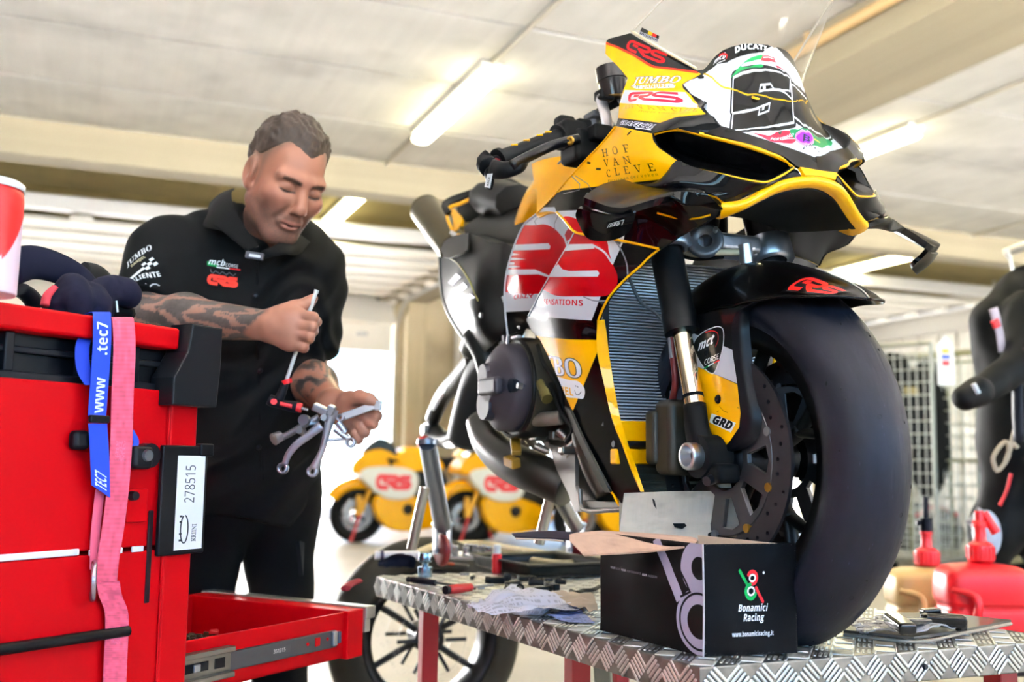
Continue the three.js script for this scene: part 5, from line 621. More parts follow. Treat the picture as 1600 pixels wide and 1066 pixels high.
function headColor(x, y, z) {
  vv.set(x, y, z).applyMatrix4(HI); const a = vv.x / hs, b = vv.y / hs, c = vv.z / hs, n = noise3(x * 400, y * 400, z * 400), m = noise3(x * 60, y * 60, z * 60); let k = 0.95 + 0.1 * m;
  let col = [skinC[0] * k, skinC[1] * k, skinC[2] * k]; const mix = (t, q) => { col = col.map((v, i) => lerp(v, q[i], clamp(t))); };
  mix(0.25 * smooth(0.03, 0.0, Math.abs(b + 0.03)) * smooth(0.02, 0.05, Math.abs(a)), [0.43, 0.135, 0.1]);
  const beard = smooth(-0.03, -0.06, b - 0.35 * (c < 0.03 ? (0.03 - c) * 0.4 : 0)) * smooth(-0.02, 0.02, c + 0.035) * (1 - smooth(0.0, 0.022, Math.abs(b + 0.073)) * 0) * smooth(-0.165, -0.13, b); const lips = smooth(0.024, 0.018, Math.abs(a)) * smooth(0.013, 0.008, Math.abs(b + 0.0735)) * smooth(0.08, 0.085, c);
  mix(beard * (0.5 + 0.4 * (n - 0.5)) * (1 - lips), [0.085, 0.058, 0.052]); mix(lips * 0.5, [0.3, 0.1, 0.085]);
  const hl = lerp(lerp(-0.03, 0.034, smooth(-0.07, -0.03, c)), 0.083, smooth(-0.012, 0.052, c)), scalp = smooth(-0.045, 0.01, b - hl) * smooth(0.05, 0.03, c - 0.3 * Math.max(0, b - 0.06)); mix(scalp * (0.72 + 0.35 * (n - 0.5)), [0.11, 0.075, 0.055]);
  const side = smooth(0.055, 0.065, Math.abs(a)) * smooth(0.028, 0.01, c) * smooth(-0.05, -0.02, b) * smooth(-0.0, 0.006, c - 0.004); mix(side * 0.5, [0.12, 0.08, 0.06]);
  const br = smooth(0.0065, 0.003, Math.abs(b - 0.021 - 0.1 * Math.max(0, 0.03 - Math.abs(a)) * -1)) * smooth(0.05, 0.046, Math.abs(a)) * smooth(0.009, 0.014, Math.abs(a)) * smooth(0.05, 0.06, c); mix(br * 0.85, [0.05, 0.03, 0.022]);
  const lash = smooth(0.0035, 0.001, Math.abs(b + 0.006 - 12 * (Math.abs(a) - 0.031) ** 2)) * smooth(0.018, 0.015, Math.abs(Math.abs(a) - 0.031)) * smooth(0.07, 0.075, c); mix(lash * 0.9, [0.03, 0.02, 0.016]);
  return col;
}
// ---- arms and hands
const tat = (u, v, s) => { const w = Math.sin(u * 62 + 3 * Math.sin(v * 3 + s) + 5 * noise2(u * 26, v * 3 + s)), q = Math.sin(v * 9 + 20 * u + 4 * noise2(u * 34, v * 6)); return clamp(0.5 + 0.5 * w * 0.7 + 0.4 * q * (noise2(u * 160, v * 24) - 0.3)); };
function armColor(a, b, from, to, dens, seed) { const d = b.clone().sub(a), L = d.length(); d.normalize(); const e1 = V().crossVectors(d, UP).normalize(), e2 = V().crossVectors(d, e1), p = V();
  return (x, y, z) => { p.set(x, y, z).sub(a); const t = p.dot(d), ang = Math.atan2(p.dot(e1), p.dot(e2)), n = noise3(x * 70, y * 70, z * 70), k = 0.93 + 0.14 * n, base = skinC.map((v) => v * k); const m = smooth(from - 0.02, from + 0.01, t / L) * smooth(to + 0.02, to - 0.03, t / L + 0.06 * Math.sin(ang * 2)); const ink = tat(t, ang, seed) * dens, fine = 0.75 + 0.5 * noise3(x * 300, y * 300, z * 300); return base.map((v, i) => lerp(v, [0.075, 0.06, 0.055][i] * fine + (ink < 0.35 ? v * 0.55 : 0), clamp(m * smooth(0.2, 0.6, ink + 0.32 * dens)))); }; }
const foreR = [J.elR, J.wrR], foreL = [J.elL, J.wrL];
const bulge = (a, b, t, dx) => a.clone().lerp(b, t).add(dx);
const armRf = [capsule(J.shR, J.elR, 0.06, 0.05), capsule(J.elR, bulge(J.elR, J.wrR, 0.35, V(0, 0.004, 0)), 0.046, 0.047), capsule(bulge(J.elR, J.wrR, 0.35, V(0, 0.004, 0)), J.wrR, 0.046, 0.029)];
const armLf = [capsule(J.shL, J.elL, 0.06, 0.047), capsule(J.elL, bulge(J.elL, J.wrL, 0.35, V(0, -0.006, 0)), 0.046, 0.049), capsule(bulge(J.elL, J.wrL, 0.35, V(0, -0.006, 0)), J.wrL, 0.047, 0.03)];
const un = (list, k) => (x, y, z) => { let d = 1; for (const f of list) d = smin(d, f(x, y, z), k); return d; };
const chain = (pts, r) => pts.slice(1).map((p, i) => capsule(pts[i], p, r[i], r[i + 1]));
// right hand closes round the hex key; left hand holds the bracket
const hr2 = (px, py, d) => rel(px, py, d);
const handR = (() => { const knuck = [[464, 492, 2.085], [466, 508, 2.08], [463, 522, 2.08], [456, 536, 2.085]], mid = [[489, 497, 2.075], [487, 511, 2.07], [483, 525, 2.07], [474, 541, 2.078]], tip = [[494, 503, 2.1], [489, 517, 2.1], [483, 529, 2.1], [475, 544, 2.1]], end = [[478, 505, 2.118], [474, 519, 2.118], [469, 531, 2.118], [464, 543, 2.115]];
  const palm = [capsule(J.wrR, hr2(452, 500, 2.09), 0.027, 0.026), capsule(J.wrR, hr2(455, 526, 2.09), 0.026, 0.024), capsule(hr2(455, 498, 2.09), hr2(452, 530, 2.09), 0.022, 0.02)];
  const fs = knuck.map((k, i) => chain([hr2(...k), hr2(...mid[i]), hr2(...tip[i]), hr2(...end[i])], [0.0135, 0.0115, 0.0105, 0.0095].map((r) => r * [1, 1.02, 0.97, 0.88][i])));
  const thumb = chain([hr2(440, 492, 2.1), hr2(462, 481, 2.105), hr2(482, 473, 2.11), hr2(490, 466, 2.112)], [0.019, 0.0145, 0.0115, 0.009]);
  const f = (x, y, z) => { let d = 1; for (const p of palm) d = smin(d, p(x, y, z), 0.025); let t = 1; for (const c of thumb) t = smin(t, c(x, y, z), 0.008); d = smin(d, t, 0.016); let g = 1; for (const fi of fs) { let q = 1; for (const c of fi) q = smin(q, c(x, y, z), 0.005); g = Math.min(g, q); } return smin(d, g, 0.007); }; return f; })();
const handL = (() => { const knuck = [[548, 632, 2.235], [552, 645, 2.225], [548, 656, 2.22], [543, 666, 2.22]], mid = [[575, 641, 2.2], [572, 652, 2.195], [563, 664, 2.195], [554, 676, 2.2]], tip = [[589, 650, 2.19], [583, 662, 2.185], [570, 676, 2.19], [560, 687, 2.195]], end = [[581, 660, 2.2], [572, 668, 2.2], [561, 679, 2.205], [553, 686, 2.205]];
  const palm = [capsule(J.wrL, hr2(553, 634, 2.23), 0.028, 0.025), capsule(J.wrL, hr2(545, 656, 2.23), 0.028, 0.024), capsule(hr2(550, 632, 2.23), hr2(545, 660, 2.225), 0.02, 0.019)];
  const fs = knuck.map((k, i) => chain([hr2(...k), hr2(...mid[i]), hr2(...tip[i]), hr2(...end[i])], [0.013, 0.0118, 0.0108, 0.0095].map((r) => r * [1, 1.03, 0.98, 0.88][i])));
  const thumb = chain([hr2(545, 626, 2.215), hr2(562, 621, 2.19), hr2(576, 624, 2.175), hr2(587, 630, 2.17)], [0.019, 0.0145, 0.0125, 0.0095]);
  return (x, y, z) => { let d = 1; for (const p of palm) d = smin(d, p(x, y, z), 0.025); let t = 1; for (const c of thumb) t = smin(t, c(x, y, z), 0.008); d = smin(d, t, 0.014); let g = 1; for (const fi of fs) { let q = 1; for (const c of fi) q = smin(q, c(x, y, z), 0.005); g = Math.min(g, q); } return smin(d, g, 0.007); }; })();
const bounds = (pts, r) => [[0, 1, 2].map((i) => Math.min(...pts.map((p) => p.getComponent(i))) - r), [0, 1, 2].map((i) => Math.max(...pts.map((p) => p.getComponent(i))) + r)];
const spine = [pelvis.clone(), pelvis.clone().lerp(J.neck, 0.5).addScaledVector(camB, 0.0), J.neck.clone().add(V(0, -0.06, 0))];
const armFR = un(armRf, 0.03), armFL = un(armLf, 0.03), armR2 = (x, y, z) => smin(armFR(x, y, z), handR(x, y, z), 0.018), armL2 = (x, y, z) => smin(armFL(x, y, z), handL(x, y, z), 0.018);
const colR0 = armColor(J.elR, J.wrR, -0.35, 0.93, 1.0, 2), colL0 = armColor(J.elL, J.wrL, 0.12, 0.74, 0.62, 9);
const bodyGeos = [];
{ let b = bounds([hc], 0.155); bodyGeos.push(skin((x, y, z) => Math.max(headSkin(x, y, z), (J.neck.y - 0.1) - y), b[0].map((v, i) => i === 1 ? J.neck.y - 0.12 : v), b[1], 0.0034, headColor));
  b = bounds([J.elR, J.wrR, rel(494, 470, 2.08), rel(470, 545, 2.12)], 0.06); bodyGeos.push(skin((x, y, z) => armR2(x, y, z), b[0], b[1], 0.0036, colR0)); b = bounds([J.elL, J.wrL, rel(592, 625, 2.17), rel(560, 690, 2.2)], 0.06); bodyGeos.push(skin((x, y, z) => armL2(x, y, z), b[0], b[1], 0.0036, colL0));
  const core = un([capsule(spine[0], spine[1], 0.1, 0.09), capsule(spine[1], spine[2], 0.09, 0.06), capsule(J.shR, J.shL, 0.05, 0.05), capsule(J.neck, spine[2], 0.055, 0.06), ...armRf.slice(0, 1), ...armLf.slice(0, 1)], 0.05); b = bounds([...spine, J.shR, J.shL, J.elL, J.elR], 0.12); bodyGeos.push(skin(core, b[0], b[1], 0.014, () => skinC)); }
const bodyMat = new THREE.MeshPhysicalMaterial({ color: '#ffffff', vertexColors: true, roughness: 0.42, specularIntensity: 0.7 });
const body = part('body', merge(bodyGeos), bodyMat, MAN);
// ---- hair: a short crop, thick on top, faded at the sides
{ const b = bounds([hc.clone().addScaledVector(UP, 0.04)], 0.15);
  const hf = (x, y, z) => { vv.set(x, y, z).applyMatrix4(HI); const a = vv.x / hs, bb = vv.y / hs, c = vv.z / hs, aa = Math.abs(a); const L = lerp(lerp(-0.03, 0.034, smooth(-0.07, -0.03, c)), 0.083, smooth(-0.012, 0.052, c)) - 0.012 * smooth(0.03, 0.0, aa) * smooth(0.04, 0.07, c) + 0.012 * smooth(0.03, 0.05, aa) * smooth(0.03, 0.05, c), n = (noise3(a * 150, bb * 90, c * 70) - 0.5) * 0.007 + (noise3(a * 50, bb * 40, c * 40) - 0.5) * 0.005; const up = bb - L, off = 0.001 + 0.0105 * smooth(0.0, 0.05, up) * (0.6 + 0.4 * smooth(0.02, 0.09, bb)); return smax(skull(a, bb, c) - off - n * smooth(0, 0.04, up), -up, 0.004) * hs; };
  part('hair', skin(hf, b[0], b[1], 0.0036, (x, y, z) => { const n = noise3(x * 260, y * 260, z * 260), k = 0.6 + 0.9 * n; return [0.038 * k, 0.022 * k, 0.015 * k]; }), new THREE.MeshStandardMaterial({ vertexColors: true, roughness: 0.62 }), body); }
// ---- black work shirt with short sleeves
const ribs = (p, a) => p;
const chestUp = spine[0].clone().lerp(J.neck, 0.72), belly = spine[0].clone().lerp(J.neck, 0.3), front = dirC(0.57, 0, 0.82);
const sleeveR = J.shR.clone().lerp(J.elR, 0.86), sleeveL = J.shL.clone().lerp(J.elL, 0.8);
const flat = (c, ux, r) => { const m = new THREE.Matrix4().makeBasis(ux.clone().normalize(), UP, V().crossVectors(ux.clone().normalize(), UP)); return ellip(c, r, new THREE.Quaternion().setFromRotationMatrix(m)); };
const shirtParts = [flat(chestUp.clone().addScaledVector(front, 0.03), across, [0.205, 0.2, 0.135]), flat(belly.clone().addScaledVector(front, 0.035), across, [0.166, 0.26, 0.135]), flat(pelvis.clone().add(V(0, 0.02, 0)).addScaledVector(front, 0.02), across, [0.165, 0.2, 0.135]), capsule(J.shR, J.neck.clone().add(V(0, -0.05, 0)), 0.078, 0.075), capsule(J.shL, J.neck.clone().add(V(0, -0.05, 0)), 0.075, 0.075)];
const slR = [capsule(J.shR, sleeveR, 0.082, 0.078)], slL = [capsule(J.shL, sleeveL, 0.072, 0.075)];
const planeCut = (p, n) => (x, y, z) => (x - p.x) * n.x + (y - p.y) * n.y + (z - p.z) * n.z;
const cutR = planeCut(sleeveR, J.elR.clone().sub(J.shR).normalize()), cutL = planeCut(sleeveL, J.elL.clone().sub(J.shL).normalize()), neckHole = capsule(J.neck.clone().add(V(0, -0.02, 0)).addScaledVector(hF, 0.02), J.neck.clone().add(V(0, 0.12, 0)).addScaledVector(front, 0.03), 0.066, 0.075), vNeck = capsule(J.neck.clone().add(V(0, -0.03, 0)).addScaledVector(front, 0.09), J.neck.clone().add(V(0, -0.075, 0)).addScaledVector(front, 0.14), 0.035, 0.012);
const wr0 = (x, y, z) => { const q = (x * front.x + z * front.z), s = x * across.x + z * across.z; return 0.006 * (Math.sin(y * 30 + 9 * noise2(s * 7, y * 5) * 3) * noise2(s * 9 + 3, y * 7)) + 0.012 * (noise3(s * 8, y * 5, q * 6) - 0.5) + 0.004 * Math.sin((s * 0.8 + y) * 60 + 6 * noise2(s * 6, y * 6)) * smooth(0.5, 0.8, noise3(x * 5, y * 5, z * 5)); };
const shirtF = (x, y, z) => { let d = 1; for (const f of shirtParts) d = smin(d, f(x, y, z), 0.09); let a = 1; for (const f of slR) a = Math.min(a, f(x, y, z)); a = smax(a, cutR(x, y, z), 0.006); let b = 1; for (const f of slL) b = Math.min(b, f(x, y, z)); b = smax(b, cutL(x, y, z), 0.006); d = smin(d, a, 0.045); d = smin(d, b, 0.045); d += wr0(x, y, z); d = smax(d, pelvis.y - 0.115 - y + 0.02 * Math.sin((x * across.x + z * across.z) * 12), 0.008); d = smax(d, -neckHole(x, y, z), 0.008); return smax(d, -vNeck(x, y, z), 0.008); };
const cloth = dataTex(128, 128, (u, v) => 0.5 + 0.25 * Math.sin(u * 402) * Math.sin(v * 402) + 0.2 * (hash(u * 128, v * 128) - 0.5), false);
const shirtMat = mat('#040407', 0.85, 0, { specularIntensity: 0.5, sheen: 0.12, sheenRoughness: 0.6, sheenColor: new THREE.Color('#2a2a3a') });
const sb = bounds([pelvis, J.shR, J.shL, sleeveR, sleeveL, J.neck], 0.23); const shirt = part('shirt', skin(shirtF, sb[0], sb[1], 0.0075), shirtMat, MAN);
function trace(px, py, f, d0 = 1.9, d1 = 3) { const r = ray(px, py), L = r.length(); let t = d0, best = 9, near = null; for (let i = 0; i < 300; i++) { const p = r.clone().multiplyScalar(t).add(camera.position).sub(mo), d = f(p.x, p.y, p.z); if (d < best) { best = d; near = p; } if (d < 0.0006) return p; t += Math.max(d * 0.6, 0.0008) / L; if (t > d1) break; } return near; }
const nrm = (f, p, e = 0.006) => V(f(p.x + e, p.y, p.z) - f(p.x - e, p.y, p.z), f(p.x, p.y + e, p.z) - f(p.x, p.y - e, p.z), f(p.x, p.y, p.z + e) - f(p.x, p.y, p.z - e)).normalize();
// a print that lies on the cloth: flat artwork laid on from one direction
function onCloth(name, f, c, e, n0, w, h, tex, parent, nx = 14, ny = 8) { const X = e.clone().normalize(), N = n0.clone().addScaledVector(X, -n0.dot(X)).normalize(), Y = V().crossVectors(N, X), pos = [], uv = [], idx = [];
  for (let j = 0; j <= ny; j++) for (let i = 0; i <= nx; i++) { const p = c.clone().addScaledVector(X, (i / nx - 0.5) * w).addScaledVector(Y, (j / ny - 0.5) * h).addScaledVector(N, 0.06); for (let k = 0; k < 60; k++) { const d = f(p.x, p.y, p.z); if (d < 0.0022 || k > 50) break; p.addScaledVector(N, -clamp(d * 0.5, 0.0006, 0.01)); } pos.push(p.x, p.y, p.z); uv.push(i / nx, j / ny); }
  for (let j = 0; j < ny; j++) for (let i = 0; i < nx; i++) { const a = j * (nx + 1) + i; idx.push(a, a + 1, a + nx + 2, a, a + nx + 2, a + nx + 1); }
  const g = new THREE.BufferGeometry(); g.setAttribute('position', new THREE.Float32BufferAttribute(pos, 3)); g.setAttribute('uv', new THREE.Float32BufferAttribute(uv, 2)); g.setIndex(idx); g.computeVertexNormals(); return part(name, g, mat('#ffffff', 0.85, 0, { map: tex, specularIntensity: 0.5, sheen: 0.12, sheenRoughness: 0.6, sheenColor: new THREE.Color('#2a2a3a') }), parent); }
function printTex(w, h, draw) { const t = canvasTex(w, h, (c) => { c.fillStyle = '#040407'; c.fillRect(0, 0, w, h); draw(c); }); return t; }
const badge = printTex(512, 400, (c) => { c.fillStyle = '#0c9a50'; c.beginPath(); c.moveTo(10, 60); c.lineTo(20, 120); c.lineTo(170, 130); c.lineTo(150, 100); c.fill(); c.fillStyle = '#fff'; c.fillRect(150, 120, 180, 16); c.fillStyle = '#d8202a'; c.fillRect(330, 118, 160, 16); c.font = 'italic bold 118px sans-serif'; c.fillStyle = '#f4f4f8'; c.fillText('mcb', 20, 102); c.font = '62px sans-serif'; c.fillText('CORSE', 268, 104); c.strokeStyle = '#8a8a96'; c.lineWidth = 5; c.beginPath(); c.moveTo(70, 165); for (let i = 0; i < 12; i++) c.lineTo(80 + i * 32, 200 + 22 * Math.sin(i * 2.1)); c.stroke(); c.setTransform(140, 0, 0, -130, 50, 372); ringLogo(c, '#ff4034', '#ff4034'); });
{ const p = trace(349, 427, shirtF), q = trace(372, 430, shirtF); onCloth('chest_badge', shirtF, p, trace(371, 429, shirtF).sub(trace(326, 423, shirtF)), nrm(shirtF, p, 0.03), 0.078, 0.064, badge, shirt); }
const sleeveTex = printTex(512, 640, (c) => { c.fillStyle = '#eeeef2'; c.save(); c.translate(256, 140); c.rotate(-0.25); c.font = 'italic bold 110px serif'; c.fillText('JUMBO', -200, -10); c.fillStyle = '#e9d9b0'; c.font = 'bold 56px sans-serif'; c.fillText('DANIJEL', -160, 60); c.restore(); c.fillStyle = '#eeeef2'; c.save(); c.translate(250, 340); c.rotate(-0.42); c.fillRect(-230, -6, 260, 40); for (let i = 0; i < 3; i++) for (let j = 0; j < 3; j++) if ((i + j) % 2 === 0) c.fillRect(30 + i * 58, -60 + j * 40, 58, 40); c.restore(); c.font = 'bold 92px sans-serif'; c.save(); c.translate(30, 520); c.rotate(-0.12); c.fillText('VALIENTE', 0, 0, 430); c.restore(); c.strokeStyle = '#d8d8e0'; c.lineWidth = 14; c.beginPath(); c.moveTo(40, 610); for (let i = 0; i < 10; i++) c.lineTo(60 + i * 38, 585 + 18 * Math.sin(i * 2.3)); c.stroke(); });
{ const p = trace(222, 418, shirtF); onCloth('sleeve_print', shirtF, p, trace(240, 414, shirtF).sub(trace(207, 424, shirtF)), nrm(shirtF, p, 0.03), 0.085, 0.108, sleeveTex, shirt); }
// collar, placket, buttons, microphone
const onS = (px, py, l = 0.006) => { const p = trace(px, py, shirtF); return p.addScaledVector(nrm(shirtF, p), l); };
{ const cm = mat('#050508', 0.8), nk = (px, py, d) => rel(px, py, d); part('collar', loft([[nk(367, 296, 2.52), nk(362, 304, 2.42), nk(368, 330, 2.34), nk(386, 362, 2.31), nk(404, 386, 2.3)], [nk(345, 305, 2.52), nk(336, 322, 2.39), nk(338, 350, 2.31), nk(360, 372, 2.28), nk(388, 392, 2.28)], [nk(330, 318, 2.52), nk(322, 345, 2.38), nk(322, 357, 2.32), nk(362, 364, 2.285), nk(391, 398, 2.28)]], 18, 6, 0.004), cm, shirt);
  part('collar', loft([[nk(452, 356, 2.4), nk(444, 372, 2.35), nk(424, 386, 2.3), nk(408, 392, 2.29)], [nk(468, 366, 2.42), nk(460, 380, 2.36), nk(440, 392, 2.3), nk(412, 400, 2.285)], [nk(485, 378, 2.46), nk(466, 398, 2.37), nk(446, 398, 2.31), nk(414, 404, 2.285)]], 16, 5, 0.004), cm, shirt);
  part('placket', tube([[403, 405], [402, 440], [401, 480], [402, 530], [404, 590], [406, 650], [408, 700], [410, 750]].map((p) => onS(p[0], p[1], 0.0)), 0.003, 40, 5), cm, shirt);
  for (const q of [[399, 462], [406, 579], [404, 699], [403, 520]]) part('button', orient(lathe([[0, 0.0025], [0.004, 0.0025], [0.006, 0.001], [0.006, -0.002]], 14), nrm(shirtF, trace(...q, shirtF)), onS(...q, 0.002)), mat('#1a1a22', 0.3), shirt);
  const mic = part('clip_microphone', orient(rbox(0.04, 0.016, 0.012, 0.003), dirC(0.15, 1, 0.1), rel(398, 400, 2.262), dirC(1, 0.33, 0.2)), mat('#54545f', 0.4, 0.4), shirt); part('microphone_label', orient(rbox(0.026, 0.006, 0.002, 0.001), dirC(0.15, 1, 0.1), rel(398, 400, 2.254), dirC(1, 0.33, 0.2)), mat('#dddde6', 0.5), mic); }
// ---- trousers, belt line, boots
const kn = (h, f, k) => h.clone().lerp(f, 0.47).addScaledVector(front, 0.025); const aR = foot.R.clone().add(V(0, 0.09, 0)), aL = foot.L.clone().add(V(0, 0.09, 0));
const legF = [flat(pelvis.clone().add(V(0, -0.02, 0)), across, [0.18, 0.15, 0.135]), capsule(J.hipR, kn(J.hipR, aR), 0.098, 0.075), capsule(kn(J.hipR, aR), aR, 0.075, 0.065), capsule(J.hipL, kn(J.hipL, aL), 0.098, 0.075), capsule(kn(J.hipL, aL), aL, 0.075, 0.065)];
const pantsF = (x, y, z) => { let d = Math.min(smin(legF[1](x, y, z), legF[2](x, y, z), 0.05), smin(legF[3](x, y, z), legF[4](x, y, z), 0.05)); d = smin(d, legF[0](x, y, z), 0.06); d += 0.012 * (noise3(x * 12, y * 6, z * 12) - 0.5) + 0.004 * Math.sin(y * 40 + 8 * noise3(x * 5, y * 3, z * 5)); return smax(d, 0.07 - y, 0.01); };
{ const b = bounds([pelvis.clone().add(V(0, 0.06, 0)), aR, aL], 0.21); const tr = part('trousers', skin(pantsF, [b[0][0], 0.05, b[0][2]], [b[1][0], pelvis.y + 0.1, b[1][2]], 0.011), mat('#09090c', 0.85), MAN); part('pocket_flap', loft([[rel(468, 845, 2.5), rel(474, 900, 2.5)], [rel(476, 848, 2.53), rel(474, 895, 2.56)]], 4, 2, 0.01), mat('#101014', 0.85), tr); }
for (const k of ['R', 'L']) { const a = foot[k], f = front; part('boot', skin(un([capsule(a.clone().add(V(0, 0.05, 0)).addScaledVector(f, -0.04), a.clone().add(V(0, 0.042, 0)).addScaledVector(f, 0.15), 0.05, 0.04), capsule(a.clone().add(V(0, 0.06, 0)), a.clone().add(V(0, 0.14, 0)), 0.052, 0.05)], 0.04), ...bounds([a.clone().add(V(0, 0.07, 0)), a.clone().add(V(0, 0.07, 0)).addScaledVector(f, 0.16)], 0.1), 0.009), mat('#16161a', 0.6), MAN); }
// wrist band
{ const d = J.wrL.clone().sub(J.elL).normalize(); part('wrist_band', orient(lathe([[0.033, -0.008], [0.0345, 0], [0.033, 0.008]], 24), d, J.wrL.clone().addScaledVector(d, -0.012)), mat('#c0202a', 0.6), MAN); }
// ---- what he holds
const KEY = thing('hex_key', 'red and black handled long white hex key pinched in the mechanic\'s right hand', 'hand tool', at(441, 625, 2.12));
{ const k = (px, py, d) => at(px, py, d).sub(KEY.position), m = mat('#eceae6', 0.3, 0.2); part('shaft', rod(k(447, 596, 2.12), k(494, 456, 2.1), 0.0042, 0.0042, 6), m, KEY); part('shaft_tip', rod(k(493.5, 458, 2.1), k(495, 453, 2.1), 0.0052, 0.0052, 6), m, KEY); part('collar', rod(k(447.5, 593, 2.12), k(445.5, 586, 2.12).lerp(k(447.5, 593, 2.12), 2), 0.0105, 0.01, 16), mat('#d81420', 0.4), KEY);
  part('handle', sweep([k(446, 598, 2.12), k(442, 610, 2.12), k(435, 626, 2.12)], (t) => [0.007 + 0.003 * t, 0.008], 12, 12), mat('#14141c', 0.5), KEY); part('crossbar', sweep([k(420, 624, 2.12), k(430, 629, 2.12), k(448, 634, 2.12), k(467, 637, 2.12)], (t) => [0.0105 + 0.001 * Math.sin(9 * t), 0.009], 16, 12), mat('#14141c', 0.5), KEY); part('end_cap', rod(k(464, 636.5, 2.12), k(471.5, 638, 2.12), 0.0105, 0.0095, 16), mat('#e0202a', 0.4), KEY); part('inlay', [rod(k(438, 631, 2.107), k(456, 635, 2.107), 0.0042, 0.0042, 8), orient(cyl(0.006, 0.006, 0.006, 16), dirC(0, 0, 1), k(428, 628, 2.107))], mat('#e0303a', 0.45), KEY); part('short_leg', rod(k(471, 638, 2.12), k(481, 641, 2.12), 0.003, 0.003, 6), BM.steel, KEY); }
const RS = thing('footrest_bracket', 'bare aluminium footrest assembly of levers and plates in the mechanic\'s left hand', 'motorcycle part', at(510, 660, 2.16));
{ const k = (px, py, d = 2.16) => at(px, py, d).sub(RS.position), al = mat('#b6b5c0', 0.34, 0.85), al2 = mat('#8c8b94', 0.4, 0.85), ringEnd = (p, n, r = 0.0115) => orient(lathe([[r * 0.5, -0.005], [r, -0.005], [r * 1.05, 0], [r, 0.005], [r * 0.5, 0.005], [r * 0.5, -0.005]], 20), n, p), nz = dirC(-0.2, 0.1, 1);
  part('lever', [sweep([k(520, 640), k(512, 670), k(503, 705), k(490, 733)], (t) => [0.013 - 0.006 * Math.sin(2.6 * t), 0.007], 20, 12), ringEnd(k(488, 737), nz)], al, RS); part('lever', [sweep([k(502, 665, 2.15), k(480, 682, 2.15), k(462, 696, 2.15), k(450, 712, 2.15), k(445, 726, 2.15)], (t) => [0.0095 - 0.003 * t, 0.006], 20, 12), ringEnd(k(442, 732, 2.15), nz)], mat('#9d9aa8', 0.35, 0.8), RS);
  part('peg', [sweep([k(498, 652, 2.17), k(472, 666, 2.17), k(452, 678, 2.17), k(440, 684, 2.17)], () => [0.007, 0.007], 14, 12), orient(cyl(0.013, 0.011, 0.018, 16), dirC(-0.6, -0.4, 0.6), k(433, 684, 2.165))], al2, RS); part('clevis', [orient(cyl(0.0115, 0.0115, 0.016, 16), nz, k(476, 657)), rbox(0.03, 0.016, 0.014, 0.004).translate(...k(487, 660, 2.17).toArray()), orient(cyl(0.008, 0.008, 0.02, 12), nz, k(470, 673, 2.16))], al2, RS);
  part('block', [orient(rbox(0.034, 0.016, 0.022, 0.003), dirC(0.45, 1, 0.2), k(501, 640, 2.15), dirC(1, -0.45, 0)), orient(rbox(0.016, 0.02, 0.02, 0.003), dirC(0.45, 1, 0.2), k(517, 641, 2.15), dirC(1, -0.45, 0))], mat('#97969e', 0.3, 0.85), RS); part('bolt', orient(cyl(0.007, 0.007, 0.012, 8), nz, k(507, 653, 2.14)), BM.silver, RS);
  part('plate', [bar(k(535, 652, 2.18), k(590, 632, 2.165), 0.006, 0.016, 0.002, dirC(0.3, 1, 0)), bar(k(586, 634, 2.165), k(596, 634, 2.16), 0.008, 0.02, 0.002, dirC(0.3, 1, 0))], mat('#c8c6cc', 0.4, 0.6), RS); part('strut', [rod(k(523, 670), k(543, 685), 0.007), rod(k(528, 660), k(540, 676), 0.007), rod(k(512, 688), k(540, 686), 0.0035), ringEnd(k(548, 692), nz, 0.0105), ringEnd(k(533, 672), nz, 0.008), ringEnd(k(532, 653, 2.17), nz, 0.008)], al, RS); }
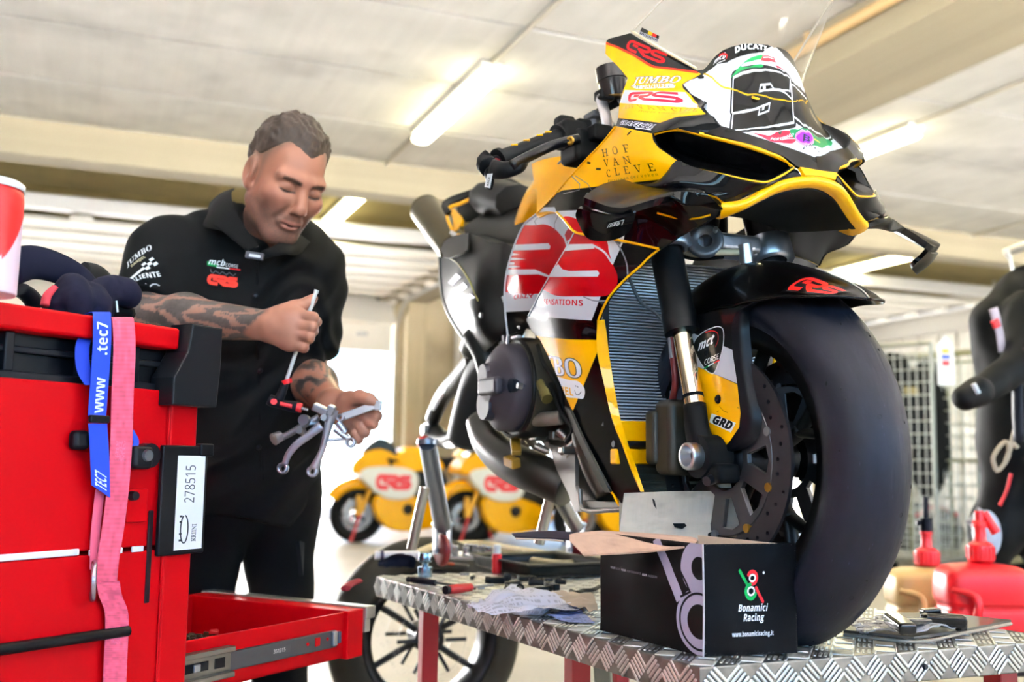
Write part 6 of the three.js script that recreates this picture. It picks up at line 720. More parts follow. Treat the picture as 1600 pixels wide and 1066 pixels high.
// ---------------------------------------------------------------- the work table of tread plate and what lies on it
const tp = (px, py, y = TABLE) => floorAt(px, py, y);
const TC = tp(1094, 1041), dL = HR.clone().multiplyScalar(-0.475).addScaledVector(HF, 0.88).normalize(), dR = HR.clone().multiplyScalar(0.918).addScaledVector(HF, 0.396).normalize();
const TAB = thing('work_table', 'aluminium tread plate work table on red legs under the race bike', 'table', V(TC.x, 0, TC.z));
{ const lenL = 1.28, lenR = 0.74, aluTex = dataTex(256, 256, (u, v) => { const k = 0.72 + 0.25 * (fbm(u * 14, v * 14, 4, 14) - 0.5) - 0.2 * clamp((fbm(u * 7 + 3, v * 7, 3, 7) - 0.55) * 5); return [k, k * 0.98, k * 0.95]; }), alu = mat('#c9c8c6', 0.34, 0.9, { map: rep(aluTex, 3, 3) }), rough = mat('#dddcd8', 0.28, 0.92);
  const P = (a, b, y) => V(dL.x * a + dR.x * b, y, dL.z * a + dR.z * b), top = [P(0, 0), P(lenL, 0), P(lenL, lenR), P(0, lenR)];
  const slab = (y0, y1, inset = 0) => { const s = new THREE.Shape(top.map((p) => new THREE.Vector2(p.x, -p.z))); return new THREE.ExtrudeGeometry(s, { depth: y1 - y0, bevelEnabled: true, bevelSize: 0.003, bevelThickness: 0.003, bevelSegments: 2 }).rotateX(-Math.PI / 2).translate(0, y0, 0); };
  part('tread_plate_top', slab(TABLE - 0.047, TABLE - 0.0042), alu, TAB);
  // raised bars: groups of five, each group turned a quarter against its neighbours
  const barG = new THREE.CapsuleGeometry(0.0029, 0.029, 2, 6).scale(1, 1, 0.5), list = []; const m4 = new THREE.Matrix4(), up3 = V(0, 1, 0);
  const lay = (org, ax, ay, an, na, nb, ok) => { const pitch = 0.043; for (let i = 0; i < na; i++) for (let j = 0; j < nb; j++) { const odd = (i + j) % 2; for (let k = -2; k <= 2; k++) { const c = (odd ? 0.785 : -0.785), d = V(Math.cos(c), Math.sin(c), 0), off = k * 0.0078, x = (i + 0.5) * pitch - d.y * off, y = (j + 0.5) * pitch + d.x * off; if (!ok(x, y)) continue; const D = ax.clone().multiplyScalar(d.x).addScaledVector(ay, d.y), S = V().crossVectors(D, an); list.push(m4.clone().makeBasis(S, D, an).setPosition(org.clone().addScaledVector(ax, x).addScaledVector(ay, y).addScaledVector(an, 0.0005))); } } };
  lay(P(0, 0, TABLE - 0.0012), dL, dR, up3, 30, 27, (x, y) => x < lenL && y < lenR);
  const nl = V().crossVectors(up3, dL).normalize().multiplyScalar(1), nL = nl.dot(dR) > 0 ? nl.negate() : nl, nr = V().crossVectors(up3, dR).normalize(), nR = nr.dot(dL) > 0 ? nr.negate() : nr;
  lay(P(0, 0, TABLE - 0.047).addScaledVector(nL, 0.0035), dL, up3, nL, 30, 2, (x, y) => y < 0.05 && y > 0.0); lay(P(0, 0, TABLE - 0.047).addScaledVector(nR, 0.0035), dR, up3, nR, 18, 2, (x, y) => y < 0.05 && y > 0.0);
  const im = new THREE.InstancedMesh(barG, rough, list.length); list.forEach((m, i) => im.setMatrixAt(i, m)); im.name = 'tread_bars'; im.userData.kind = 'stuff'; flags(im); TAB.add(im);
  const red = mat('#a3101a', 0.4), leg = (a, b) => { const p = P(a, b); part('leg', rbox(0.04, TABLE - 0.045, 0.04, 0.003, p.x, (TABLE - 0.045) / 2, p.z), red, TAB); }; leg(1.17, 0.09); leg(0.57, 0.14); leg(0.05, 0.08); leg(1.2, 0.64); leg(0.06, 0.66);
  part('brace', bar(P(1.1, 0.55, 0.05), P(0.58, 0.2, TABLE - 0.07), 0.035, 0.05, 0.004), mat('#8b948e', 0.45, 0.4), TAB); part('floor_bar', bar(P(1.17, 0.09, 0.03), P(1.2, 0.64, 0.03), 0.04, 0.04, 0.003), red, TAB); part('bolt_head', orient(cyl(0.004, 0.005, 0.004, 8), nR, P(0, 0.42, TABLE - 0.026).addScaledVector(nR, 0.007)), BM.darkmetal, TAB); }
const TY = TABLE + 0.0012;
// ---- carton
{ const b0 = tp(1100, 1027, TY), r0 = at(1246, 1000, 1.645).setY(TY), l0 = tp(938, 985, TY); const X = r0.clone().sub(b0).setY(0), wx = X.length(); X.normalize(); const Zd = l0.clone().sub(b0).setY(0), wz = Zd.length(); Zd.normalize(); const n0 = 0, hh = 0.168;
  const c = thing('carton', 'open black printed carton on the tread plate in front of the front wheel', 'box', b0); const P = (x, y, z) => X.clone().multiplyScalar(x).addScaledVector(Zd, z).setY(y);
  const wear = (c2, w, h) => { for (let i = 0; i < 260; i++) { const e = hash(i, 3) < 0.6, x = e ? (hash(i, 1) < 0.5 ? hash(i, 2) * 14 : w - hash(i, 2) * 14) : hash(i, 2) * w, y = e ? hash(i, 5) * h : (hash(i, 4) < 0.6 ? h - hash(i, 6) * 16 : hash(i, 6) * 10); c2.fillStyle = `rgba(190,180,170,${0.15 + 0.5 * hash(i, 7)})`; c2.fillRect(x, y, 1 + hash(i, 8) * 7, 1 + hash(i, 9) * 3); } c2.strokeStyle = 'rgba(120,118,125,0.35)'; for (let i = 0; i < 16; i++) { c2.lineWidth = 1; c2.beginPath(); const x = hash(i, 21) * w, y = hash(i, 22) * h; c2.moveTo(x, y); c2.lineTo(x + (hash(i, 23) - 0.5) * 60, y + (hash(i, 24) - 0.5) * 60); c2.stroke(); } };
  const big8 = (c2, col) => { c2.strokeStyle = col; c2.lineCap = 'butt'; };
  const texL = canvasTex(1024, 672, (q, w, h) => { q.fillStyle = '#050506'; q.fillRect(0, 0, w, h); q.strokeStyle = '#a39bb0'; // big figure eight with two arms, cut by the corner
    q.lineWidth = 96; q.beginPath(); q.arc(985, 470, 152, 0, 7); q.stroke(); q.beginPath(); q.arc(985, 150, 118, 0, 7); q.stroke(); q.lineWidth = 70; q.beginPath(); q.moveTo(585, 0); q.lineTo(820, 360); q.stroke(); q.strokeStyle = '#09090b'; q.lineWidth = 14; q.beginPath(); q.arc(985, 470, 168, 0, 7); q.stroke(); q.beginPath(); q.moveTo(760, 110); q.lineTo(905, 300); q.lineTo(820, 340); q.stroke(); q.fillStyle = '#0b0b0d'; q.beginPath(); q.arc(985, 150, 66, 0, 7); q.fill();
    q.font = 'bold 21px sans-serif'; q.fillStyle = '#b5b2b8'; let x = 110; for (const [t, b] of [['YOUR ', 1], ['RIDE ', 0], ['YOUR ', 1], ['PERFORMANCE ', 0], ['OUR ', 1], ['PASSION', 0]]) { q.fillStyle = b ? '#d2cfd6' : '#77747c'; q.fillText(t, x, 238 + (x - 110) * 0.03); x += q.measureText(t).width * 1.05; } wear(q, w, h); });
  const texR = canvasTex(840, 672, (q, w, h) => { q.fillStyle = '#060609'; q.fillRect(0, 0, w, h); q.lineWidth = 22; q.lineCap = 'round'; const cx = 440, cy = 250; q.strokeStyle = '#e02832'; q.beginPath(); q.arc(cx, cy - 42, 38, 3.6, 8.2); q.stroke(); q.beginPath(); q.moveTo(cx + 34, cy + 20); q.lineTo(cx + 96, cy + 104); q.stroke(); q.strokeStyle = '#0f9c4c'; q.beginPath(); q.moveTo(cx - 110, cy - 84); q.lineTo(cx - 46, cy - 4); q.stroke(); q.beginPath(); q.arc(cx - 12, cy + 42, 44, 0.3, 4.6); q.stroke(); q.strokeStyle = '#f4f4f6'; q.lineWidth = 12; q.beginPath(); q.ellipse(cx, cy - 40, 24, 20, -0.2, 0, 7); q.stroke(); q.beginPath(); q.ellipse(cx - 10, cy + 40, 28, 24, -0.2, 0, 7); q.stroke();
    q.fillStyle = '#eef0f4'; q.beginPath(); q.arc(cx + 98, cy - 72, 9, 0, 7); q.fill(); q.font = 'italic bold 60px sans-serif'; q.textAlign = 'center'; q.fillText('Bonamici', cx, 412); q.fillText('Racing', cx + 4, 470); q.font = 'bold 40px sans-serif'; q.fillText('www.bonamiciracing.it', cx - 4, 560, 380); wear(q, w, h); });
  const card = mat('#c9b199', 0.85), inkM = mat('#0b0b0e', 0.3, 0, { clearcoat: 0.6, clearcoatRoughness: 0.2 }), fm = (t) => mat('#ffffff', 0.42, 0, { map: t, specularIntensity: 0.22 });
  const wall = (a, b, h, m, nm, dent = 0) => { const pos = [], uv = [], idx = [], n = 16, k = 12, D = b.clone().sub(a), nn = V(-D.z, 0, D.x).normalize(); for (let j = 0; j <= k; j++) for (let i = 0; i <= n; i++) { const u = i / n, v = j / k, p = a.clone().addScaledVector(D, u).setY(v * h); const e = Math.sin(Math.PI * u) * Math.sin(Math.PI * Math.min(1, v * 1.05)); p.addScaledVector(nn, dent * (e * 0.003 * Math.sin(u * 5 + v * 4) + 0.0018 * (noise2(u * 9, v * 9) - 0.5))); pos.push(p.x, p.y, p.z); uv.push(u, v); } for (let j = 0; j < k; j++) for (let i = 0; i < n; i++) { const q = j * (n + 1) + i; idx.push(q, q + 1, q + n + 2, q, q + n + 2, q + n + 1); } const g = new THREE.BufferGeometry(); g.setAttribute('position', new THREE.Float32BufferAttribute(pos, 3)); g.setAttribute('uv', new THREE.Float32BufferAttribute(uv, 2)); g.setIndex(idx); g.computeVertexNormals(); return part(nm, g, m, c); };
  wall(P(0, 0, 0), P(wx, 0, 0), hh, fm(texR), 'end_wall', 1); wall(P(0, 0, wz), P(0, 0, 0), hh, fm(texL), 'side_wall', -1); wall(P(wx, 0, 0), P(wx, 0, wz), hh, inkM, 'side_wall', 1); wall(P(wx, 0, wz), P(0, 0, wz), hh, inkM, 'end_wall', 1);
  const inset = 0.013; part('lining', [bar(P(inset, hh / 2 + 0.003, inset), P(wx - inset, hh / 2 + 0.003, inset), 0.003, hh - 0.01, 0.001), bar(P(inset, hh / 2 + 0.003, inset + 0.012), P(inset, hh / 2 + 0.003, wz - inset), 0.003, hh - 0.01, 0.001), bar(P(wx - inset, hh / 2, inset), P(wx - inset, hh / 2, wz - inset), 0.003, hh - 0.004, 0.001), bar(P(inset, hh / 2, wz - inset), P(wx - inset, hh / 2, wz - inset), 0.003, hh - 0.004, 0.001), bar(P(0.03, 0.006, wz / 2), P(wx - 0.03, 0.006, wz / 2), wz - 0.08, 0.004, 0.001)], card, c);
  const r = (px, py, d) => at(px, py, d).sub(b0), hz = (px, py, y) => floorAt(px, py, b0.y + y).sub(b0), tear = mat('#1d1a1a', 0.8), pale = mat('#cfc3b2', 0.8, 0, { map: rep(stain, 1, 1) });
  const top = hh; const fl1 = part('flap', loft([[r(966, 852, 1.87), r(1060, 854, 1.85), r(1156, 852, 1.83)], [r(970, 812, 1.875), r(1062, 812, 1.86), r(1156, 810, 1.835)], [r(975, 771, 1.875), r(1064, 768, 1.862), r(1158, 768, 1.84)]], 16, 6, 0.003), pale, c);
  for (const q of [[[1019, 779], [1023, 782], [1026, 796], [1021, 789]], [[1051, 818], [1070, 818], [1073, 822], [1066, 827], [1054, 824]], [[1106, 834], [1115, 829], [1129, 840], [1130, 846], [1106, 846]]]) { const g = q.map((p) => { const v = r(p[0], p[1], lerp(1.872, 1.838, (p[0] - 966) / 190) - 0.004); return v; }); const pos = []; for (let i = 1; i < g.length - 1; i++) pos.push(...g[0].toArray(), ...g[i + 1].toArray(), ...g[i].toArray()); const gg = new THREE.BufferGeometry(); gg.setAttribute('position', new THREE.Float32BufferAttribute(pos, 3)); gg.computeVertexNormals(); part('torn_patch', gg, mat('#1b1818', 0.85, 0, { side: THREE.DoubleSide }), fl1); }
  part('flap', loft([[hz(938, 832, top), hz(1000, 835, top), hz(1080, 842, top), hz(1092, 847, top)], [r(890, 838, 1.84), r(990, 845, 1.77), r(1060, 850, 1.71), r(1088, 851, 1.67)], [r(913, 870, 1.75), r(940, 868, 1.735), r(1010, 864, 1.69), r(1083, 855, 1.645)]], 20, 6, 0.003), mat('#d9b39c', 0.85, 0, { map: rep(stain, 1, 1) }), c);
  part('flap', loft([[r(800, 836, 1.98), r(850, 832, 1.95), r(905, 834, 1.9)], [r(806, 841, 1.95), r(850, 842, 1.92), r(905, 846, 1.87)]], 14, 3, 0.003), mat('#2c2833', 0.5), c);
  part('flap_edge', tube([r(806, 842, 1.945), r(850, 843.5, 1.915), r(880, 846, 1.89)], 0.0016, 14, 5), card, c); part('tape_edge', tube([P(0.0, 0.0, 0), P(0, hh * 0.5, -0.0015), P(0, hh, 0)].map((v) => v.addScaledVector(X, -0.001)), 0.0016, 10, 6), mat('#b9b2b6', 0.3), c);
  part('plastic_wrap', skin((x, y, z) => ellip(r(1166, 828, 1.8), [0.016, 0.03, 0.016])(x, y, z) + 0.008 * (noise3(x * 90, y * 90, z * 90) - 0.5) * 2, ...bounds([r(1166, 828, 1.8)], 0.05), 0.004), mat('#c7c7d2', 0.08, 0, { transmission: 0.7, thickness: 0, ior: 1.4 }), c);
}
// ---- crumpled paper, tray, bottle, sockets, tools
function crumple(name, label, cat, outline, y, amp, m, seed, lift = 0.01) { const pts = outline.map((p) => tp(p[0], p[1], TY)), c = pts.reduce((a, p) => a.add(p), V()).multiplyScalar(1 / pts.length), poly = pts.map((p) => [p.x - c.x, p.z - c.z]); const o = thing(name, label, cat, c); const f = (x, z) => { const e = noise2(x * 22 + seed, z * 22), e2 = noise2(x * 60 + seed, z * 60 + 4); return 0.001 + amp * (Math.abs(e - 0.5) * 2) + amp * 0.35 * Math.abs(e2 - 0.5) + lift * smooth(0.0, 0.12, 0.12 - Math.hypot(x, z)); }; part('sheet', shell(poly, f, 1, 0.0006, 0.006), m, o); return o; }
const print = dataTex(256, 256, (u, v) => { const line = Math.floor(v * 22) % 2 && v > 0.1 && v < 0.9 && noise2(u * 60, Math.floor(v * 22) * 3) > 0.42 ? 0.78 : 0.93; return [line, line, line * 1.02]; });
crumple('instruction_sheet', 'crumpled white printed sheet hanging over the table edge, nearest the carton', 'paper', [[728, 954], [778, 934], [800, 922], [806, 920], [840, 936], [878, 942], [905, 962], [894, 969], [820, 966], [760, 962]], 0, 0.02, mat('#dcd9e4', 0.7, 0, { map: rep(print, 7, 7) }), 3);
crumple('wrapping_paper', 'crumpled brownish paper between the white sheet and the carton', 'paper', [[838, 938], [870, 931], [905, 934], [930, 946], [934, 956], [905, 962], [870, 948]], 0, 0.016, mat('#b39f8c', 0.8), 11);
crumple('blue_sheet', 'pale blue sheet under the crumpled white paper at the table edge', 'paper', [[854, 966], [880, 955], [905, 952], [912, 962], [930, 975], [905, 974], [880, 972]], 0, 0.006, mat('#a9b8ea', 0.7, 0, { map: rep(print, 6, 6) }), 17, 0);
{ const c = tp(848, 893, TY), t = thing('parts_tray', 'shallow black tray on the table behind the carton', 'tray', c); const X = dR, Zv = dL, P = (x, y, z) => X.clone().multiplyScalar(x).addScaledVector(Zv, z).setY(y), w = 0.125, d = 0.16, ring = (e, y) => [[-w - e, -d - e], [w + e, -d - e], [w + e, d + e], [-w - e, d + e], [-w - e, -d - e]].map((p) => P(p[0], y, p[1])); part('tray', loft([ring(-0.03, 0.004), ring(-0.004, 0.006), ring(0.0, 0.03), ring(0.012, 0.036), ring(0.014, 0.032)], 40, 10, 0.002, false), mat('#141412', 0.3), t); part('tray_floor', bar(P(-w, 0.004, 0), P(w, 0.004, 0), d * 2, 0.003, 0.001), mat('#1c1b19', 0.35), t); }
{ const b = tp(776, 896, TY), t = thing('spray_bottle', 'small red bottle with a pale cap standing beside the black tray', 'bottle', b); part('bottle', lathe([[0, 0], [0.0115, 0], [0.0125, 0.002], [0.0125, 0.046], [0.0105, 0.05], [0, 0.05]], 24), mat('#cf1019', 0.35), t); part('cap', lathe([[0.0105, 0.05], [0.0105, 0.056], [0.0095, 0.058], [0.0095, 0.07], [0.0085, 0.0735], [0, 0.0735]], 24), mat('#c9c7c6', 0.35), t); }
{ const b = tp(664, 902, TY), t = thing('socket_stack', 'chrome sockets stacked on end beside the red stand wheel', 'socket', b); part('socket', lathe([[0, 0], [0.017, 0], [0.018, 0.002], [0.018, 0.024], [0.016, 0.026], [0.009, 0.026]], 28), mat('#8fa9b9', 0.2, 0.95), t); part('adapter', lathe([[0.008, 0.024], [0.008, 0.036], [0.016, 0.037], [0.017, 0.04], [0.017, 0.058], [0.013, 0.061], [0, 0.061]], 28), mat('#9fb4c2', 0.2, 0.95), t); }
function screwdriver(px0, py0, px1, py1, label, col, r = 0.011) { const a = tp(px0, py0, TY + r), b = tp(px1, py1, TY + r), o = thing('screwdriver', label, 'screwdriver', a); const d = b.clone().sub(a); part('handle', sweep([V(), d.clone().multiplyScalar(0.25), d.clone().multiplyScalar(0.5)], (t) => r * (1 - 0.25 * Math.abs(t - 0.4)), 10, 12), mat(col, 0.4), o); part('end_ring', rod(d.clone().multiplyScalar(-0.06), d.clone().multiplyScalar(0.03), r * 0.9, r * 0.9, 14), mat('#1a1a1e', 0.4), o); part('blade', rod(d.clone().multiplyScalar(0.48), d, 0.003), BM.steel, o); return o; }
screwdriver(700, 922, 770, 914, 'red handled screwdriver pointing right on the table, behind the crumpled paper', '#b3121f', 0.0105); screwdriver(642, 906, 720, 916, 'black handled screwdriver at the left table edge', '#15131c', 0.008); screwdriver(690, 880, 732, 884, 'orange red pen-like screwdriver beside the sockets', '#c2401c', 0.004);
{ const b = tp(600, 876, TY), t = thing('work_gloves', 'dark cloth glove bundle at the far left end of the table', 'gloves', b); const f = []; for (const [x, y, r2] of [[575, 885, 0.022], [600, 884, 0.024], [625, 880, 0.024], [560, 900, 0.016], [548, 908, 0.012], [640, 886, 0.018], [610, 895, 0.016]]) { const p = tp(x, y, TY + r2 * 0.7).sub(b); f.push(ellip(p, [0.04, r2, 0.03])); } const u = un(f, 0.03), fn = (x, y, z) => u(x, y, z) + 0.01 * (noise3(x * 60, y * 60, z * 60) - 0.5); part('cloth', skin(fn, [-0.2, 0, -0.2], [0.22, 0.08, 0.26], 0.006), mat('#1a1c2c', 0.9), t); part('cuff', sweep([tp(560, 908, TY + 0.012).sub(b), tp(546, 914, TY + 0.008).sub(b), tp(540, 920, TY + 0.004).sub(b)], () => [0.006, 0.012], 8, 8), mat('#8a1626', 0.8), t); }
{ const a = tp(586, 868, TY + 0.02), b = tp(655, 868, TY + 0.02), t = thing('grip_tube', 'white plastic tube lying above the gloves', 'tube', a); part('tube', rod(V(), b.clone().sub(a), 0.012, 0.014, 20), mat('#dcd8da', 0.4), t); part('collar', rod(b.clone().sub(a).multiplyScalar(0.12), b.clone().sub(a).multiplyScalar(0.2), 0.015, 0.015, 20), mat('#3b3350', 0.4), t); }
// small black parts scattered behind the paper, each its own thing
const bitsAt = [[776, 912, 0.03], [792, 908, 0.024], [804, 916, 0.03], [822, 908, 0.026], [838, 916, 0.028], [852, 910, 0.024], [864, 922, 0.03], [812, 926, 0.022], [794, 920, 0.02], [846, 926, 0.026], [876, 914, 0.02], [724, 900, 0.018], [738, 905, 0.016], [752, 922, 0.012], [736, 922, 0.012], [765, 906, 0.014]];
const bitWhere = ['beside the red bottle foot', 'just right of the bottle', 'left of the tray front', 'below the tray front edge', 'in the middle of the heap', 'under the right tray corner', 'nearest the carton in the heap', 'touching the white sheet', 'at the left of the heap', 'at the front of the heap', 'right behind the heap', 'behind the red screwdriver', 'beside the red screwdriver tip', 'small one before the bottle', 'beside the screwdriver shaft', 'between bottle and screwdriver'];
bitsAt.forEach(([px, py, s], i) => { const p = tp(px, py, TY), col = i > 10 ? mat(['#6d6f78', '#22232a', '#9a9ca4', '#2c3036', '#7d2024'][i - 11], 0.35, 0.6) : mat(['#121214', '#1a1a1e', '#0e0e10'][i % 3], 0.45); const g = i % 3 === 0 ? [rbox(s * 1.2, s * 0.5, s * 0.6, 0.003, 0, s * 0.25, 0), orient(cyl(s * 0.28, s * 0.28, s * 0.5, 12), V(1, 0.1, 0.3), V(s * 0.7, s * 0.28, 0))] : i % 3 === 1 ? [orient(cyl(s * 0.32, s * 0.26, s * 1.3, 12), V(0.8, 0, hash(i, 2) - 0.5), V(0, s * 0.32, 0)), orient(lathe([[s * 0.2, 0], [s * 0.42, 0], [s * 0.42, s * 0.2], [s * 0.2, s * 0.2]], 16), V(1, 0, 0.2), V(s * 0.2, s * 0.42, 0))] : [bar(V(-s, s * 0.2, 0), V(s * 0.4, s * 0.25, s * 0.2), s * 0.4, s * 0.35, 0.002), bar(V(s * 0.2, s * 0.25, 0), V(s * 0.9, s * 0.3, -s * 0.6), s * 0.3, s * 0.3, 0.002)]; const o = thing('small_part', 'small dark motorcycle part, ' + bitWhere[i], 'motorcycle part', p, 'small parts scattered behind the crumpled paper', hash(i, 9) * 6); part('piece', g, col, o); });
{ const p = tp(912, 922, TY + 0.005), t = thing('cable_tie', 'short black cable curling between the tray and the carton', 'cable', p); part('cable', tube([[892, 923], [900, 926], [912, 923], [925, 922], [936, 917]].map((q) => tp(q[0], q[1], TY + 0.005).sub(p)), 0.0045, 24, 8), mat('#101012', 0.5), t); }
{ const p = tp(725, 872, TY), t = thing('socket_tray', 'white dish of chrome sockets behind the red stand wheel', 'tray', p); part('dish', lathe([[0, 0.002], [0.09, 0.002], [0.1, 0.012], [0.097, 0.012], [0.085, 0.005], [0, 0.005]], 40), mat('#c9cbd4', 0.3), t); for (let i = 0; i < 9; i++) { const a = i * 0.9, r = 0.035 + 0.028 * (i % 3), s = 0.009 + 0.004 * hash(i, 4); part('socket', lathe([[0, 0], [s, 0], [s, 0.03], [s * 0.85, 0.033], [s * 0.5, 0.033]], 18).translate(Math.cos(a) * r, 0.006, Math.sin(a) * r * 0.8), mat('#9a9a9e', 0.22, 0.9), t); } }
{ const c = tp(735, 868, TY + 0.006), t = thing('air_hose', 'beige air hose lying in a loop at the far end of the table', 'hose', c); part('hose', tube([[648, 866], [690, 852], [750, 850], [800, 858], [850, 866], [905, 874], [880, 882], [800, 872]].map((q) => tp(q[0], q[1], TY + 0.012).sub(c)), 0.011, 60, 8), mat('#c9b58c', 0.5), t); }
// ---- shattered carbon part on a plate
{ const c = tp(1440, 985, TY), t = thing('carbon_offcut', 'flat scuffed carbon plate with a wrapped black bracket, right of the front wheel', 'motorcycle part', c), q = (px, py, y = 0.004) => tp(px, py, TY + y).sub(c);
  const plate = [[1318, 990], [1350, 972], [1400, 962], [1470, 962], [1580, 974], [1500, 990], [1428, 1001]].map((p) => q(...p)); part('plate', shell(plate.map((v) => [v.x, v.z]), () => 0.01, 1, 0.005), mat('#4a4640', 0.35, 0.3, { clearcoat: 0.5 }), t); part('plate_edge', tube([q(1318, 992, 0.007), q(1428, 1003, 0.007), q(1500, 991, 0.008), q(1580, 975, 0.008)], 0.003, 30, 6), mat('#8a7f72', 0.6), t);
  part('bracket', [bar(q(1392, 965, 0.04), q(1420, 985, 0.03), 0.03, 0.02, 0.006), bar(q(1404, 972, 0.036), q(1452, 972, 0.03), 0.016, 0.014, 0.004), bar(q(1440, 968, 0.034), q(1508, 972, 0.028), 0.024, 0.022, 0.008), bar(q(1440, 960, 0.034), q(1468, 958, 0.036), 0.02, 0.018, 0.004), rbox(0.02, 0.024, 0.012, 0.004).translate(...q(1502, 976, 0.02).toArray())], mat('#0d0d0f', 0.22, 0, { clearcoat: 0.7 }), t);
  part('plastic_film', skin((x, y, z) => { const p = q(1402, 982, 0.014), h = 0.012 * noise2(x * 40, z * 40) + 0.004 * noise2(x * 120, z * 120); const e = Math.hypot((x - p.x) / 0.13, (z - p.z) / 0.07) - 1; return Math.max(e * 0.05, Math.abs(y - 0.014 - h) - 0.0022); }, [-0.2, 0, -0.16], [0.16, 0.06, 0.16], 0.004), mat('#d8d4d8', 0.1, 0, { transmission: 0.6, thickness: 0, ior: 1.4 }), t); }
// ---- paddock stands
function stand(name, label, top, bottom, r, wheel, leanTop, leanBot) { const p = tp(...bottom, TY); const o = thing(name, label, 'paddock stand', p); const rl = (a) => at(...a).sub(p); const T = rl(top), Bt = V(0, 0.11, 0); part('post', [rod(Bt, T, r, r * 0.9, 24), rod(T, T.clone().add(V(0, 0.012, 0)), r * 1.12, r * 1.05, 24)], mat('#8e97a8', 0.3, 0.9), o); part('fork', [bar(V(-0.02, 0.035, 0), V(-0.02, 0.115, 0), 0.03, 0.006, 0.002, V(1, 0, 0)), bar(V(0.02, 0.035, 0), V(0.02, 0.115, 0), 0.03, 0.006, 0.002, V(1, 0, 0)), rbox(0.055, 0.012, 0.035, 0.004, 0, 0.115, 0)], mat('#a7a9ae', 0.3, 0.9), o); const w = part('wheel', orient(lathe([[0.006, -0.011], [0.036, -0.011], [0.042, -0.007], [0.044, 0], [0.042, 0.007], [0.036, 0.011], [0.006, 0.011]], 32), HR.clone().addScaledVector(HF, 0.5), V(0, 0.045, 0)), mat('#7c1118', 0.45), o); part('axle', orient(cyl(0.006, 0.006, 0.05, 10), HR.clone().addScaledVector(HF, 0.5), V(0, 0.045, 0)), BM.steel, w); if (leanTop) part('side_tube', rod(rl(leanTop), rl(leanBot), 0.013, 0.013, 16), mat('#b5ac98', 0.35, 0.7), o); return o; }
stand('paddock_stand', 'grey tube stand under the swing arm, its red wheel beside the chrome sockets', [668, 694, 2.66], [690, 886], 0.0245, 1, [664, 762, 2.72], [643, 858, 2.72]);
stand('paddock_stand', 'pale tube stand behind the carton flap, under the engine', [872, 772, 2.4], [899, 884], 0.021, 1, [866, 752, 2.5], [842, 850, 2.5]);
// ---------------------------------------------------------------- red tool trolley at the left with one drawer pulled out
const T0 = at(290, 520, 1.83), tX = HR.clone().multiplyScalar(0.5).addScaledVector(HF, 0.866), tN = HR.clone().multiplyScalar(0.866).addScaledVector(HF, -0.5);
const trol = frame(V(T0.x, 0, T0.z), tX, UP, tN), tz = (px, py, z = 0) => trol.hit(px, py, 2, z), ty = (px, py, y) => trol.hit(px, py, 1, y);
const placeT = (o) => { o.position.set(T0.x, 0, T0.z); o.quaternion.setFromRotationMatrix(new THREE.Matrix4().extractRotation(trol.m)); return o; };
const RP = mat('#b8010c', 0.45, 0, { specularIntensity: 0.2 }), RPd = mat('#ad030c', 0.42, 0, { specularIntensity: 0.2 }), BP = mat('#0d0e14', 0.4), ALU = mat('#b4b0a8', 0.35, 0.85), RAIL = mat('#5a5c62', 0.38, 0.75);
const bx3 = (x0, x1, y0, y1, z0, z1, r = 0.003) => rbox(x1 - x0, y1 - y0, z1 - z0, r, (x0 + x1) / 2, (y0 + y1) / 2, (z0 + z1) / 2, 2);
const TR = placeT(thing('tool_trolley', 'red metal tool trolley with its top drawer pulled out, at the left', 'tool trolley'));
part('side_panel', bx3(-0.72, -0.03, 0.752, 1.01, -0.03, 0), RP, TR); part('side_panel', bx3(-0.72, -0.03, 0.13, 0.746, -0.03, 0.002), RP, TR); part('body', bx3(-0.72, 0.02, 0.13, 1.0, -0.5, -0.032), RPd, TR);
part('corner_post', [bx3(-0.031, 0.034, 0.12, 1.0, -0.05, 0.006, 0.008), rod(V(-0.03, 0.12, 0.004), V(-0.03, 1.0, 0.004), 0.0022, 0.0022, 8)], RP, TR); part('corner_post', bx3(-0.031, 0.034, 0.12, 1.0, -0.52, -0.47, 0.008), RP, TR);
part('recess', bx3(-0.72, 0.0, 1.0, 1.085, -0.5, -0.03), BP, TR); part('recess_rail', [bx3(-0.72, -0.02, 1.0, 1.022, -0.035, -0.012), bx3(-0.72, -0.02, 1.05, 1.06, -0.035, -0.018)], mat('#16171d', 0.45), TR); for (const x of [-0.33, -0.2, -0.1]) part('recess_rib', bx3(x, x + 0.016, 1.02, 1.08, -0.03, -0.012), BP, TR);
part('top_rim', [bx3(-0.75, -0.022, 1.08, 1.117, -0.04, 0.012, 0.006), bx3(-0.75, -0.022, 1.08, 1.117, -0.53, -0.49, 0.006), bx3(-0.75, -0.71, 1.08, 1.117, -0.53, 0.012, 0.006)], RP, TR); part('top_tray', bx3(-0.72, -0.02, 1.084, 1.096, -0.5, -0.03), BP, TR);
{ const s = new THREE.Shape([[-0.012, 1.122], [0.052, 1.122], [0.052, 1.06], [0.046, 0.988], [-0.048, 0.988], [-0.048, 1.03], [-0.02, 1.075]].map((p) => new THREE.Vector2(...p))); part('corner_cap', new THREE.ExtrudeGeometry(s, { depth: 0.05, bevelEnabled: true, bevelSize: 0.003, bevelThickness: 0.003, bevelSegments: 2 }).translate(0, 0, -0.02), mat('#17181c', 0.35), TR); }
